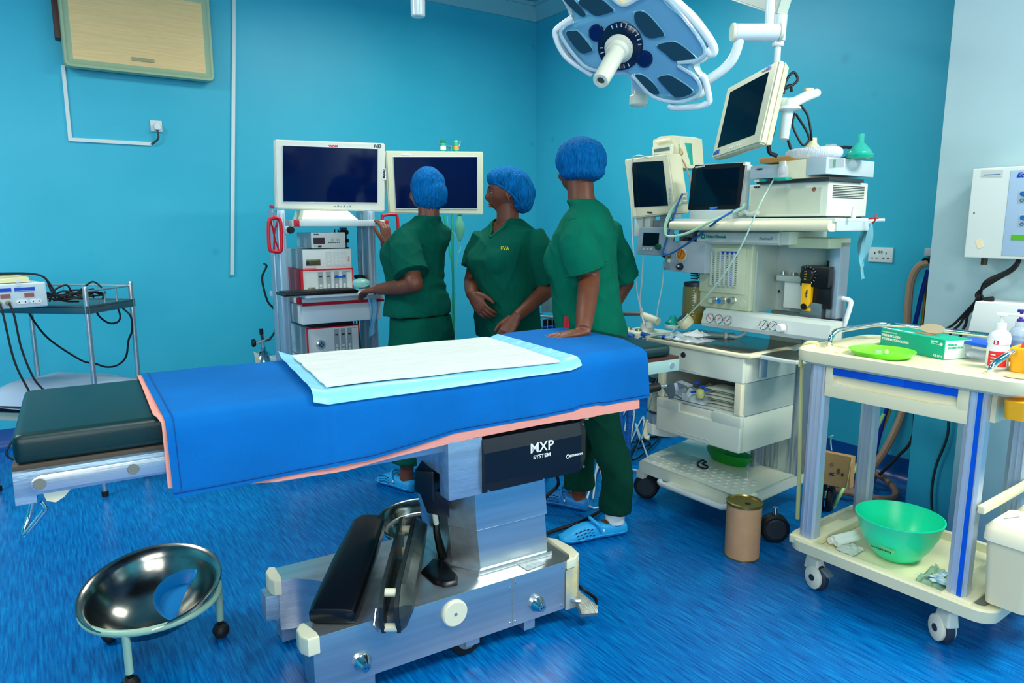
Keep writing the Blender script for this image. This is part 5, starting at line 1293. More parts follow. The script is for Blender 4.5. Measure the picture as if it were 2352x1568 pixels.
# column of aluminium profiles
cx0, cx1 = .44, .62
f = B().box((.42, .40, .2), (.60, .54, 1.30), .004)
f.obj('column', M_inner, t)
for x in (.425, .455, .49, .56):
    B().box((x, .385, .2), (x+.014, .405, .80), .003).obj('profile_rib', M_alu, t)
sl_ = B()
for i in range(52): sl_.box((.603, .46, .24+i*.01), (.606, .468, .246+i*.01))
o = sl_.obj('slot_row', M_dgrey, t); o['kind'] = 'stuff'
B().box((.59, .39, .2), (.605, .56, 1.28), .003).obj('side_profile', M_alu, t)
B().box((.40, .33, .2), (.425, .42, .38), .003).obj('lower_stay', M_alu, t)
# drawers
DX0, DX1 = .100, .572
B().box((DX0, .012, .687), (DX1, .44, .80), .004).obj('upper_drawer_body', M_am, t)
d1 = B().box((DX0, -.012, .687), (DX1+.002, .014, .80), .008, 3).obj('drawer_front', M_am, t)
B().lathe([(0, .004), (.012, .004), (.014, 0)], (.25, -.012, .768), (0, -1, 0), 20).obj('lock', M_dgrey, d1)
B().tube([(.17, -.0125, .70), (.34, -.0125, .70), (.365, -.0125, .695), (.37, -.0125, .688)], .0016, 5).obj('mould_line', M_grey, d1)
# open bay
B().box((DX0, .012, .54), (DX0+.008, .44, .69)).box((DX1-.008, .012, .54), (DX1, .44, .69)).box((DX0, .43, .54), (DX1, .44, .69)).obj('bay_walls', M_inner, t)
B().box((DX1-.040, -.010, .545), (DX1-.004, .02, .69), .006, 3).obj('bay_edge_post', M_amy, t)
B().box((DX0-.002, -.006, .545), (DX0+.03, .02, .69), .004).obj('bay_edge_post', M_amy, t)
B().box((DX0, -.0, .538), (DX1, .43, .548), .003).obj('bay_floor', M_am2, t)
d2 = B().box((DX0, .012, .378), (DX1, .44, .54), .004).obj('lower_drawer_body', M_am, t)
d3 = B()
d3.box((DX0, -.014, .380), (DX1+.002, .014, .500), .007, 3).box((DX0, -.014, .490), (.236, .014, .540), .005).box((.425, -.014, .490), (DX1+.002, .014, .540), .005)
d3 = d3.obj('drawer_front', M_am, t)
B().box((.232, -.004, .49), (.43, .012, .535), .004).obj('finger_recess', mat('cream recess', (226, 226, 204), .35), d3)
B().tube([(.235, -.0145, .39), (.235, -.0145, .40), (.40, -.0145, .402), (.42, -.0145, .395), (.422, -.0145, .386)], .0016, 5).obj('mould_line', M_grey, d3)
for z in (.54, .687): B().box((DX1, .02, z-.0015), (DX1+.0006, .435, z+.0015)).obj('joint_line', M_mgrey, t)
# work surface
WS = .802
ws = B().prism([(-.02, .02), (.03, -.02), (.56, -.028), (.60, -.01), (.61, .03), (.60, .20), (-.03, .22)], WS, WS+.018, 'z', .006, 3).obj('work_surface', M_amy, t)
B().prism([(.03, .0), (.555, -.01), (.58, .02), (.575, .40), (.0, .40)], WS+.018, WS+.0215, 'z', .001).obj('steel_inlay', M_tray, ws)
B().box((.0, .2, WS-.0), (.60, .42, WS+.018)).obj('rear_surface', M_amy, t)
B().box((.005, -.024, WS+.001), (.035, -.018, WS+.015)).obj('oxygen_label', mat('label grey', (170, 180, 180), .4), ws)
text(ws, 'O2+', (.02, -.0245, WS+.008), (1, 0, 0), (0, 0, 1), .008, M_ink)
# swing out tray on the right
st = B().prism([(.60, .05), (.74, .035), (.775, .05), (.79, .09), (.76, .24), (.60, .26)], WS-.005, WS+.012, 'z', .005, 3).obj('swing_tray', M_am2, t)
B().prism([(.605, .06), (.74, .05), (.768, .062), (.775, .09), (.75, .23), (.605, .25)], WS+.012, WS+.0145, 'z').obj('steel_inlay', M_tray, st)
B().box((.60, .06, WS-.09), (.615, .10, WS-.004), .003).obj('hinge_bracket', M_alu, st)
# gauge bar
gx0, gx1, gz0, gz1 = fm(1616, 707, 1905, 790, .13)
gz0, gz1 = .888, .972
gb = B().prism([(gz and 0, 0) for gz in ()], 0, 1) if 0 else B()
gb.rings([[(x, .125, gz0+.004), (x, .118, gz0+.02), (x, .132, gz1-.012), (x, .16, gz1), (x, .22, gz1), (x, .22, gz0)] for x in (gx0, gx1)])
gb = gb.obj('gauge_bar', M_am2, t, ang=.4)
B().rings([[(x, .1205, gz0+.018), (x, .1195, gz0+.022), (x, .1305, gz1-.018), (x, .1325, gz1-.016)] for x in (gx0+.03, gx1-.16)]).obj('cream_scale_strip', mat('cream scale strip', (222, 214, 182), .4), gb)
zc = (gz0+gz1)/2+.002
for i, px_ in enumerate((1633, 1653, 1674, 1757, 1779)):
    x = M.Y(px_, 735, .125).x
    g = B().lathe([(0, .006), (.0195, .006), (.021, .008), (.022, .002), (.022, 0)], (x, .124, zc), (0, -1, .12), 28).obj('pressure_gauge', M_chrome, gb)
    B().lathe([(0, .0085), (.0185, .0085)], (x, .124, zc), (0, -1, .12), 28).obj('dial_face', mat('dial white', (220, 224, 216), .5), g)
    a = (2.4, .8, .8, .9, .8)[i]; c = Vector((x, .115, zc+.001))
    B().tube([c-Vector((math.cos(a), 0, math.sin(a)))*.008, c+Vector((math.cos(a), 0, math.sin(a)))*.015], .0014, 5).obj('needle', M_red if i < 3 else M_ink, g)
    tk = B()
    for q in range(9):
        b = math.radians(-40+q*32.5); tk.cyl(c+Vector((math.cos(b)*.0155, .0005, math.sin(b)*.0155)), c+Vector((math.cos(b)*.0155, -.001, math.sin(b)*.0155)), .0011, n=6)
    tk.obj('dial_ticks', M_ink, g)
x = M.Y(1797, 750, .12).x
B().lathe([(0, .028), (.014, .028), (.017, .024), (.019, .0)], (x, .12, zc-.002), (0, -1, 0), 24).obj('selector_knob', M_wink, gb)
# flow meter block
fx0, fx1 = .165, .455
fz0, fz1 = .972, 1.275
fb_ = B().box((fx0, .18, fz0), (fx1, .42, fz1), .008, 3).obj('flowmeter_block', mat('cream green panel', (204, 212, 178), .4), t)
B().box((fx0+.012, .172, fz0+.075), (fx1-.03, .182, fz1-.02), .004).obj('meter_bezel', mat('cream green bezel', (210, 218, 186), .38), fb_)
wx0, wx1, wz0, wz1 = fm(1630, 575, 1690, 662, .168)
B().box((wx0, .168, wz0), (wx1, .174, wz1)).obj('meter_window', mat('pale meter window', (196, 206, 186), .25), fb_)
cols = [M_ink, mat('green ink', (0, 110, 90), .5), M_blue, M_ink, M_blue, M_ink]
B().box((wx0+(wx1-wx0)*.42, .1665, wz1-.012), (wx1, .169, wz1-.002)).obj('blue_header', M_blue, fb_)
for i in range(6):
    x = wx0+(wx1-wx0)*(.10+.162*i)
    tb = B().tube([(x, .164, wz0+.006), (x, .164, wz1-.006)], .0055, 10).obj('flow_tube', mat('glass tube', (214, 226, 214), .1, alpha=.7), fb_)
    f = B()
    for q in range(16): f.box((x+.007, .1665, wz0+.012+q*.0098), (x+.0125, .1685, wz0+.0145+q*.0098))
    f.obj('scale_marks', cols[i], tb)
    if i >= 1: B().lathe([(0, 0), (.004, 0), (.0045, .008), (.002, .011), (0, .011)], (x, .163, wz0+.008), n=10).obj('float', mat('maroon float', (130, 30, 70), .4), tb)
B().box((wx0+(wx1-wx0)*.70, .1662, wz0+.004), (wx0+(wx1-wx0)*.735, .169, wz1-.004)).obj('blue_line', M_blue, fb_)
for i, (px_, m) in enumerate(((1636, mat('green knob', (196, 214, 188), .3)), (1656, mat('bright blue knob', (20, 140, 220), .35)), (1679, M_steel))):
    p = M.Y(px_, 690, .165)
    k = B().lathe([(0, .03), (.0125, .03), (.014, .026), (.014, .004), (.018, 0)], (p.x, .18, p.z), (0, -1, 0), 24).obj('flow_knob', M_steel, fb_)
    B().lathe([(0, .0325), (.011, .0325), (.0125, .028)], (p.x, .18, p.z), (0, -1, 0), 24).obj('knob_cap', m, k)
B().lathe([(0, .003), (.018, .003), (.02, 0)], (M.Y(1703, 692, .17).x, .18, 1.005), (0, -1, 0), 24).obj('blank_cover', mat('cream green bezel', (210, 218, 186), .38), fb_)
# vaporiser bay
B().box((fx1, .20, gz1), (fx1+.012, .42, fz1), .001).obj('bay_side', M_inner, t)
bk = B().box((fx1, .36, gz1-.0), (.765, .375, 1.28)).obj('bay_back', mat('pale bay metal', (186, 198, 190), .4, .2), t)
B().box((.53, .32, .99), (.765, .36, 1.11), .004).obj('lower_white_panel', mat('white enamel panel', (216, 226, 220), .3), t)
B().box((.50, .30, 1.11), (.765, .36, 1.135), .004).obj('bay_ledge', M_inner, t)
for px_ in (1770, 1798, 1822): 
    x = M.Y(px_, 620, .34).x; B().cyl((x, .345, 1.135), (x, .345, 1.15), .010, n=12).obj('port', M_steel, t)
B().prism([(-.008, -.006), (.008, -.006), (0, .009)], 0, .001, 'y').obj('warning_triangle', M_ink, bk).location = (M.Y(1697+8, 663, .4).x+.24, .336, 1.06)
f = B(); x = .60
for q in range(3): f.box((x, .3385, 1.062-q*.005), (x+.035, .34, 1.0635-q*.005))
f.obj('warning_lines', M_ink, bk)
# right frame post and top crossbar
px0 = .755
B().box((px0, .28, .86), (px0+.045, .36, 1.29), .005).obj('right_post', M_alu, t)
B().box((px0-.02, .30, .86), (px0+.01, .34, 1.28), .003).obj('right_post_inner', M_alu, t)
cb = fm(1823, 548, 1952, 568, .20)
B().box((cb[0]-.02, .19, 1.262), (.80, .36, 1.305), .007, 3).obj('crossbar', mat('cream green panel', (204, 212, 178), .4), t)
q = [M.Y(1935, 685, .33), M.Y(1952, 690, .33), M.Y(1953, 703, .33), M.Y(1938, 750, .33)]
B().tube([(p.x, p.y, p.z) for p in q], .010, 12, 4).obj('grab_handle', M_wink, t)
nb = fm(1605, 528, 1812, 558, .10); a = M.Y(1605, 528, .12); b = M.Y(1790, 534, .12)
nx0, nx1 = a.x, b.x
np_ = B().rings([[(x, .125, 1.273), (x, .108, 1.283), (x, .112, 1.322), (x, .135, 1.333), (x, .42, 1.333), (x, .42, 1.273)] for x in (nx0, nx1)]).obj('name_bar', M_am2, t, ang=.4)
B().box((nx1, .13, 1.275), (nx1+.04, .42, 1.33), .005).obj('bar_end', M_am, t)
f = B().lathe([(.006, .0006), (.0125, .0006), (.0125, 0), (.006, 0), (.006, .0006)], (nx0+.035, .1095, 1.305), (0, -1, 0), 28)
f.obj('round_emblem', mat('teal print', (0, 150, 140), .5), np_)
text(np_, 'Datex-Ohmeda', (nx0+.052, .1085, 1.305), (1, 0, 0), (0, 0, 1), .0135, mat('teal print', (0, 150, 140), .5), al='LEFT', bold=.0006, sx=.92)
text(np_, 'Aestiva/5', (nx1-.055, .1085, 1.300), (1, 0, 0), (0, 0, 1), .0125, mat('grey print', (120, 130, 134), .5), shear=.3)
# top shelf
TZ = 1.385
ts = B().box((.125, .03, TZ-.016), (.905, .36, TZ), .004).obj('top_shelf', M_am2, t)
f = B(); pf = []
for k in range(9):
    a = math.radians(-90+k*22.5); pf.append((.022-.022*math.cos(a), TZ-.031+.021*math.sin(a)))
f.prism([(.06, TZ-.052)]+[(p[0], p[1]) for p in pf]+[(.06, TZ-.010)], .125, .895, 'x').obj('cream_edge_moulding', M_amy, ts, ang=.6)
B().box((.885, .05, TZ-.05), (.904, .31, TZ-.012), .003).obj('shelf_end_box', mat('pale blue grey panel', (190, 206, 210), .35), ts)
B().tube([(.90, .35, TZ-.008), (.93, .36, TZ-.008)], .006, 8).obj('shelf_rod', M_wink, ts)
B().box((.13, .1, 1.333), (.80, .32, TZ-.016), .003).obj('shelf_support', M_inner, t)
# grey box left of the name bar, under the shelf
B().box((.055, .16, 1.28), (.135, .40, 1.33), .003).obj('rear_module', mat('blue grey module', (120, 140, 145), .4), t)
# red tag and ribbon on the shelf end
o = B().tube([M.Y(2012, 490, .25), M.Y(2010, 505, .25), M.Y(2004, 512, .26)], .0035, 6, 3).tube([M.Y(1995, 502, .25), M.Y(2018, 501, .25)], .003, 6).obj('red_tie', M_red, M); tag(o, 'small red tie knotted round the rod at the shelf end', 'tie')
# hanging cloth strip
def strip(u, v):
    p0 = M.Y(1998, 512, .30); p1 = M.Y(1984, 640, .30)
    p = p0.lerp(p1, v); w = .06*math.sin(math.pi*min(1, v*1.2+.12)) ; return (p.x-.5*w+u*w-.02*math.sin(v*3), p.y+.012*math.sin(u*6+v*4), p.z)
o = B().sheet(strip, 6, 20, thick=-.001).obj('hanging_wrapper', mat('blue grey film', (110, 170, 185), .35), M); tag(o, 'limp blue grey wrapper hanging from the right end of the top shelf', 'wrapper')
# ---------------------------------------------------------------- black vaporiser
vx0, vx1, vz0, vz1 = fm(1842, 603, 1905, 735, .27)
V = Fr(*M.w(((vx0+vx1)/2, .30, 0))[:2], -87.5)
t = thing('vaporiser', 'black and yellow vaporiser with round dial hanging in the machine bay', 'vaporiser', V)
w = (vx1-vx0)/2
B().prism([(-w*.85, -.05), (w*.9, -.05), (w, 0), (w, .07), (-w, .07), (-w, 0)], vz1-.10, vz1-.012, 'z', .006).obj('head', M_black, t)
B().box((-w*.2, -.03, vz1-.19), (w, .07, vz1-.09), .004).obj('rear_body', M_black, t)
dl = B().lathe([(0, .022), (.026, .022), (.030, .018), (.032, 0)], (-w*.35, -.05, vz1-.05), (0, -1, .1), 32).obj('dial', M_black, t)
text(dl, '0 1 2 3', (-w*.35, -.0735, vz1-.05), (0, 0, 1), (-1, 0, 0), .010, mat('gold print', (210, 180, 60), .5))
f = B()
for i in range(11):
    a = math.radians(-60+i*22); f.obox((-w*.35+.0355*math.cos(a), -.054, vz1-.05+.0355*math.sin(a)), (.006, .002, .0015), (math.cos(a), 0, math.sin(a)), (0, 1, 0), (-math.sin(a), 0, math.cos(a)))
f.obj('dial_ring', M_wink, dl)
B().cyl((w*.55, 0, vz1-.012), (w*.55, 0, vz1+.012), .014, n=20, bev=.002).obj('lock_knob', M_black, t)
yl = B().prism([(-w*.75, vz1-.185), (-w*.75, vz1-.085), (-w*.15, vz1-.085), (-w*.15, vz1-.16), (-w*.35, vz1-.19)], -.052, 0, 'y', .003).obj('yellow_plate', mat('amber plate', (248, 186, 20), .4), t)
text(yl, 'Vapor', (-w*.36, -.0535, vz1-.13), (0, 0, -1), (1, 0, 0), .010, M_ink, bold=.0004)
B().lathe([(0, .012), (.013, .012), (.014, 0)], (-w*.5, -.045, vz1-.185), (0, -1, 0), 20).obj('filler_knob', M_black, t)
B().prism([(-w*.85, vz0), (w*.45, vz0-.01), (w*.5, vz1-.17), (-w*.15, vz1-.165), (-w*.85, vz1-.21)], -.04, .03, 'y', .003).obj('filler_block', mat('grey blue metal', (120, 140, 146), .35, .6), t)
B().box((-w*.7, -.0415, vz0+.03), (-w*.15, -.04, vz0+.045)).obj('orange_label', mat('amber plate', (248, 186, 20), .4), t)
B().box((-w*.5, -.03, vz0-.012), (w*1.35, .03, vz0+.006), .003).obj('foot_bar', M_rubber, t)
B().box((w*.9, -.02, vz0), (w*1.1, .03, vz1-.03), .002).obj('mounting_rail', M_alu, t)
# cable down the front of the machine from the top shelf
Y = M.Y
hose('mains_cable', 'black mains cable running from the top shelf down the front right of the machine', [Y(1880, 497, .12), Y(1896, 503, .06), Y(1908, 515, .01), Y(1916, 540, .02), Y(1919, 580, .08), Y(1915, 640, .1), Y(1906, 710, .1), Y(1903, 770, .1), Y(1904, 800, .12)], .0055, M_rubber, 'cable')
# ---------------------------------------------------------------- absorber side: pressure unit, bellows, bottle, hoses
ax0, ax1, az0, az1 = fm(1527, 553, 1617, 628, .12)
t = thing('ventilator_unit', 'grey breathing unit with amber round dial on the left of the machine', 'breathing unit', M)
bu = B().prism([(ax0, az0+.01), (ax0+.05, az0), (ax1, az0), (ax1, az1), (ax0+.02, az1), (ax0, az1-.01)], .12, .30, 'y', .005).obj('housing', M_grey, t)
c = M.Y(1565, 585, .118)
dl = B().lathe([(0, .004), (.026, .004), (.029, .006), (.031, 0)], (c.x, .12, c.z), (0, -1, 0), 32).obj('dial_bezel', mat('dial rim', (214, 214, 200), .4), bu)
B().lathe([(0, .0055), (.025, .0055)], (c.x, .12, c.z), (0, -1, 0), 32).obj('amber_dial', mat('amber dial', (255, 140, 10), .35), dl)
f = B()
for i in range(14):
    a = math.radians(-60+i*23); f.obox((c.x+.020*math.cos(a), .114, c.z+.020*math.sin(a)), (.006, .001, .002), (math.cos(a), 0, math.sin(a)), (0, 1, 0), (-math.sin(a), 0, math.cos(a)))
f.tube([(c.x-.006, .1138, c.z-.01), (c.x+.004, .1138, c.z+.012)], .0012, 5).obj('dial_marks', M_ink, dl)
c = M.Y(1563, 612, .118)
kn = B().lathe([(0, .02), (.012, .02), (.015, .014), (.017, 0)], (c.x, .12, c.z), (0, -1, 0), 24).obj('round_knob', M_ink, bu)
B().box((c.x-.002, .0985, c.z-.002), (c.x+.008, .1, c.z+.008)).obj('knob_mark', M_wink, kn)
c = M.Y(1539, 575, .118)
B().box((c.x-.008, .114, c.z-.035), (c.x+.008, .121, c.z+.04), .002).obj('sight_tube', mat('olive sight glass', (130, 120, 60), .2), bu)
B().ell((c.x, .112, c.z-.05), .010).obj('valve_ball', M_cream, bu)
B().tube([(c.x, .115, c.z-.085), (c.x-.003, .085, c.z-.088)], .005, 10).obj('hose_tail', M_steel, bu)
B().prism([(ax0+.09, az1), (ax0+.14, az1), (ax0+.13, az1+.016), (ax0+.11, az1+.02)], .13, .20, 'y').obj('top_valve', M_dgrey, bu)
# bellows bottle
q = M.Y(1592, 745, .20); r = .055
t = thing('suction_bottle', 'amber transparent measuring bottle under the breathing unit', 'bottle', Fr(*M.w((q.x, .20, 0))[:2]))
z0, z1 = q.z+.01, M.Y(1592, 655, .20).z
B().lathe([(0, 0), (r*.92, 0), (r, .01), (r, z1-z0-.01), (r*.9, z1-z0), (.02, z1-z0)], (0, 0, z0), n=36).obj('bottle', mat('amber glass', (130, 116, 20), .12, alpha=.72, spec=.7), t)
B().lathe([(0, .002), (r*.9, .002), (r*.94, .012), (r*.94, (z1-z0)*.28), (0, (z1-z0)*.28)], (0, 0, z0), n=36).obj('amber_liquid', mat('amber liquid', (150, 110, 10), .2), t)
B().lathe([(r*.95, 0), (r*.95, .02), (.02, .025), (0, .025)], (0, 0, z1-.004), n=36).obj('lid', M_dgrey, t)
dd = (Vector((0, 0, 0))-Vector(V.o)*0)
u = Vector((-math.sin(AZ)*1, -math.cos(AZ), 0)); v = Vector((-u.y, u.x, 0))
f = B()
for i in range(12): f.obox(u*(r+.0006)*.98+v*-.018+Vector((0, 0, z0+.03+i*.012)), (.014 if i % 3 == 0 else .008, .0015, .002), v, u, (0, 0, 1))
f.box((0, 0, 0), (0, 0, 0)) if 0 else None
f.obj('scale_marks', M_wink, t)
f = B()
for i in range(5): f.tube([(.02*math.cos(a*.6)*1, .02*math.sin(a*.6), z1+.03+.006*a/6+.012*i) for a in range(0, 11)], .003, 5)
f.obj('spring_coil', M_dgrey, t)
hose('corrugated_hose', 'grey hose bent under the breathing unit beside the amber bottle', [Y(1560, 630, .18), Y(1560, 645, .16), Y(1575, 655, .15), Y(1612, 640, .2)], .012, M_mgrey)
for i, (a_, b_, c_) in enumerate(((1545, 1550, 1548), (1538, 1545, 1543), (1556, 1552, 1556))):
    hose('thin_cable', ('middle', 'left', 'right')[i]+' dark cable dropping behind the breathing unit to the floor', [Y(a_, 630, .30), Y(b_, 690, .33), Y(c_, 750, .36), Y(c_, 860, .38)], .005, M_dgrey, 'cable')
# absorber head on the left of the work surface
t = thing('absorber', 'cream breathing circuit head with metal pipe and blue hose ends left of the work surface', 'breathing circuit', M)
B().box((-.27, .10, .765), (-.06, .28, .815), .008, 3).obj('manifold', M_am, t)
B().lathe([(0, 0), (.036, 0), (.036, .035), (.030, .05), (.014, .055), (0, .055)], (-.15, .18, .815), n=28).obj('valve_dome', M_am2, t)
B().tube([Y(1418, 722, .15), Y(1440, 720, .15), Y(1475, 722, .15)], .012, 12, 4).obj('steel_pipe', mat('pewter pipe', (150, 150, 140), .3, .8), t)
B().tube([Y(1475, 722, .15), Y(1500, 733, .15), Y(1512, 738, .15)], [.016, .02, .019], 16).obj('elbow', M_cream, t)
B().cyl(Y(1492, 752, .15), Y(1492, 738, .15), .022, n=24).obj('elbow_socket', M_am2, t)
k = B().lathe([(.035, 0), (.035, .02), (.02, .03), (.012, .05), (0, .052)], Y(1545, 748, .12), n=28).obj('teal_cap', M_teal, t)
B().lathe([(0, 0), (.04, 0), (.04, .012), (.036, .016), (0, .016)], Y(1545, 752, .12), n=28).obj('cap_ring', M_am2, t)
g = Y(1575, 738, .10)
B().lathe([(0, 0), (.034, 0), (.038, .02), (.034, .045), (.03, .05)], g-Vector((0, -.02, .02)), (-.35, -.5, .7), 28).obj('pressure_dial_case', M_beige, t)
B().lathe([(0, .0505), (.030, .0505)], g-Vector((0, -.02, .02)), (-.35, -.5, .7), 28).obj('pressure_dial', M_dgrey, t)
for px_ in (1455, 1492):
    c = Y(px_, 772, .08)
    B().cyl(c, c+Vector((-.045, -.01, .008)), .0115, n=16).obj('blue_hose_end', mat('blue corrugated hose', (0, 100, 190), .45, bump=1, bscale=60, stretch=(.1, .1, 5)), t)
for x in (-.24, -.17): B().lathe([(0, .012), (.016, .012), (.018, 0)], (x, .135, .815), n=20).obj('brass_nut', mat('dull brass', (170, 160, 120), .35, .8), t)
B().box((-.25, .135, .775), (-.12, .36, .79), .0).obj('support_plate', M_am, t) if 0 else None
B().tube([(-.16, .25, .77), (-.16, .33, .6), (.1, .42, .5)], .014, 10).obj('support_arm', M_alu, t)
# canister of absorbent
c = Y(1530, 940, .26); R2 = .105
C2 = Fr(*M.w((c.x, .26, 0))[:2])
t = thing('absorbent_canister', 'clear canister of cream granules beside the drawers, under the table end', 'canister', C2)
zb, zt2 = .28, .66
B().lathe([(0, 0), (R2, 0), (R2, .05), (R2*.97, .055), (0, .055)], (0, 0, zb), n=40).obj('base_cup', M_am2, t)
B().lathe([(0, 0), (R2*.96, 0), (R2*.96, .055), (0, .055)], (0, 0, zb+.055), n=40).obj('metal_band', M_alu, t)
B().lathe([(0, 0), (R2*.9, 0), (R2*.9, .17), (0, .17)], (0, 0, zb+.112), n=40).obj('granules', mat('cream granules', (200, 190, 130), .8, bump=1, bscale=220, col2=(170, 160, 100), vscale=200), t)
B().lathe([(R2*.97, 0), (R2*.97, .012), (R2*.9, .012)], (0, 0, zb+.11), n=40).lathe([(R2*.97, .16), (R2*.97, .19), (0, .19)], (0, 0, zb+.11), n=40).obj('seal_ring', M_dgrey, t)
B().lathe([(R2*.94, 0), (R2*.94, .25)], (0, 0, zb+.11), n=40).obj('clear_wall', M_clear, t)
p0 = C2.loc(M.w(Y(1478, 965, .12)))
B().tube([C2.loc(M.w(Y(1484, 965, .13))), C2.loc(M.w(Y(1483, 1000, .13))), C2.loc(M.w(Y(1492, 1005, .14)))], .013, 10, 4).obj('cream_lever', M_amy, t)
# two blue corrugated hoses hanging by the drape corner
mbh = mat('blue corrugated hose', (0, 100, 190), .45, bump=1, bscale=60, stretch=(.1, .1, 5))
def corr(name, lab, pts, r):
    P = catmull(pts, 40); n = len(P); rr_ = [r*(1+.10*(i % 2)) for i in range(n)]
    o = B(); o.tube(P, rr_, 12); return tag(o.obj(name, mbh, None, ang=2), lab, 'hose')
mw = lambda p: M.w(p)
corr('breathing_hose', 'left blue corrugated hose hanging below the drape corner to the floor', [mw(Y(1455, 775, .03)), mw(Y(1432, 800, -.02)), mw(Y(1425, 940, -.08)), mw(Y(1430, 1040, -.10)), mw(Y(1440, 1100, -.08))], .0145)
corr('breathing_hose', 'right blue corrugated hose hanging below the drape corner to the floor', [mw(Y(1490, 775, .04)), mw(Y(1462, 800, .0)), mw(Y(1447, 940, -.02)), mw(Y(1442, 1040, -.03)), mw(Y(1447, 1095, -.02)), mw(Y(1435, 1120, -.06))], .0145)
# ---------------------------------------------------------------- screens and boxes of the machine
def tablet(name, lab, cat, quad, y, depth, m, scr, fr=M, face=None, r=.006):
    t = thing(name, lab, cat, fr)
    P = [fr.Y(a, b, y) for a, b in quad]
    f = B().rings([P, [p+Vector((0, depth, 0)) for p in P]]); bmesh.ops.bevel(f.bm, geom=list(f.bm.edges), offset=r, segments=3, affect='EDGES')
    bz = f.obj('housing', m, t)
    if face:
        c = sum(P, Vector())/4
        f = B().rings([[c+(p-c)*.97+Vector((0, -.001, 0)) for p in P], [c+(p-c)*.97+Vector((0, .004, 0)) for p in P]]); bmesh.ops.bevel(f.bm, geom=[e for e in f.bm.edges if abs((e.verts[0].co-e.verts[1].co).normalized().y) > .9], offset=r, segments=3, affect='EDGES')
        f.obj('front_face', face, t)
    S = [fr.Y(a, b, y-.002) for a, b in scr]
    B().rings([S, [p+Vector((0, .006, 0)) for p in S]]).obj('screen', M_screen, t)
    return t, P, S
# beige upright monitor
t, P, S = tablet('patient_monitor', 'beige upright patient monitor standing furthest left on the machine', 'monitor', [(1433, 366), (1534, 351), (1553, 489), (1450, 501)], .1, .10, M_amy, [(1451, 373), (1522, 369), (1534, 472), (1457, 476)])
text(t, 'PHILIPS', M.Y(1492, 488, .0985), (1, 0, -.06), (0, 0, 1), .008, M_ink, bold=.0005)
f = B()
for i in range(4):
    p = M.Y(1538+i*.4, 435+i*10, .0985); f.box((p.x-.005, .0975, p.z-.006), (p.x+.005, .1, p.z+.006))
f.obj('side_buttons', M_grey, t)
B().box((P[3].x+.06, .13, 1.335), (P[3].x+.1, .17, P[3].z+.02), .003).obj('neck', M_am2, t)
B().box((-.215, .13, 1.30), (-.16, .17, 1.405), .003).obj('arm_block', M_am2, t)
B().box((-.16, .15, 1.335), (.10, .20, 1.38), .003).obj('rear_bracket', M_mgrey, t)
B().box((.06, .15, 1.30), (.14, .2, 1.38), .003).obj('rear_bracket', M_mgrey, t)
# module rack behind and above it
t = thing('module_rack', 'cream module with small display and teal side behind the beige upright monitor', 'monitor module', M)
P = [M.Y(1500, 335, .22), M.Y(1500, 322, .22), M.Y(1518, 313, .22), M.Y(1545, 311, .22), M.Y(1562, 316, .22), M.Y(1567, 385, .22), M.Y(1503, 392, .22)]
B().rings([P, [p+Vector((.02, .14, 0)) for p in P]]).obj('housing', M_amy, t)
pts = [M.Y(1498, 338, .20), M.Y(1542, 331, .20), M.Y(1545, 372, .20), M.Y(1500, 376, .20)]
m_ = B().rings([pts, [p+Vector((0, .02, 0)) for p in pts]]).obj('keypad_module', M_am, t)
pts = [M.Y(1501, 343, .198), M.Y(1537, 337, .198), M.Y(1538, 345, .198), M.Y(1502, 350, .198)]
B().rings([pts, [p+Vector((0, .003, 0)) for p in pts]]).obj('lcd', mat('grey lcd', (90, 110, 104), .3), m_)
f = B()
for i in range(6):
    for j in range(2):
        p = M.Y(1503+i*6, 356+j*9-i*.6, .198); f.box((p.x-.005, .1975, p.z-.003), (p.x+.004, .2, p.z+.003))
f.obj('buttons', M_mgrey, m_)
B().tube([M.Y(1508, 327, .215), M.Y(1538, 321, .215)], .008, 10).obj('handle', M_amy, t)
pts = [M.Y(1558, 330, .215), M.Y(1570, 328, .24), M.Y(1573, 378, .24), M.Y(1561, 378, .215)]
B().rings([pts, [p+Vector((.01, .05, 0)) for p in pts]]).obj('teal_side', M_teal, t)
B().tube([M.Y(1562, 340, .21), M.Y(1568, 352, .2), M.Y(1562, 360, .2), M.Y(1572, 375, .2), M.Y(1582, 400, .2), M.Y(1588, 425, .22)], .004, 6, 4).obj('lead', mat('tan lead', (180, 150, 110), .5), t)
B().box((M.Y(1540, 395, .25).x-.03, .25, 1.39), (M.Y(1540, 395, .25).x+.03, .31, M.Y(1540, 388, .25).z), .003).obj('support', M_grey, t)
# ventilator display
t, P, S = tablet('ventilator_display', 'small grey ventilator control screen with green knob below the beige upright monitor', 'control screen', [(1468, 522), (1535, 523), (1530, 588), (1460, 584)], .08, .05, M_grey, [(1478, 534), (1514, 535), (1512, 565), (1475, 564)], face=mat('face grey', (150, 172, 184), .35))
B().lathe([(0, .016), (.012, .016), (.014, .003), (.016, 0)], M.Y(1513, 567, .078), (0, -1, 0), 24).obj('green_knob', mat('dark green knob', (20, 90, 70), .4), t)
f = B()
for i in range(3): p = M.Y(1479+i*8, 572, .078); f.box((p.x-.006, .0775, p.z-.005), (p.x+.006, .08, p.z+.005))
f.obj('buttons', M_am2, t)
B().box((P[1].x-.09, .12, P[0].z-.0), (P[1].x-.05, .15, 1.42), .003).obj('bracket', M_mgrey, t)
B().tube([(P[2].x-.05, .11, P[2].z), (P[2].x-.03, .16, P[2].z-.03), (ax0+.01, .2, az0+.04)], .005, 8, 3).obj('lead', M_rubber, t)
B().box((-.16, .125, 1.28), (ax0+.03, .16, 1.315), .003).obj('side_arm', M_mgrey, t)
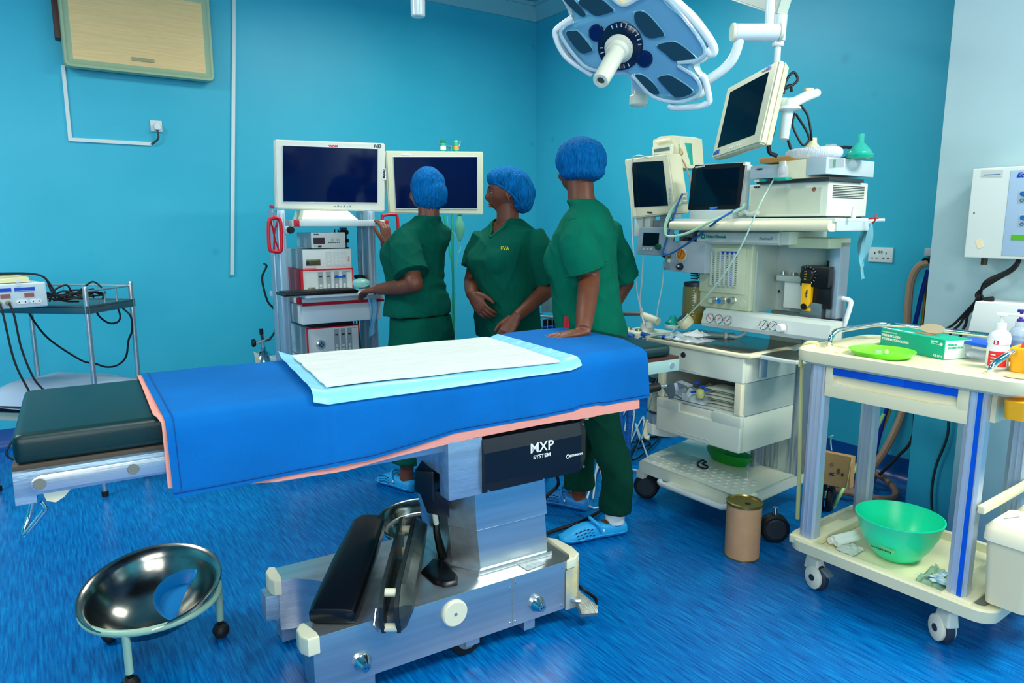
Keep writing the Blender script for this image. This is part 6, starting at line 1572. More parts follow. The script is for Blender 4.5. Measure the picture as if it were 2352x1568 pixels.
# tablet monitor
t, P, S = tablet('tablet_monitor', 'black faced flat patient monitor standing on the top shelf beside the large boxes', 'monitor', [(1590, 378), (1714, 371), (1698, 489), (1578, 489)], .10, .06, M_wink, [(1600, 390), (1699, 384), (1690, 471), (1592, 472)], face=M_black, r=.012)
text(t, 'PROVIEW 12', M.Y(1608, 383, .0955), (1, 0, .04), (0, 0, 1), .007, M_wink, bold=.0003)
pts = [M.Y(1630, 475, .0955), M.Y(1648, 474, .0955), M.Y(1647, 479, .0955), M.Y(1630, 481, .0955)]
B().rings([pts, [p+Vector((0, .002, 0)) for p in pts]]).obj('blue_label', mat('bright blue label', (40, 130, 240), .4, emit=.0), t)
B().box((P[3].x+.03, .08, TZ), (P[2].x-.02, .2, P[3].z+.012), .004).obj('stand', M_am2, t)
for i in range(3):
    p0 = M.Y(1578, 445+i*10, .12)
    B().tube([p0, p0-Vector((.03, .0, 0))], [.008, .006], 10).obj('plug', M_am2, t)
hose('patient_lead', 'pale cable curving from the tablet monitor down and along the shelf edge', [mw(Y(1566, 455, .12)), mw(Y(1552, 470, .06)), mw(Y(1535, 495, .02)), mw(Y(1527, 525, -.02)), mw(Y(1535, 543, -.03)), mw(Y(1580, 535, -.03)), mw(Y(1640, 505, -.02)), mw(Y(1700, 480, .06)), mw(Y(1712, 468, .08))], .006, mat('pale green cable', (176, 214, 186), .5), 'cable')
hose('patient_lead', 'blue cable sweeping from the tablet monitor plugs across the name bar', [mw(Y(1568, 445, .12)), mw(Y(1556, 470, .05)), mw(Y(1525, 570, .02)), mw(Y(1524, 583, .02)), mw(Y(1545, 580, .04)), mw(Y(1600, 545, .06)), mw(Y(1650, 505, -.02)), mw(Y(1690, 482, .05)), mw(Y(1708, 474, .08))], .005, mat('blue cable', (0, 92, 160), .5), 'cable')
hose('patient_lead', 'second pale cable bending from the tablet monitor to the left', [mw(Y(1566, 468, .12)), mw(Y(1548, 478, .06)), mw(Y(1530, 515, .0)), mw(Y(1530, 540, -.02))], .006, mat('pale green cable', (176, 214, 186), .5), 'cable')
hose('sampling_line', 'thin pale line slanting from the slim box across the flow tubes', [mw(Y(1778, 410, .05)), mw(Y(1745, 470, -.02)), mw(Y(1700, 570, -.02)), mw(Y(1640, 660, .0)), mw(Y(1560, 745, .04)), mw(Y(1535, 768, .04))], .003, mat('pale line', (190, 220, 200), .4), 'line')
hose('white_cable', 'white cable looped over the beige upright monitor and hanging to the basket', [mw(Y(1490, 362, .08)), mw(Y(1465, 357, .07)), mw(Y(1452, 370, .07)), mw(Y(1450, 430, .08)), mw(Y(1452, 520, .06)), mw(Y(1458, 620, .05)), mw(Y(1465, 680, .08)), mw(Y(1476, 715, .1))], .0035, M_wcable, 'cable')
hose('white_cable', 'white cable hanging straight below the small ventilator screen', [mw(Y(1478, 588, .14)), mw(Y(1474, 650, .14)), mw(Y(1470, 700, .14)), mw(Y(1480, 745, .12))], .004, M_wcable, 'cable')
hose('white_cable', 'thin white cable under the breathing unit reaching the teal cap', [mw(Y(1524, 600, .15)), mw(Y(1522, 650, .12)), mw(Y(1512, 700, .1)), mw(Y(1508, 728, .1))], .003, M_wcable, 'cable')
# the big processor box and the slim box on it
t = thing('monitor_processor', 'large cream rack box with side vents standing on the top shelf', 'processor box', M)
q = [M.Y(1721, 426, .10), M.Y(1905, 413, .10), M.Y(1905, 497, .10), M.Y(1720, 489, .10)]
X0, X1 = q[0].x, q[1].x; Z1 = (q[0].z+q[1].z)/2; Z0 = TZ+.006
pb = B().box((X0, .10, Z0), (X1, .40, Z1), .006, 3).obj('case', M_am, t)
B().box((X0+.012, .0985, Z0+.012), (X1-.03, .1005, Z1-.022), .0).obj('front_inset', mat('cream inset', (204, 208, 182), .4), pb)
text(pb, 'PHILIPS', (X0+.04, .0978, Z1-.012), (1, 0, 0), (0, 0, 1), .007, M_ink, bold=.0005)
B().lathe([(0, .006), (.005, .006), (.007, .002), (.009, 0)], (X1-.06, .0985, Z1-.03), (0, -1, 0), 18).obj('power_button', mat('copper button', (170, 110, 80), .3, .6), pb)
for k in range(8):
    z = Z1-.018-k*.0065
    B().box((X1-.0005, .13, z), (X1+.0012, .37, z+.003)).obj('vent_slot', M_dgrey, pb)
B().box((X0+.01, .12, TZ), (X1-.01, .38, Z0+.002)).obj('feet', M_dgrey, t)
t = thing('slim_module_box', 'slim grey box with cream module lying on the large cream rack box', 'module box', M)
y = .06; a = M.Y(1724, 376, y); b = M.Y(1880, 372, y); zb_ = Z1+.012; zt_ = (a.z+M.Y(1825, 368, y).z)/2
B().box((a.x, y, zb_+.008), (a.x+.135, y+.30, zt_-.01), .004).obj('left_module', mat('light blue grey', (184, 200, 204), .35), t)
B().box((a.x+.135, y-.005, zb_), (a.x+.255, y+.30, zt_), .003).obj('cream_module', M_amy, t)
mb = B().box((a.x+.255, y-.005, zb_+.012), (M.Y(1898, 375, .055).x, .42, zt_+.004), .003).obj('right_module', mat('light grey enamel', (190, 204, 206), .35), t)
B().box((a.x+.35, y-.0065, zt_-.04), (a.x+.41, y-.004, zt_-.006)).obj('sticker', M_wink, mb)
B().box((a.x+.366, y-.0072, zt_-.038), (a.x+.376, y-.006, zt_-.010)).obj('sticker_green', mat('pale green print', (140, 200, 150), .5), mb)
text(t, 'PHILIPS', (a.x+.045, y-.0012, zt_-.025), (1, 0, 0), (0, 0, 1), .006, M_ink, bold=.0004)
B().box((a.x+.02, y+.02, Z1), (a.x+.34, y+.28, zb_+.001)).obj('feet', M_dgrey, t)
f = B()
for k, m in ((0, M_amy), (1, M_teal)): B().box((a.x+.02+k*.028, y+.003, zb_-.004), (a.x+.042+k*.028, y+.02, zb_+.006)).obj('connector', m, t)
ZS = zt_+.004
# things lying on the slim box
def top(px_, py_, z): return M.Z(px_, py_, z)
p = M.Y(1800, 370, .14)
o = B().box((p.x-.09, .10, ZS-.003), (p.x+.09, .24, ZS+.020), .005).obj('wooden_block', mat('pale wood', (196, 144, 84), .6, var=.15, vscale=12, stretch=(1, 8, 8)), M); tag(o, 'small wooden block on the slim grey box below the tilted screen', 'wooden block')
p = M.Y(1868, 358, .16)
t = thing('gauze_ring', 'white gauze wrapped ring cushion on the slim grey box', 'ring cushion', M)
pts = [(p.x+.095*math.cos(a), .16+.05*math.sin(a), ZS+.024) for a in [2*math.pi*i/28 for i in range(28)]]
B().tube(pts, .023, 14, closed=True).obj('ring', mat('white gauze', (220, 228, 236), .9, bump=.6, bscale=60, stretch=(4, 4, .5)), t)
p = M.Y(1866, 345, .16)
t = thing('rubber_mask', 'cream rubber anaesthetic mask standing inside the gauze ring', 'mask', M)
B().lathe([(.045, 0), (.042, .02), (.024, .045), (.015, .055), (.014, .075), (.011, .075)], (p.x, .16, ZS+.012), n=28).obj('mask', mat('cream rubber', (214, 214, 170), .5), t)
p = M.Y(1905, 345, .22)
o = B().lathe([(0, 0), (.02, 0), (.022, .05), (.019, .052), (0, .05)], (p.x, .23, ZS+.012), n=24).obj('glass_tumbler', M_clear, M); tag(o, 'small clear cup behind the gauze ring', 'cup')
p = M.Y(1975, 355, .25)
t = thing('face_mask_green', 'transparent green anaesthetic face mask at the right end of the slim box', 'mask', M)
B().lathe([(.055, 0), (.058, .012), (.05, .03), (.022, .058), (.014, .062), (.014, .095), (.011, .095)], (p.x-.0, .25, ZS), n=30, sx=1, sy=.8).obj('shell', mat('clear green plastic shell', (60, 190, 170), .15, alpha=.65), t)
B().lathe([(.03, 0), (.058, .004), (.062, .014), (.056, .022), (.05, .02)], (p.x-.0, .25, ZS-.001), n=30, sy=.8).obj('green_cushion', mat('green cushion', (20, 170, 140), .3, alpha=.9), t)
B().box((a.x+.42, .30, ZS-.09), (p.x+.05, .44, ZS-.002), .003).obj('x', M_am, M) if 0 else None
p = M.Y(1800, 405, .04)
t = thing('clear_mask_box', 'small clear plastic capsule with teal base clipped to the front of the slim box', 'capsule', M)
B().lathe([(.022, 0), (.022, .03), (.014, .055), (.010, .07), (0, .07)], (p.x, .035, zb_-.0), n=24).obj('dome', mat('clear capsule', (210, 225, 225), .1, alpha=.45), t)
B().box((p.x-.028, .012, zb_-.006), (p.x+.028, .056, zb_+.006), .003).obj('teal_base', M_teal, t)
B().ell((p.x-.004, .035, zb_+.03), (.012, .01, .014)).obj('pink_insert', mat('pink insert', (200, 140, 180), .4), t)
p = M.Y(1954, 495, .10)
t = thing('medicine_vial', 'tiny white labelled vial standing at the shelf edge', 'vial', Fr(*M.w((p.x, .12, 0))[:2]))
B().lathe([(0, 0), (.009, 0), (.009, .026), (.005, .031), (.005, .040), (0, .040)], (0, 0, TZ), n=16).obj('vial', M_wink, t)
hose('mains_cable', 'black cable coiled behind the gauze ring up to the hanging screen', [mw(Y(1810, 322, .14)), mw(Y(1818, 345, .14)), mw(Y(1826, 358, .14)), mw(Y(1834, 362, .2))], .006, M_rubber, 'cable')
hose('mains_cable', 'black cable arching from the gauze ring to the green mask', [mw(Y(1905, 345, .22)), mw(Y(1935, 338, .24)), mw(Y(1960, 342, .26)), mw(Y(1965, 360, .26)), mw(Y(1945, 362, .26)), mw(Y(1925, 368, .25))], .006, M_rubber, 'cable')
# clutter between screen and rack box
o = B().tube([M.Y(1700, 492, .10), M.Y(1712, 486, .08), M.Y(1722, 492, .08), M.Y(1740, 488, .06)], .010, 8, 3).obj('cable_connector', M_am2, M); tag(o, 'bundle of pale connectors in front of the large rack box', 'connector')
# ---------------------------------------------------------------- items on the work surface
t = thing('crumpled_wrapper', 'crumpled clear and white plastic wrappers spread over the steel work surface', 'wrapper', M)
def crum(x0, x1, y0, y1, z, amp, seed):
    def fn(u, v):
        x = x0+(x1-x0)*u; y = y0+(y1-y0)*v
        e = math.sin(math.pi*u)**.5*math.sin(math.pi*v)**.5
        return (x+.012*nz(u*5, v*5, seed), y+.012*nz(u*5, v*5, seed+3), z+e*amp*(.5+.9*abs(nz(u*6, v*6, seed+7)))+.001)
    return fn
M_film = mat('crumpled clear film', (206, 220, 224), .25, alpha=.85, bump=.5, bscale=30)
WZ = WS+.022
B().sheet(crum(.06, .30, .02, .16, WZ, .03, 1), 24, 18, thick=.001).obj('film', M_film, t, ang=.35)
B().sheet(crum(.17, .27, .06, .16, WZ+.02, .025, 5), 14, 12, thick=.001).obj('paper', M_wink, t, ang=.35)
for x, y, c_ in ((.10, .02, 0), (.16, .035, 0)): B().ell((x, y, WZ+.008), (.010, .01, .008)).obj('blue_cap', M_blue, t)
for i, (px_, m, lab) in enumerate(((1621, mat('green end cap', (20, 150, 50), .35), 'pale tube with green end lying on the steel work surface'), (1633, mat('bright blue knob', (20, 140, 220), .35), 'pale tube with blue end lying beside the green ended one'))):
    p = M.Z(px_, 768, WZ+.013)
    t = thing('circuit_tube', lab, 'tube', M)
    d = Vector((.08, .055, 0)).normalized()
    B().cyl(p, p+d*.11, .012, n=20).obj('tube', mat('frosted grey plastic', (150, 175, 175), .3), t)
    B().cyl(p-d*.003, p+d*.004, .0125, n=20).obj('end_cap', m, t)
p = M.Z(1668, 770, WZ+.014)
t = thing('airway_tube', 'curved white airway tube with blue ring on the steel work surface', 'airway', M)
B().lathe([(.006, 0), (.018, 0), (.018, .012), (.006, .012)], p, (-.6, -.8, 0), 24).obj('flange', M_wink, t)
B().lathe([(.004, -.001), (.009, -.001), (.009, .001), (.004, .001)], p, (-.6, -.8, 0), 20).obj('blue_ring', mat('bright blue knob', (20, 140, 220), .35), t)
B().tube([p+Vector((.005, .005, 0)), p+Vector((.04, .02, -.004)), p+Vector((.07, .03, .01)), p+Vector((.085, .035, .03))], .007, 10, 4).obj('curved_tube', M_wink, t)
# bay contents
t = thing('packaged_supplies', 'stack of paper wrapped supplies at the right of the open bay', 'packages', M)
for i in range(7):
    z = .552+i*.013
    B().sheet(crum(.36+.01*math.sin(i*2), .53, .02+.01*(i % 3), .14, z, .010, i+11), 12, 8, thick=.002).obj('package', mat('paper package', (206, 214, 196), .8), t, ang=.5)
t = thing('plastic_wrapped_tubing', 'heap of clear plastic wrapped tubing with blue fittings at the left of the open bay', 'tubing', M)
B().sheet(crum(.13, .36, .0, .16, .552, .06, 31), 22, 16, thick=.001).obj('film', M_film, t, ang=.35)
B().sheet(crum(.22, .50, .10, .26, .56, .075, 33), 18, 14, thick=.001).obj('film', mat('olive clear film', (170, 185, 150), .25, alpha=.8, bump=.5, bscale=30), t, ang=.35)
for px_, py_ in ((1560, 893), (1592, 900), (1613, 887), (1620, 895), (1600, 880)):
    p = M.Y(px_, py_, .01); B().obox(p, (.022, .01, .009), (1, .2, .3), (0, 1, 0), (-.3, 0, 1), .002).obj('blue_fitting', M_blue, t)
p = M.Y(1608, 905, -.0); B().lathe([(0, 0), (.016, .004), (.022, .02), (.018, .04), (.006, .045)], p-Vector((0, 0, .02)), n=18).obj('yellow_valve', mat('pale yellow valve', (200, 205, 130), .35, alpha=.85), t)
# rail clamp fixed to the table end
t = thing('table_clamp', 'silver metal clamp block on the bar at the head end of the operating table', 'clamp', M)
pts = [M.Y(1520, 888, -.12), M.Y(1548, 880, -.12), M.Y(1552, 898, -.12), M.Y(1548, 915, -.12), M.Y(1536, 916, -.12), M.Y(1532, 905, -.12)]
B().rings([pts, [p+Vector((.0, .05, 0)) for p in pts]]).obj('jaw', M_alu, t)
pts = [M.Y(1548, 880, -.11), M.Y(1553, 876, -.11), M.Y(1578, 886, -.11), M.Y(1578, 890, -.11), M.Y(1562, 892, -.11), M.Y(1555, 900, -.11), M.Y(1549, 898, -.11)]
B().rings([pts, [p+Vector((.0, .04, 0)) for p in pts]]).obj('bent_plate', M_alu, t)
B().tube([M.Y(1552, 905, -.115), M.Y(1568, 915, -.115)], .006, 8).obj('screw', M_steel, t)
# base tray contents
t = thing('green_glass_dish', 'green glass dish at the back of the machine base tray', 'dish', M)
B().lathe([(0, 0), (.06, 0), (.075, .03), (.08, .05), (.074, .05), (.055, .008), (0, .006)], (.30, .30, .207), n=28, sx=1.6, sy=.8, u=(1, 0, 0)).obj('dish', mat('green glass', (20, 150, 40), .15, alpha=.8), t)
o = B().sheet(crum(.05, .20, .08, .22, .208, .01, 41), 12, 10, thick=.001).obj('clear_pouch', mat('clear pouch', (170, 200, 200), .2, alpha=.5), M, ang=.4); tag(o, 'flat clear pouch lying on the left of the machine base tray', 'pouch')
o = B().tube([(.22, .20, .213), (.24, .14, .215), (.27, .11, .213), (.31, .11, .213), (.30, .14, .215), (.26, .15, .215), (.25, .19, .213), (.22, .20, .213)], .004, 6, 4).obj('black_strap', M_rubber, M); tag(o, 'looped black strap on the machine base tray', 'strap')
o = B().cyl((.50, .17, .207), (.50, .17, .25), .006, n=12).obj('steel_pin', M_steel, M); tag(o, 'small upright steel pin at the right of the machine base tray', 'pin')
# ---------------------------------------------------------------- wire basket trolley behind the standing woman
q = W0.Z(1450, 1000, 0)
Bk = Fr(2.62, 3.25, -60)
t = thing('basket_trolley', 'grey box over a white wire basket trolley behind the leaning woman', 'trolley', Bk)
zz = lambda py: W0.T(1450, py, 3.7).z
z_top, z_b = W0.Y(1455, 645, 3.2).z, W0.Y(1455, 705, 3.2).z
B().box((-.14, -.1, z_b), (.12, .2, z_top), .006).obj('grey_box', mat('pale blue grey box', (160, 196, 196), .4), t)
for x in (-.1, .08):
    for z in (z_b+.03, z_b+.07): B().cyl((x, -.1005, z), (x, -.103, z), .003, n=8).obj('screw', M_dgrey, t)
z1_, z0_ = z_b-.02, z_b-.20
f = B()
for k in range(12):
    x = -.17+k*.03; f.tube([(x, -.14, z1_), (x, -.14, z0_)], .0022, 6)
o = f.obj('basket_wires', M_wcable, t)
o['kind'] = 'stuff'
B().tube([(-.18, -.14, z1_), (.18, -.14, z1_), (.18, .22, z1_), (-.18, .22, z1_)], .006, 8, closed=True).obj('basket_rim', M_wcable, t)
B().box((-.17, -.13, z0_-.01), (.17, .21, z0_), .003).obj('basket_floor', M_dgrey, t)
B().box((-.15, -.05, z0_), (.1, .15, z1_-.03), .01).obj('dark_contents', M_black, t)
B().tube([(-.12, -.128, z1_-.07), (.02, -.128, z1_-.05), (.14, -.128, z1_-.08)], .008, 8, 4).obj('blue_lead', M_blue, t)
for x in (-.17, .17):
    for y in (-.13, .21): B().tube([(x, y, .08), (x, y, z_b+.05)], .010, 8).obj('leg', M_am2, t)
for x in (-.17, .17):
    for y in (-.13, .21): castor(x, y, .032, t)
# white and black cables lying on the floor by the table head
rnd = random.Random(11)
def tangle(seed, px0, px1, py0, py1, n, r, m, name, lab):
    rd = random.Random(seed); pts = []
    for i in range(n):
        a = W0.Z(px0+(px1-px0)*rd.random(), py0+(py1-py0)*rd.random(), .0); pts.append((a.x, a.y, r+.004+.012*rd.random()))
    return hose(name, lab, pts, r, m, 'cable')
tangle(1, 1345, 1470, 940, 1190, 9, .005, M_wcable, 'floor_cable', 'tangled white cable on the floor between the leaning woman and the machine')
tangle(2, 1430, 1500, 900, 1100, 6, .005, M_wcable, 'floor_cable', 'white cable looping on the floor beside the machine front castor')
tangle(3, 1440, 1530, 960, 1060, 6, .005, M_rubber, 'floor_cable', 'black cable tangled on the floor by the machine base')
hose('thin_line', 'thin pale blue line slanting down beside the canister to the floor', [W0.Y(1508, 870, 2.45), W0.Y(1490, 940, 2.45), W0.Y(1470, 1010, 2.5), W0.Z(1450, 1055, .01)], .0025, mat('pale blue line', (60, 160, 190), .4), 'line')
# ================================================================ operating light and hanging screen
LD = 2.33
Lc = W0.T(1425, 112, LD)
n_ = Vector((_rt*(-.33)+_cu*(-.56)+_fw*(-.76))); n_ = Vector(n_).normalized()   # lamp face normal, towards the table
L = Fr(Lc.x, Lc.y, 0)
def on_plane(px_, py_, h=0.):
    """view ray meets the lamp plane lifted h along its normal"""
    o_ = Vector((0, 0, CAM_H)); r = Vector(ray(px_, py_)); c = Lc+n_*h
    return L.loc(o_+r*((c-o_).dot(n_)/r.dot(n_)))
c0 = L.loc(Lc); n0 = n_
t = thing('operating_light', 'multi lobed operating light with clear covers and central handle over the table', 'operating light', L)
M_lampw = mat('lamp white enamel', (226, 234, 232), .25, coat=.3)
M_lampb = mat('lamp blue grey reflector', (112, 168, 190), .14, .3, spec=.7)
M_lens = mat('dark lens', (34, 64, 74), .08, .2, spec=.8)
M_lclear = mat('clear lamp cover', (170, 200, 215), .06, alpha=.35, spec=.8)
def lobe(outline, th, name, m, off=0, bev=.012, shrink=1., back=True):
    P = [on_plane(a, b, off) for a, b in outline]; P = catmull(P, 4, True); c = sum(P, Vector())/len(P)
    f = B()
    rs = [[c+(p-c)*.93*shrink for p in P], [c+(p-c)*.985*shrink-n0*th*.25 for p in P], [p-n0*th*.55 if shrink == 1 else c+(p-c)*shrink-n0*th*.55 for p in P], [c+(p-c)*.9*shrink-n0*th for p in P]]
    f.rings(rs); return f.obj(name, m, t, ang=.9)
# one continuous shell seen from below, with a waist between its four lobes
shell = [(1290, -30), (1312, 40), (1283, 62), (1278, 86), (1300, 125), (1345, 165), (1395, 172), (1440, 168), (1462, 200), (1515, 232), (1562, 238), (1604, 222), (1612, 195), (1590, 160), (1605, 142), (1625, 128), (1622, 100), (1588, 50), (1540, 8), (1510, -25), (1470, -10), (1430, 12), (1400, -20), (1340, -60)]
lobe(shell, .06, 'reflector_body', M_lampb)
sh2 = [(1270, -40), (1300, 38), (1268, 66), (1272, 92), (1296, 135), (1345, 172), (1400, 178), (1436, 176), (1462, 206), (1512, 237), (1562, 243), (1612, 232), (1622, 200), (1602, 160), (1622, 145), (1636, 128), (1634, 98), (1598, 44), (1548, -2), (1512, -40), (1400, -50), (1340, -75)]
lobe(sh2, .10, 'white_shell', M_lampw, -.045)
def lens(pts):
    P = catmull([on_plane(a, b, .002) for a, b in pts], 4, True); c = sum(P, Vector())/len(P)
    l_ = B().rings([[p-n0*.012 for p in P], P, [c+(p-c)*.93+n0*.003 for p in P]]).obj('lens_frame', M_lampb, t)
    B().rings([[c+(p-c)*.93+n0*.001 for p in P], [c+(p-c)*.90+n0*.0045 for p in P]]).obj('lens', M_lens, l_)
lens([(1455, 28), (1470, 22), (1490, 32), (1515, 60), (1528, 78), (1525, 86), (1490, 90), (1470, 70), (1456, 48)])
lens([(1505, 104), (1535, 94), (1560, 98), (1600, 130), (1590, 136), (1550, 142), (1528, 125)])
lens([(1508, 178), (1530, 170), (1548, 175), (1592, 205), (1588, 218), (1555, 226), (1530, 205)])
lens([(1298, 72), (1318, 68), (1330, 72), (1362, 112), (1360, 120), (1336, 124), (1312, 98)])
lens([(1325, 5), (1345, -10), (1380, -5), (1412, 22), (1405, 30), (1370, 38), (1345, 22)])
lens([(1456, 172), (1475, 170), (1500, 188), (1518, 215), (1500, 216), (1475, 200)])
lens([(1292, -6), (1310, -10), (1345, 28), (1346, 38), (1335, 38), (1305, 12)])
# clear rims over the lobes
for pts in ([(1392, -18), (1430, 12), (1470, -6), (1505, -20), (1560, 28), (1618, 110), (1600, 138), (1556, 144)], [(1556, 150), (1600, 180), (1606, 215), (1560, 234), (1500, 222), (1450, 172)], [(1395, 168), (1340, 150), (1290, 85), (1296, 62), (1316, 50)]):
    B().tube([on_plane(a, b, .008) for a, b in pts], .006, 8, 5).obj('clear_rim', mat('clear rim', (190, 215, 225), .08, alpha=.6, spec=.9), t)
# yellowed edge stains of the shell at the top
B().tube([on_plane(a, b, -.01) for a, b in ((1405, -12), (1432, 8), (1462, 4), (1500, -14), (1512, 2))], .006, 8, 5).obj('yellowed_edge', mat('yellowed plastic edge', (220, 190, 120), .5), t)
# central control ring
def ringat(px_, py_, r, h, dr, m, name, sx=1.):
    c = on_plane(px_, py_, .0); return B().lathe([(0, h), (r-dr, h), (r, h*.6), (r, -.004)], c, n0, 40).obj(name, m, t)
kr = ringat(1425, 106, .075, .010, .006, mat('dark blue control ring', (8, 22, 48), .15), 'control_ring')
for s_ in (-1, 1):
    c = on_plane(1425+s_*55, 106+s_*30, 0)
    B().lathe([(0, .012), (.022, .010), (.028, 0)], c, n0, 24).obj('control_button', mat('deep blue button', (8, 24, 70), .1), t)
f = B(); a_, b_ = perp(n0)
for i in range(26):
    if i % 13 > 8: continue
    q = 2*math.pi*i/26; c = on_plane(1425, 106, .0105)+(a_*math.cos(q)+b_*math.sin(q))*.064
    f.obox(c, (.012, .003, .001), a_*math.cos(q)+b_*math.sin(q), -a_*math.sin(q)+b_*math.cos(q), n0)
f.obj('ring_marks', M_grey, kr)
c = on_plane(1425, 106, 0)
tip = L.loc(W0.T(1381, 183, LD-.11)); hd_ = (tip-c).normalized(); LL = (tip-c).length
h_ = B().lathe([(0, 0), (.046, 0), (.048, .014), (.038, .020), (.036, .036), (.030, .040), (.029, .06), (.0265, LL-.004), (.023, LL), (.013, LL), (.012, LL-.01), (0, LL-.01)], c+hd_*.008, hd_, 36).obj('centre_handle', mat('cream handle', (206, 208, 190), .35), t)
B().lathe([(0, LL-.008), (.0115, LL-.008)], c+hd_*.008, hd_, 20).obj('handle_socket', mat('green bore', (20, 60, 60), .4), h_)
for s_ in (1, -1): B().lathe([(0, .002), (.004, .002), (.005, 0)], c+hd_*.022+perp(hd_)[0]*.043*s_, hd_, 10).obj('screw', M_steel, h_)
# grab rails round the shell
M_rail = M_lampw
B().tube([on_plane(a, b, -.02) for a, b in ((1538, -30), (1545, -5), (1585, 35), (1622, 80), (1640, 112), (1634, 124), (1622, 112))], .014, 12, 5).obj('grab_rail', M_rail, t)
B().tube([on_plane(a, b, -.02) for a, b in ((1535, 240), (1548, 247), (1600, 245), (1626, 236), (1628, 222), (1618, 180), (1606, 172))], .011, 12, 5).obj('grab_rail', M_rail, t)
B().tube([on_plane(a, b, -.02) for a, b in ((1316, 40), (1285, 62), (1275, 80), (1300, 130), (1360, 172))], .010, 12, 5).obj('grab_rail', M_rail, t)
# second handle below the shell
c = L.loc(W0.T(1466, 182, LD+.22)); e = L.loc(W0.T(1467, 238, LD+.22))
B().tube([c+Vector((0, 0, .08)), c, e], [.026, .026, .026], 20).obj('rear_handle', M_lampw, t)
B().lathe([(.034, 0), (.034, .028), (.028, .034)], e-Vector((0, 0, .004)), (0, 0, 1), 28).ell(e, (.033, .033, .012)).obj('handle_cap', M_cream, t)
# arm: curved tube, joint, drop tube
B().tube([on_plane(1560, 120, -.12), L.loc(W0.T(1600, 190, LD+.14)), L.loc(W0.T(1640, 175, LD+.10)), L.loc(W0.T(1680, 140, LD+.06)), L.loc(W0.T(1698, 95, LD+.03)), L.loc(W0.T(1701, 80, LD+.03))], .0165, 14, 5).obj('yoke_arm', M_lampw, t)
j0, j1 = L.loc(W0.T(1688, 74, LD+.02)), L.loc(W0.T(1788, 74, LD+.02))
B().cyl(j0, j1, .027, n=32, bev=.003).obj('joint_barrel', M_lampw, t)
d = (j1-j0).normalized()
for p, s_ in ((j0, -1), (j1, 1)): B().cyl(p, p+d*.012*s_, .029, n=32, bev=.002).obj('joint_cap', M_cream, t)
tp = L.loc(W0.T(1768, 0, LD+.02)); jb = L.loc(W0.T(1766, 66, LD+.02))
B().tube([jb, Vector((jb.x, jb.y, ZC+.1))], .0145, 16).obj('drop_tube', M_lampw, t)
# ---------------------------------------------------------------- hanging screen with spring arm
SD = 2.62
cs = W0.T(1740, 250, SD+.15); S_ = Fr(cs.x, cs.y, 0)
t = thing('hanging_screen', 'cream flat screen tilted on a ceiling arm above the rack boxes', 'screen', S_)
TLq, TRq, BRq, BLq = [S_.loc(W0.T(a, b, d)) for a, b, d in ((1671, 201, SD+.36), (1789, 136, SD), (1745, 328, SD), (1626, 370, SD+.36))]
BLq = TLq+(BRq-TRq)*.97
nn = (TRq-TLq).cross(BLq-TLq).normalized()
if nn.dot(Vector((_rt))) > 0: nn = -nn               # face normal points left, towards the table
th = .055
Q = [TLq, TRq, BRq, BLq]; cc = sum(Q, Vector())/4
f = B().rings([[q for q in Q], [q-nn*th*.55 for q in Q]]); bmesh.ops.bevel(f.bm, geom=list(f.bm.edges), offset=.006, segments=3, affect='EDGES')
fr_ = f.obj('bezel', mat('aged cream screen plastic', (214, 212, 178), .38), t)
B().rings([[cc+(q-cc)*.99-nn*th*.55 for q in Q], [cc+(q-cc)*.93-nn*th for q in Q]]).obj('rear_housing', mat('aged cream screen plastic', (214, 212, 178), .38), t)
def sq(u, v, h=.001): return TLq.lerp(TRq, u).lerp(BLq.lerp(BRq, u), v)+nn*h
B().rings([[sq(a, b) for a, b in ((.10, .10), (.86, .10), (.86, .87), (.10, .87))], [sq(a, b, -.004) for a, b in ((.10, .10), (.86, .10), (.86, .87), (.10, .87))]]).obj('screen', M_screen, t)
xd = (TRq-TLq).normalized(); yd = (TLq-BLq).normalized()
text(t, 'NDS', sq(.10, .935, .002), xd, yd, .017, M_blue, bold=.0008)
text(t, 'Radiance', sq(.78, .055, .002), xd, yd, .009, M_mgrey); text(t, 'HD', sq(.84, .05, .003), xd, yd, .014, M_blue, bold=.0005)
for i in range(5):
    p = sq(.40+.05*i, .935, .001); B().obox(p, (.010, .008, .001), xd, yd, nn).obj('button', M_wink, t)
bk = cc-nn*(th+.02)
pole = S_.loc(W0.T(1786, 120, SD+.12))
B().cyl((pole.x, pole.y, TRq.z-.03), (pole.x, pole.y, S_.loc(W0.T(1787, 95, SD+.12)).z), .012, n=20).obj('pole', M_lampw, t)
B().cyl((pole.x, pole.y, S_.loc(W0.T(1787, 108, SD+.12)).z), (pole.x, pole.y, S_.loc(W0.T(1787, 96, SD+.12)).z), .022, n=24, bev=.003).obj('collar', M_lampw, t)
B().cyl((pole.x, pole.y, S_.loc(W0.T(1787, 96, SD+.12)).z), (pole.x, pole.y, S_.loc(W0.T(1787, 40, SD+.12)).z), .026, .029, n=28).obj('arm_head', M_lampw, t)
za = S_.loc(W0.T(1787, 40, SD+.12)).z
e0 = S_.loc(W0.T(1705, -20, SD+.30)); e1 = Vector((pole.x, pole.y, za+.05))
d = (e0-e1); d.normalize(); sd = d.cross(Vector((0, 0, 1))).normalized(); up_ = sd.cross(d)
f = B().rings([[e1-d*.03+sd*i+up_*j for i, j in ((-.03, -.045), (.03, -.045), (.03, .045), (-.03, .045))], [e0+d*.5+sd*i*.8+up_*j*.8 for i, j in ((-.03, -.04), (.03, -.04), (.03, .04), (-.03, .04))]])
bmesh.ops.bevel(f.bm, geom=list(f.bm.edges), offset=.008, segments=3, affect='EDGES')
f.obj('spring_arm', mat('cream arm cover', (206, 214, 196), .35), t)
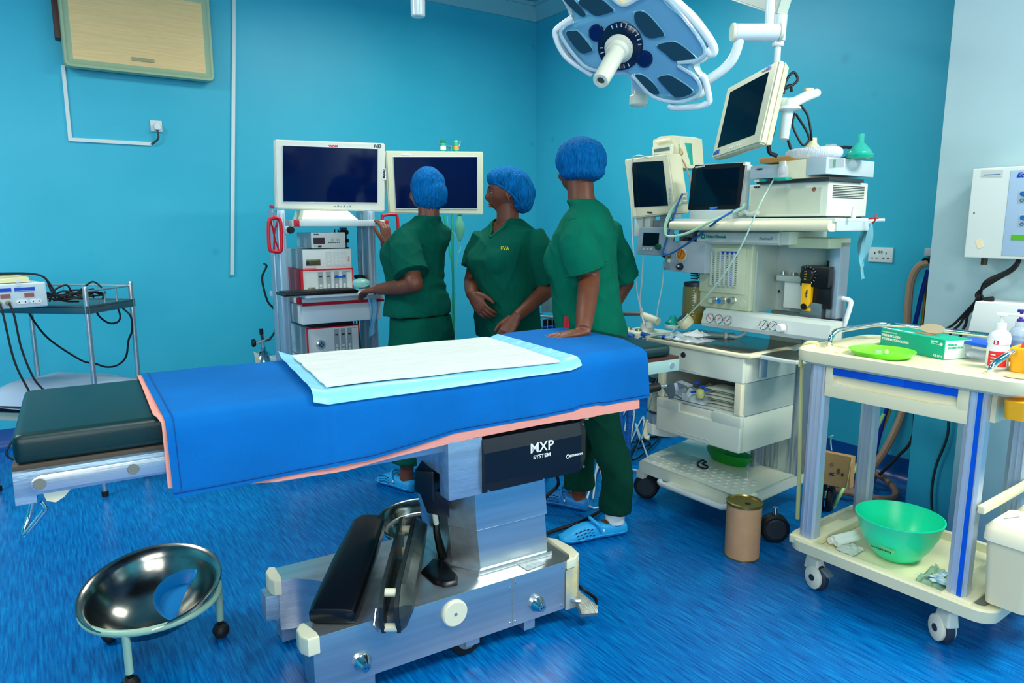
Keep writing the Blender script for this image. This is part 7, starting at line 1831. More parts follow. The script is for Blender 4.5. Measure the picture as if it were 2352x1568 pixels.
B().cyl((e1.x, e1.y, za-.01), (e1.x, e1.y, ZC+.1), .02, n=20).obj('ceiling_tube', M_lampw, t) if 0 else None
em = e0+d*.5
B().cyl((em.x, em.y, em.z-.04), (em.x, em.y, ZC+.1), .03, n=24).obj('ceiling_tube', M_lampw, t)
# rear handle with disc and side arm
hp = S_.loc(W0.T(1815, 240, SD+.06))
B().tube([cc-nn*th, S_.loc(W0.T(1795, 235, SD+.08)), hp], [.02, .022, .024], 16).obj('rear_pivot', M_lampw, t)
B().ell(hp, (.026, .026, .026)).obj('pivot_ball', M_lampw, t)
B().tube([hp, S_.loc(W0.T(1850, 222, SD+.08)), S_.loc(W0.T(1875, 214, SD+.10))], [.020, .020, .017], 16).ell(S_.loc(W0.T(1875, 214, SD+.10)), .017).obj('side_arm', M_lampw, t)
B().obox(S_.loc(W0.T(1858, 206, SD+.09)), (.03, .02, .012), _rt, _fh, _up, .002).obj('orange_clip', mat('peach clip', (226, 190, 160), .5), t)
dp = S_.loc(W0.T(1810, 250, SD+.06))
B().lathe([(0, .006), (.044, .006), (.047, .003), (.047, -.004), (.02, -.010), (0, -.010)], dp, (0, 0, 1), 36).obj('handle_disc', M_lampw, t)
te = S_.loc(W0.T(1801, 320, SD+.06))
B().tube([dp, te], [.0215, .016], 24).obj('sterile_handle', mat('pale handle', (200, 214, 212), .35), t)
hose('screen_cable', 'black cable loops behind the hanging screen', [S_.w(S_.loc(W0.T(a, b, SD+d))) for a, b, d in ((1800, 215, .10), (1806, 185, .1), (1822, 166, .1), (1832, 180, .1), (1825, 192, .1), (1800, 205, .1), (1815, 195, .12), (1818, 210, .12))], .005, M_rubber, 'cable')
hose('screen_cable', 'long black cable loop hanging below the screen side handle', [W0.T(a, b, SD+d) for a, b, d in ((1838, 240, .1), (1855, 265, .1), (1862, 300, .1), (1864, 322, .12))], .0045, M_rubber, 'cable')
hose('screen_cable', 'short black cable loop hanging beside the screen side handle', [W0.T(a, b, SD+d) for a, b, d in ((1826, 260, .1), (1820, 285, .1), (1832, 315, .1), (1845, 333, .1), (1858, 322, .1), (1852, 300, .1), (1828, 262, .12))], .0045, M_rubber, 'cable')
hose('screen_cable', 'thick black cable dropping under the hanging screen to the wooden block', [W0.T(a, b, SD+d) for a, b, d in ((1780, 260, .2), (1776, 300, .16), (1766, 330, .14), (1768, 350, .14), (1785, 358, .14))], .008, M_rubber, 'cable')
# ================================================================ utility trolley on the right
R = Fr(2.353, 1.426, -88)
M_tr = mat('cream trolley plastic', (232, 224, 184), .35)
M_post = mat('blue grey aluminium', (190, 200, 212), .38, .4)
t = thing('utility_trolley', 'cream plastic utility trolley with blue handled drawer in the right foreground', 'trolley', R)
TT = .91
def rrect(x0, x1, y0, y1, r, n=6):
    o = []
    for cx_, cy_, a0 in ((x1-r, y1-r, 0), (x0+r, y1-r, 90), (x0+r, y0+r, 180), (x1-r, y0+r, 270)):
        for k in range(n+1): a = math.radians(a0+90*k/n); o.append((cx_+r*math.cos(a), cy_+r*math.sin(a)))
    return o
X0, X1, Y0, Y1 = -.095, .635, -.085, .46
def Rg(x0, x1, y0, y1, r, z): return [(x, y, z) for x, y in rrect(x0, x1, y0, y1, r)]
tp = B().rings([Rg(X0+.02, X1-.02, Y0+.02, Y1-.02, .05, TT-.045), Rg(X0+.004, X1-.004, Y0+.004, Y1-.004, .06, TT-.035), Rg(X0, X1, Y0, Y1, .06, TT-.02), Rg(X0, X1, Y0, Y1, .06, TT+.004), Rg(X0+.006, X1-.006, Y0+.006, Y1-.006, .056, TT+.010), Rg(X0+.016, X1-.016, Y0+.016, Y1-.016, .05, TT+.009), Rg(X0+.024, X1-.024, Y0+.024, Y1-.024, .045, TT)]).obj('top_tray', M_tr, t, ang=.5)
# raised cross ribs and recesses of the tray top
B().box((-.07, .10, TT), (.03, .112, TT+.006), .002).box((.03, -.02, TT), (.042, .43, TT+.006), .002).obj('tray_rib', M_tr, tp)
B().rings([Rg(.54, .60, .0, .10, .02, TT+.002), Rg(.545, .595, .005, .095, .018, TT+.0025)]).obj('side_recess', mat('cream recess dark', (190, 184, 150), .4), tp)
B().tube([Vector((-.075, .05, TT+.012)), Vector((-.10, .03, TT+.014)), Vector((-.118, .02, TT-.01)), Vector((-.122, .02, TT-.08))], .0075, 8, 3).obj('tube_end', mat('pale yellow tube', (214, 206, 140), .4), tp)
# posts
for x, y in ((-.010, -.03), (.500, -.03), (-.010, .35), (.500, .35)):
    f = B().prism([(x-.026, y-.02), (x-.012, y-.028), (x+.020, y-.028), (x+.030, y-.015), (x+.030, y+.02), (x-.026, y+.02)], .19, TT-.03, 'z', .003)
    for k in (-.012, .004, .022): f.box((x+k, y-.030, .19), (x+k+.003, y-.027, TT-.03))
    p_ = f.obj('post', M_post, t, ang=.4)
    if x > .4 and y < 0: B().box((x+.006, y-.0295, .195), (x+.020, y-.0275, TT-.04)).obj('blue_inlay', M_blue, p_)
# bottom tray
BZ = .175
bo = B().rings([Rg(X0+.03, X1-.03, Y0+.03, Y1-.03, .05, BZ-.03), Rg(X0+.02, X1-.02, Y0+.01, Y1-.01, .06, BZ-.02), Rg(X0+.015, X1-.015, Y0+.004, Y1-.004, .06, BZ+.02), Rg(X0+.018, X1-.018, Y0+.008, Y1-.008, .06, BZ+.027), Rg(X0+.05, X1-.05, Y0+.034, Y1-.03, .05, BZ+.027), Rg(X0+.065, X1-.065, Y0+.045, Y1-.04, .05, BZ+.0)])
bo = bo.obj('bottom_tray', M_tr, t, ang=.5)
for x in (-.02, .51):
    B().box((x-.045, -.075, BZ+.0), (x+.045, .40, BZ+.034), .008, 3).obj('end_deck', M_tr, bo)
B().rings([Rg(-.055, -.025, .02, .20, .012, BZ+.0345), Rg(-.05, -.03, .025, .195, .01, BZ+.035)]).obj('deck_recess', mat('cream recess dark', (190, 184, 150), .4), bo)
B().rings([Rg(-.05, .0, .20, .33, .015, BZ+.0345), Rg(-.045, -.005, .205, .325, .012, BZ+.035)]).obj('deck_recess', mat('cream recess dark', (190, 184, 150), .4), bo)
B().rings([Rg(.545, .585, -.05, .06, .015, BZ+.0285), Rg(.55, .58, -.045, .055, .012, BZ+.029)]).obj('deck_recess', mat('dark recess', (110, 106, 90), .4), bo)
# drawer
dx0, dx1, dz0, dz1 = .022, .484, .757, .872
dr = B()
dr.box((dx0, -.055, dz0), (dx1, -.03, dz0+.045), .003).box((dx0, -.055, dz0+.04), (dx0+.028, -.03, dz1), .003).box((dx1-.034, -.055, dz0+.04), (dx1, -.03, dz1), .003).box((dx0, -.04, dz0), (dx1, -.02, dz1))
dr = dr.obj('drawer', M_tr, t, ang=.5)
lip = []
for k in range(13):
    u = k/12; lip.append((dx0+.028+(dx1-dx0-.062)*u, dz0+.052-.012*math.sin(math.pi*u)))
B().prism([(x, z) for x, z in lip]+[(dx1-.034, dz0+.03), (dx0+.028, dz0+.03)], -.054, -.04, 'y').obj('grip_lip', mat('pale cream plastic', (238, 232, 204), .35), dr)
B().box((dx0+.028, -.057, dz1-.034), (dx1-.034, -.038, dz1-.002), .002).obj('blue_handle_strip', M_blue, dr)
B().box((dx0+.15, -.0585, dz1-.031), (dx0+.27, -.0565, dz1-.006), .001).obj('label_holder', mat('clear blue label', (10, 96, 214), .1), dr)
B().box((.0, -.02, dz0+.01), (.50, .40, dz1-.005), .003).obj('drawer_body', M_tr, t)
B().box((.53, -.02, .77), (.545, .44, TT-.04), .003).obj('side_panel', M_tr, t)
# rails
zr = TT+.062
B().tube([(-.035, .065, TT), (-.035, .065, TT+.035), (-.033, .085, zr-.006), (-.03, .13, zr), (-.03, .33, zr), (-.012, .405, zr), (.06, .425, zr), (.30, .425, zr), (.52, .425, zr), (.56, .38, zr), (.565, .14, zr)][:9]+[(.50, .425, zr), (.535, .40, zr), (.535, .30, zr), (.535, .09, zr), (.525, .045, zr-.012), (.510, .018, zr-.035), (.505, .015, TT)], .0095, 12, 4).obj('guard_rail', M_chrome, t)
for x, y in ((-.035, .065), (.505, .015)): B().lathe([(0, .006), (.016, .006), (.018, 0)], (x, y, TT), n=20).obj('rail_foot', M_tr, t)
# castors
def tcastor(x, y, yaw, brake=False):
    r = .05; dxy = Vector((math.cos(yaw), math.sin(yaw), 0)); ax = Vector((-dxy.y, dxy.x, 0)); c = Vector((x, y, r))+dxy*.02
    w = B().cyl(c-ax*.014, c+ax*.014, r, n=32, bev=.006).obj('castor', mat('blue grey rubber', (40, 52, 70), .5), t)
    pts = []
    for s in (-1, 1):
        o_ = []
        for k in range(18):
            a = math.radians(-70+k*20*.9); o_.append((math.cos(a)*(r*.82), math.sin(a)*(r*.82)))
        prof = [c+dxy*(.026*math.cos(a)*1.45-.0)+Vector((0, 0, 1))*(.036*math.sin(a)*1.25) for a in [2*math.pi*k/24 for k in range(24)]]
        f = B().rings([[p+ax*s*.015 for p in prof], [p+ax*s*.023 for p in prof], [c+(p-c)*.85+ax*s*.027 for p in prof]]); f.obj('wheel_cover', mat('ivory castor cover', (230, 228, 206), .3), w)
        B().lathe([(0, .0015), (.0125, .0015), (.013, 0)], c+ax*s*.0272, ax*s, 20).obj('hub_cap', mat('blue grey rubber', (40, 52, 70), .5), w)
    B().hexa([c+dxy*a+ax*b+Vector((0, 0, z)) for a, b, z in ((-.05, -.022, .02), (.02, -.024, .02), (.02, .024, .02), (-.05, .022, .02), (-.045, -.016, .075), (.012, -.018, .07), (.012, .018, .07), (-.045, .016, .075))], .008, 3).obj('fork', mat('ivory castor cover', (230, 228, 206), .3), w)
    B().cyl((x, y, r+.055), (x, y, BZ-.02), .012, n=16).cyl((x, y, BZ-.045), (x, y, BZ-.03), .020, n=20).obj('stem', M_chrome, w)
    if brake: B().obox(c+dxy*.045+Vector((0, 0, .035)), (.04, .03, .008), dxy+Vector((0, 0, -.5)), ax, Vector((.4, 0, 1)), .002).obj('brake_lever', M_mgrey, w)
tcastor(.0, .0, 2.9+3.1416, True); tcastor(.47, .0, 2.6); tcastor(.0, .36, 1.2); tcastor(.48, .36, 1.0)
# ---------------------------------------------------------------- things on the top tray
p = Vector((.165, .040, TT))
t = thing('green_plate', 'bright lime green plastic plate lying on the trolley top', 'plate', Fr(*R.w((p.x, p.y, 0))[:2]))
B().lathe([(0, .0), (.078, .0), (.088, .004), (.100, .018), (.104, .020), (.105, .023), (.101, .023), (.087, .008), (.077, .004), (0, .004)], (0, 0, TT+.001), n=48).obj('plate', mat('lime green plastic', (120, 232, 50), .35), t)
for dx, dy, lab in ((-.01, .0, 'clear vial'), (.015, -.01, 'cap')):
    B().tube([(dx, dy, TT+.015), (dx+.02, dy+.012, TT+.015)], .006, 10).obj('small_vial' if dx < 0 else 'loose_cap', mat('frosted vial', (190, 214, 190), .2, alpha=.8) if dx < 0 else M_cream, t)
B().lathe([(0, 0), (.006, 0), (.006, .016), (0, .018)], (-.02, .005, TT+.006), n=14).obj('standing_vial', mat('frosted vial', (190, 214, 190), .2, alpha=.8), t)
# glove box
a = R.Z(2021, 795, TT); b = R.Z(2166, 827, TT); G0 = a; ang = math.atan2(b.y-a.y, b.x-a.x); Wd = (b-a).length
wa = R.w((a.x, a.y, 0)); GB = Fr(wa.x, wa.y, -88+math.degrees(ang))
t = thing('glove_box', 'green cardboard box of latex examination gloves with torn lid on the trolley', 'glove box', GB)
H_ = .068; Dp = .115
B().box((0, 0, TT+.001), (Wd, Dp, TT+H_), .001).obj('carton', mat('emerald card', (0, 168, 132), .5), t)
B().box((Wd-.0005, .003, TT+.003), (Wd+.0008, Dp-.003, TT+H_-.003)).obj('white_side', mat('white card', (206, 224, 214), .55), t)
text(t, 'PREMIUM LATEX', (.008, -.0008, TT+.046), (1, 0, 0), (0, 0, 1), .0085, M_wink, al='LEFT', bold=.0004)
text(t, 'EXAMINATION GLOVES', (.008, -.0008, TT+.033), (1, 0, 0), (0, 0, 1), .0085, M_wink, al='LEFT', bold=.0004)
text(t, 'NATURAL RUBBER LATEX', (.008, -.0008, TT+.058), (1, 0, 0), (0, 0, 1), .0042, M_wink, al='LEFT')
text(t, 'MEDIUM', (Wd-.055, -.0008, TT+.057), (1, 0, 0), (0, 0, 1), .0055, M_wink, al='LEFT', bold=.0003)
text(t, '100 Gloves by weight', (Wd-.055, -.0008, TT+.050), (1, 0, 0), (0, 0, 1), .0032, M_wink, al='LEFT')
text(t, 'CE 2777', (Wd-.022, -.0008, TT+.010), (1, 0, 0), (0, 0, 1), .0075, M_wink, bold=.0003)
text(t, 'XAMINATION GLOVES', (.055, .022, TT+H_+.0006), (1, 0, 0), (0, 1, 0), .011, M_wink, bold=.0004)
text(t, 'PREMIUM', (Wd+.001, .03, TT+.050), (0, 1, 0), (0, 0, 1), .0065, mat('emerald card', (0, 168, 132), .5), bold=.0003)
text(t, 'EXAMINATION', (Wd+.001, .045, TT+.040), (0, 1, 0), (0, 0, 1), .0065, mat('emerald card', (0, 168, 132), .5), bold=.0003)
B().lathe([(0, .001), (.005, .001), (.005, 0)], (Wd-.012, -.0004, TT+.052), (0, -1, 0), 16).obj('round_mark', M_wink, t)
e = B()
e.lathe([(0, .0005), (.045, .0005), (.045, 0)], (Wd*.55, .055, TT+H_+.0005), n=32, sx=1.15, sy=.42, u=(1, 0, 0)); e.obj('oval_opening', mat('brown card', (150, 116, 84), .7), t)
B().lathe([(0, .001), (.045, .001), (.045, -.001), (0, -.001)], (Wd*.55, .075, TT+H_+.018), (0, -.8, .5), 32, sx=1.15, sy=.42, u=(1, 0, 0)).obj('torn_flap', mat('buff card', (206, 184, 150), .7), t)
# tub with blue lid
a = R.Z(2187, 818, TT); b = R.Z(2262, 835, TT); wa = R.w((a.x, a.y, 0)); ang = math.atan2(b.y-a.y, b.x-a.x); wl = (b-a).length
TB = Fr(wa.x, wa.y, -88+math.degrees(ang))
t = thing('plastic_tub', 'clear plastic tub of cotton wool with blue lid beside the glove box', 'tub', TB)
B().rings([[(x, y, TT+.001) for x, y in rrect(.005, wl-.005, .005, .085, .012)], [(x, y, TT+.055) for x, y in rrect(-.004, wl+.004, -.004, .094, .014)]]).obj('tub', mat('frosted tub', (206, 220, 232), .25, alpha=.35), t)
B().rings([[(x, y, z) for x, y in rrect(-.008, wl+.008, -.008, .098, .016)] for z in (TT+.053, TT+.062)]+[[(x, y, TT+.064) for x, y in rrect(-.003, wl+.003, -.003, .093, .014)]]).obj('lid', M_blue, t, ang=.5)
for i in range(4):
    B().ell((.02+.02*i, .03+.015*(i % 2), TT+.018), (.018, .03, .014)).obj('cotton_wool', mat('cotton wool', (235, 240, 245), .95, bump=1, bscale=50), t)
# pump bottles
def bottle(name, lab, px_, py_, r, h, m, pump, label=True, liquid=None):
    p = R.Z(px_, py_, TT); w = R.w((p.x, p.y, 0)); fr = Fr(w.x, w.y, -80)
    t = thing(name, lab, 'bottle', fr)
    b = B().lathe([(0, 0), (r-.003, 0), (r, .004), (r, h*.55), (r*.93, h*.57), (r*.93, h*.62), (r, h*.64), (r, h*.80), (r*.88, h*.90), (r*.5, h*.985), (r*.42, h)], (0, 0, TT+.001), n=36).obj('body', m, t)
    B().lathe([(r*.48, 0), (r*.48, .020), (r*.2, .022), (0, .022)], (0, 0, TT+h), n=24).obj('collar', pump, t)
    B().cyl((0, 0, TT+h+.02), (0, 0, TT+h+.045), .0045, n=12).obj('pump_stem', pump, t)
    return t, fr, TT+h
t, fr, z = bottle('pump_bottle', 'white pump bottle with red label at the right of the trolley top', 2288, 846, .031, .125, mat('white bottle plastic', (232, 234, 240), .35), M_wink)
B().box((-.014, -.012, z+.043), (.016, .012, z+.052), .003).tube([(0, 0, z+.048), (.045, -.012, z+.050), (.085, -.02, z+.047)], .0048, 10).obj('nozzle', M_wink, t)
lb = B()
for i in range(14):
    pass
def curved(z0, z1, a0, a1, r, m, name):
    f = B(); n = 12; V = [[f.bm.verts.new((r*math.cos(math.radians(a0+(a1-a0)*i/n)), r*math.sin(math.radians(a0+(a1-a0)*i/n)), z_)) for z_ in (z0, z1)] for i in range(n+1)]
    for i in range(n): f._f([V[i][0], V[i+1][0], V[i+1][1], V[i][1]])
    return f.obj(name, m, t)
ca = math.degrees(math.atan2(-fr.o[1], -fr.o[0]))-(-80)
curved(TT+.010, TT+.058, ca-50, ca+50, .0315, mat('red label', (226, 44, 46), .4), 'red_label')
lz = [TT+.030, TT+.020]
rad = math.radians(ca); nx, ny = math.cos(rad), math.sin(rad)
text(t, 'LIQUID SOAP', (nx*.0325, ny*.0325, TT+.040), (-ny, nx, 0), (0, 0, 1), .005, M_wink, bold=.0002) if 0 else None
for k_ in range(3): curved(TT+.026+.010*k_, TT+.029+.010*k_, ca-34, ca+8-9*k_, .0318, M_wink, 'label_line')
sq_ = curved(TT+.080, TT+.093, ca-26, ca-2, .0318, M_red, 'red_square')
r2 = math.radians(ca-14)
text(sq_, 'B', (math.cos(r2)*.0322, math.sin(r2)*.0322, TT+.0865), (-math.sin(r2), math.cos(r2), 0), (0, 0, 1), .008, M_wink, bold=.0006)
M_viol = mat('violet liquid', (30, 40, 150), .2)
p = R.Z(2312, 832, TT); w_ = R.w((p.x+.01, p.y+.05, 0)); fr = Fr(w_.x, w_.y, -80)
t = thing('spirit_bottle', 'clear bottle of blue violet liquid with pump behind the white bottle', 'bottle', fr)
B().lathe([(0, 0), (.028, 0), (.028, .072), (0, .072)], (0, 0, TT+.001), n=30).obj('liquid', M_viol, t)
B().lathe([(.029, 0), (.029, .095), (.024, .108), (.014, .115)], (0, 0, TT+.001), n=30).obj('body', mat('clear blue plastic', (180, 205, 225), .15, alpha=.4), t)
B().lathe([(.015, 0), (.015, .018), (0, .018)], (0, 0, TT+.115), n=20).obj('collar', mat('frosted tub', (206, 220, 232), .25, alpha=.35), t)
B().lathe([(0, 0), (.011, 0), (.011, .008), (.005, .010), (.005, .030), (.012, .032), (.012, .040), (0, .040)], (0, 0, TT+.133), n=18).obj('violet_pump', mat('violet plastic', (70, 40, 150), .35), t)
# sharps container
p = R.Z(2330, 856, TT); w_ = R.w((p.x+.03, p.y+.05, 0)); fr = Fr(w_.x, w_.y, -88)
t = thing('sharps_box', 'yellow sharps container with red lid at the right edge of the trolley', 'sharps container', fr)
B().rings([[(x, y, TT+.001) for x, y in rrect(-.048, .06, -.04, .05, .01)], [(x, y, TT+.072) for x, y in rrect(-.054, .066, -.046, .056, .012)], [(x, y, TT+.078) for x, y in rrect(-.050, .062, -.042, .052, .012)]]).obj('yellow_body', M_yellow, t, ang=.5)
B().rings([[(x, y, TT+.077) for x, y in rrect(-.03, .06, -.035, .045, .01)], [(x, y, TT+.095) for x, y in rrect(-.026, .056, -.031, .041, .01)]]).obj('red_lid', mat('orange red plastic', (240, 70, 30), .4), t, ang=.5)
p = R.Y(2335, 905, .02)
t = thing('yellow_bin', 'yellow container hanging on the right side below the trolley top', 'sharps container', R)
B().rings([[(x, y, .80) for x, y in rrect(.575, .64, -.06, .10, .02)], [(x, y, .855) for x, y in rrect(.572, .645, -.065, .105, .02)]]).obj('body', M_yellow, t, ang=.5)
# ---------------------------------------------------------------- things on the bottom tray
c = R.Z(2075, 1300, BZ+.01)
cx_, cy_ = .235, .13
w_ = R.w((cx_, cy_, 0)); fr = Fr(w_.x, w_.y, 0)
t = thing('green_bowl', 'large translucent sea green plastic bowl on the trolley bottom tray', 'bowl', fr)
B().lathe([(0, 0), (.06, 0), (.075, .01), (.105, .05), (.128, .10), (.142, .150), (.1445, .152), (.144, .155), (.140, .155), (.125, .105), (.102, .055), (.072, .015), (0, .005)], (0, 0, BZ+.003), n=60).obj('bowl', mat('sea green plastic', (20, 235, 178), .3, sss=.0), t)
d = Vector((-fr.o[0], -fr.o[1], 0)).normalized(); s_ = Vector((-d.y, d.x, 0))
q = math.atan2(d.y, d.x)
f = B(); pp = []
for i in range(11):
    a = q-.75+.07*i; pp.append((a, .60-.02*i))
V = []
for a, k in pp:
    rr_ = .108; z_ = BZ+.058-.002*(a-q)*10
    V.append([f.bm.verts.new((math.cos(a)*(rr_+.0035+dz*.45), math.sin(a)*(rr_+.0035+dz*.45), z_+dz)) for dz in (-.008, .010)])
for A_, B_ in zip(V, V[1:]): f._f([A_[0], B_[0], B_[1], A_[1]])
tp_ = f.obj('tape_label', mat('greenish tape', (120, 220, 150), .5), t)
a = q-.42; text(tp_, 'BICARBONATE', (math.cos(a)*.1145, math.sin(a)*.1145, BZ+.060), (-math.sin(a), math.cos(a), 0), (math.cos(a)*.4, math.sin(a)*.4, 1), .0075, M_ink)
t = thing('paper_towels', 'rolled white paper towels at the left of the bottom tray', 'paper towels', R)
p = R.Z(1930, 1245, BZ+.02)
for k in range(3):
    B().tube([(p.x-.03+.012*k, p.y-.02+.0*k, BZ+.020+.012*(k % 2)), (p.x+.0+.012*k, p.y+.08, BZ+.026+.012*(k % 2))], .013, 10).obj('roll', mat('white tissue', (232, 236, 230), .9, bump=.5, bscale=30), t)
B().sheet(crum(p.x+.0, p.x+.07, p.y-.04, p.y+.05, BZ+.004, .02, 51), 10, 10, thick=.001).obj('crumpled_end', mat('clear film', (214, 224, 214), .3, alpha=.8), t, ang=.4)
t = thing('clear_bag', 'crumpled clear bag with blue print at the right of the bottom tray', 'bag', R)
B().sheet(crum(.36, .46, -.02, .12, BZ+.004, .05, 53), 14, 12, thick=.001).obj('film', mat('green tinted film', (170, 210, 180), .2, alpha=.6, bump=.4, bscale=30), t, ang=.4)
B().sheet(crum(.40, .46, -.015, .03, BZ+.03, .012, 57), 8, 6, thick=.001).obj('printed_part', mat('blue print film', (70, 150, 190), .4, col2=(210, 225, 225), vscale=60), t, ang=.4)
# ---------------------------------------------------------------- hanging bins at the right
for i, (x0, x1, y0, y1, lab) in enumerate(((.56, .70, -.06, .13, 'front cream bin with lid hanging on the right end of the trolley'), (.57, .71, .15, .34, 'rear cream bin with lid hanging behind the front one'))):
    t = thing('waste_bin', lab, 'bin', R, 'lidded bins on the trolley end')
    zt_ = .475
    B().rings([[(x, y, .215) for x, y in rrect(x0+.015, x1-.015, y0+.02, y1-.02, .02)], [(x, y, zt_-.05) for x, y in rrect(x0+.004, x1-.004, y0+.004, y1-.004, .025)]]).obj('bin_body', mat('cream bin plastic', (228, 216, 176), .4), t, ang=.5)
    B().rings([[(x, y, zt_-.055) for x, y in rrect(x0-.004, x1+.004, y0-.004, y1+.004, .03)], [(x, y, zt_-.018) for x, y in rrect(x0-.002, x1+.002, y0-.002, y1+.002, .03)], [(x, y, zt_) for x, y in rrect(x0+.012, x1-.012, y0+.012, y1-.012, .025)]]).obj('lid', mat('pale cream bin lid', (236, 228, 196), .35), t, ang=.7)
    B().obox(((x0+x1)/2-.03, (y0+y1)/2, zt_+.0005), (.06, .003, .001), (.4, 1, 0), (-1, .4, 0), (0, 0, 1)).obj('lid_slit', M_mgrey, t)
o = B().box((.535, -.05, .49), (.555, .44, .515), .004).obj('bin_rail', M_tr, R); tag(o, 'cream rail carrying the two hanging bins', 'rail')
o['label'] = 'cream rail behind the lids of the two hanging bins'
# stool or footswitch at the right picture edge
q = W0.Z(2350, 1425, 0); fr = Fr(q.x+.05, q.y-.02, -88)
t = thing('foot_stool', 'black castor and steel bracket of another stand cut by the right picture edge', 'stand', fr)
B().cyl((-.01, 0, .03), (.02, 0, .03), .03, n=20, bev=.004).obj('castor', M_rubber, t); B().box((-.02, -.02, .085), (.25, .03, .12), .004).obj('bracket', M_steel, t)
B().cyl((.0, .0, .05), (.0, .0, .09), .01).obj('stem', M_rubber, t)
# ---------------------------------------------------------------- cardboard drum
q = W0.Z(1718, 1290, 0); N = Fr(q.x+.03, q.y+.055, 0)
t = thing('cardboard_drum', 'tan cardboard drum with gold metal lid standing before the machine', 'drum', N)
dr_ = .070; hh = .235
B().lathe([(0, 0), (dr_-.003, 0), (dr_, .003), (dr_, hh-.006)], n=48).obj('tube', mat('tan cardboard', (196, 148, 108), .75, var=.05, vscale=14), t)
B().lathe([(dr_*.97, 0), (dr_+.001, .001), (dr_+.001, .006)], n=48).obj('metal_foot_rim', mat('gold tin', (160, 140, 70), .3, .8), t)
ld = B().lathe([(dr_+.002, 0), (dr_+.003, .012), (dr_-.002, .014), (dr_-.006, .008), (0, .008)], (0, 0, hh-.010), n=48).obj('lid', mat('gold tin', (160, 140, 70), .3, .8, bump=.2, bscale=20), t)
B().lathe([(0, .0006), (.012, .0006), (.012, 0)], (-.005, -.02, hh-.002), n=20).obj('lid_hole', M_black, ld)
# ---------------------------------------------------------------- brown paper bag hung on the machine, yellow tube
ZB = M.Y(1905, 1080, .58)
t = thing('paper_bag', 'brown paper bag with handwriting hanging at the machine right side behind the trolley post', 'paper bag', M)
pts = [M.Y(1853, 1030, .56), M.Y(1956, 1050, .56), M.Y(1951, 1122, .56), M.Y(1930, 1119, .56), M.Y(1850, 1102, .56)]
bg = B().rings([pts, [p+Vector((0, .035, 0)) for p in pts]]).obj('bag', mat('brown paper', (192, 150, 96), .75, bump=.2, bscale=20), t)
pts2 = [M.Y(1956, 1050, .558), M.Y(1958, 1052, .59), M.Y(1952, 1124, .59), M.Y(1944, 1121, .558)]
B().rings([pts2, [p+Vector((.002, .004, 0)) for p in pts2]]).obj('bag_side', mat('yellow paper lining', (206, 200, 130), .7), t)
up2 = (M.Y(1905, 1060, .56)-M.Y(1903, 1090, .56)).normalized(); rt2 = (M.Y(1930, 1080, .56)-M.Y(1900, 1073, .56)).normalized()
text(bg, 'R', M.Y(1911, 1088, .5585), -up2*-1, -rt2, .022, mat('blue pen', (20, 50, 130), .6), bold=.0008)
text(bg, '32', M.Y(1935, 1090, .5585), -up2*-1, -rt2, .011, M_ink, bold=.0004)
f = B()
for i in range(7): f.obox(M.Y(1923+1.0*i*.9, 1082, .5585), (.001+.0006*(i % 3), .001, .026), rt2, (0, 1, 0), up2)
f.obj('bar_code', mat('faint print', (110, 90, 60), .7), bg)
B().tube([M.Y(1911, 1066, .5585)+rt2*.007*math.cos(a)+up2*.007*math.sin(a) for a in [2*math.pi*i/12 for i in range(12)]], .0015, 5, closed=True).obj('round_stamp', mat('faint print', (110, 90, 60), .7), bg)
B().tube([M.Y(1910, 1034, .57), M.Y(1908, 1010, .57), M.Y(1913, 1000, .56), M.Y(1906, 1003, .56)], .003, 6, 3).obj('string', mat('pale string', (150, 200, 180), .6), t)
t_ = mat('pale yellow tube', (214, 206, 140), .4)
hose('rubber_tube', 'pale yellow tube hanging down from the trolley top past its left post', [R.w(p) for p in ((-.12, .03, TT-.07), (-.125, .04, .80), (-.13, .06, .6), (-.12, .06, .4), (-.11, .05, .28), (-.108, .05, .22))], .0075, t_, 'tube')
hose('rubber_tube', 'pale green tube rising from the floor behind the trolley', [W0.Z(1915, 1165, .02), W0.X(1930, 1135, 3.1), W0.X(1985, 1040, 3.3), W0.X(2030, 950, 3.4)], .0085, mat('pale green tube', (150, 206, 130), .4), 'tube')
o = B().box((.66, .58, .58), (.675, .60, .82), .001).obj('yellow_tag', mat('ochre tag', (204, 160, 50), .6), M); tag(o, 'narrow ochre tag hanging on the machine column behind the trolley drawer', 'tag')
# ---------------------------------------------------------------- wall box, its cables and white device on the pillar
X_ = W0.X
a = X_(2210, 591, 3.16); b = X_(2238, 385, 3.16)
yl = (a.y+b.y)/2; z0, z1 = a.z, b.z-.004
C3 = Fr(PX, yl, -90)                                    # local x runs towards the camera side, -y into the room
t = thing('wall_control_box', 'white wall box with blue panel and green display on the pale pillar', 'control box', C3)
w = .46; dpt = PX-3.16
bx = B().box((0, -dpt, z0), (w, -.02, z1), .005, 3).obj('case', mat('white powder coat', (224, 230, 224), .35), t)
px1 = X_(2320, 395, 3.155); u0 = yl-px1.y
pn = B().box((u0, -dpt-.002, z0+.012), (w-.02, -dpt+.002, z1-.015), .003).obj('blue_panel', mat('pale blue panel', (176, 200, 226), .4), bx)
g = X_(2322, 545, 3.155)
B().box((yl-g.y, -dpt-.004, g.z-.010), (yl-g.y+.12, -dpt-.001, g.z+.010)).obj('green_display', mat('green lcd', (90, 180, 30), .3), pn)
text(pn, 'Eco', (yl-X_(2339, 402, 3.155).y-.006, -dpt-.0025, X_(2339, 402, 3.155).z), (1, 0, 0), (0, 0, 1), .018, mat('deep blue print', (10, 60, 170), .5), al='LEFT', bold=.0012, shear=.3)
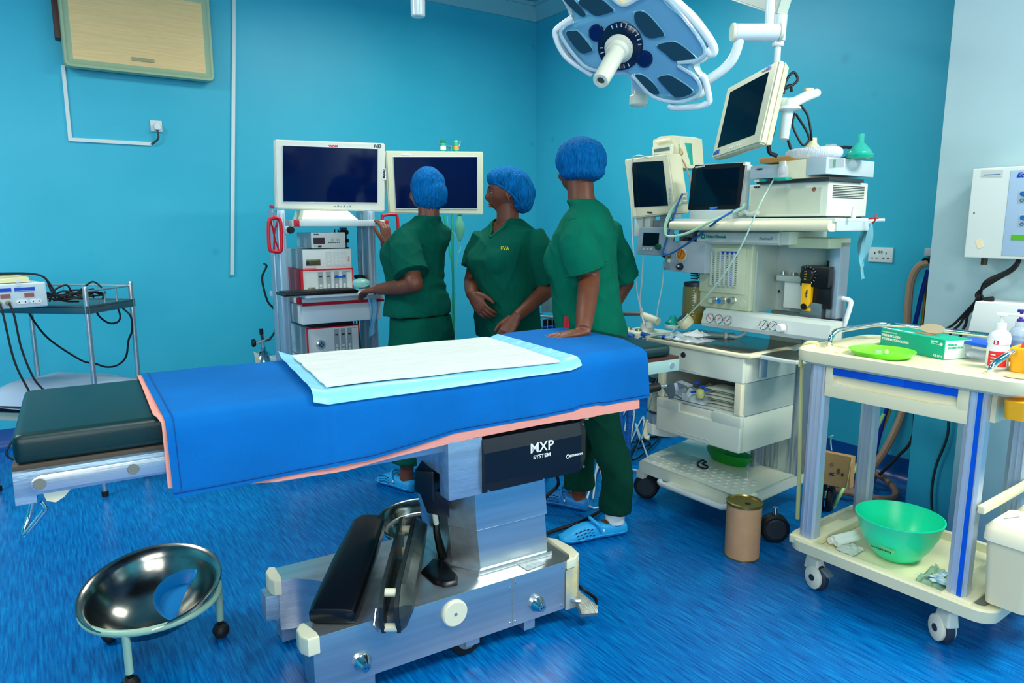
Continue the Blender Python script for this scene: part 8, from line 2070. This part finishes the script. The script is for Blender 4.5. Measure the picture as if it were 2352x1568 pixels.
for k, py_ in enumerate((452, 507)):
    c = X_(2346, py_, 3.155)
    ic = B().box((yl-c.y-.012, -dpt-.003, c.z-.024), (yl-c.y+.05, -dpt-.001, c.z+.024), .001).obj('icon_plate', M_grey, pn)
    B().lathe([(0, .001), (.009, .001), (.009, 0)], (yl-c.y+.002, -dpt-.003, c.z+.012), (0, -1, 0), 18).lathe([(.004, .001), (.007, .001), (.007, 0), (.004, 0)], (yl-c.y+.002, -dpt-.003, c.z-.013), (0, -1, 0), 18).tube([(yl-c.y+.006, -dpt-.004, c.z+.008), (yl-c.y+.026, -dpt-.004, c.z-.010)], .004, 6).obj('icon', mat('icon blue', (20, 100, 180), .5), ic)
c = X_(2278, 398, 3.155)
st_ = B().obox((yl-c.y, -dpt-.001, c.z), (.075, .001, .026), (1, 0, -.05), (0, 1, 0), (.05, 0, 1)).obj('notice_sticker', mat('grey white sticker', (206, 210, 200), .5), bx)
B().box((yl-c.y-.03, -dpt-.0022, c.z-.006), (yl-c.y+.03, -dpt-.0012, c.z-.003)).obj('sticker_print', mat('blue sticker print', (70, 120, 180), .5), st_)
c = X_(2249, 560, 3.155); B().obox((yl-c.y, -dpt-.001, c.z), (.022, .001, .034), (1, 0, .35), (0, 1, 0), (-.35, 0, 1)).obj('peach_sticker', mat('peach sticker', (244, 220, 180), .6), bx)
c = X_(2236, 489, 3.155); B().cyl((yl-c.y, -dpt-.001, c.z), (yl-c.y, -dpt+.001, c.z), .003, n=10).obj('small_hole', M_ink, bx)
B().cyl((.045, -.06, z0-.03), (.045, -.06, z0), .012, n=14).obj('cable_gland', mat('brown gland', (70, 60, 40), .5), t)
for i, (off, lab) in enumerate(((0, 'outer'), (.012, 'middle'), (.024, 'inner'))):
    hose('box_cable', lab+' black cable looping down from under the white wall box', [X_(2344-i*3, 590, 3.22), X_(2340-i*3, 604, 3.2), X_(2325-i*6, 622, 3.2), X_(2285-i*10, 645, 3.22-.02*i), X_(2245+i*4, 672, 3.22), X_(2242+i*7, 690, 3.22), X_(2215+i*5, 720, 3.24), X_(2190+i*14, 745, 3.24), X_(2160+i*24, 765, 3.24), X_(2150+i*26, 800, 3.26)], .0055, M_rubber, 'cable')
a = X_(2222, 765, 3.12); b = X_(2240, 692, 3.12)
t = thing('white_device', 'white sloping device case standing against the pillar behind the bottles', 'device', Fr(PX, a.y, -90))
z0, z1 = a.z, b.z
B().prism([(0, z0), (.50, z0), (.47, z1), (a.y-b.y, z1)], -.18, -.01, 'y', .004).obj('case', M_wink, t)
B().tube([(.03, -.13, z1+.005), (.06, -.13, z1+.012)], .010, 8).obj('black_knob', M_rubber, t)
B().box((0, -.18, .0), (.46, -.02, z0), .004).obj('cabinet_base', mat('pale blue enamel', (150, 190, 205), .45), t)  # base in one plain pale blue enamel
hose('mains_cable', 'dark cable hanging down the lower pillar face behind the trolley', [X_(2179, 925, 3.27), X_(2176, 1000, 3.27), X_(2150, 1070, 3.27), X_(2140, 1130, 3.27), X_(2142, 1200, 3.27)], .006, M_dgrey, 'cable')
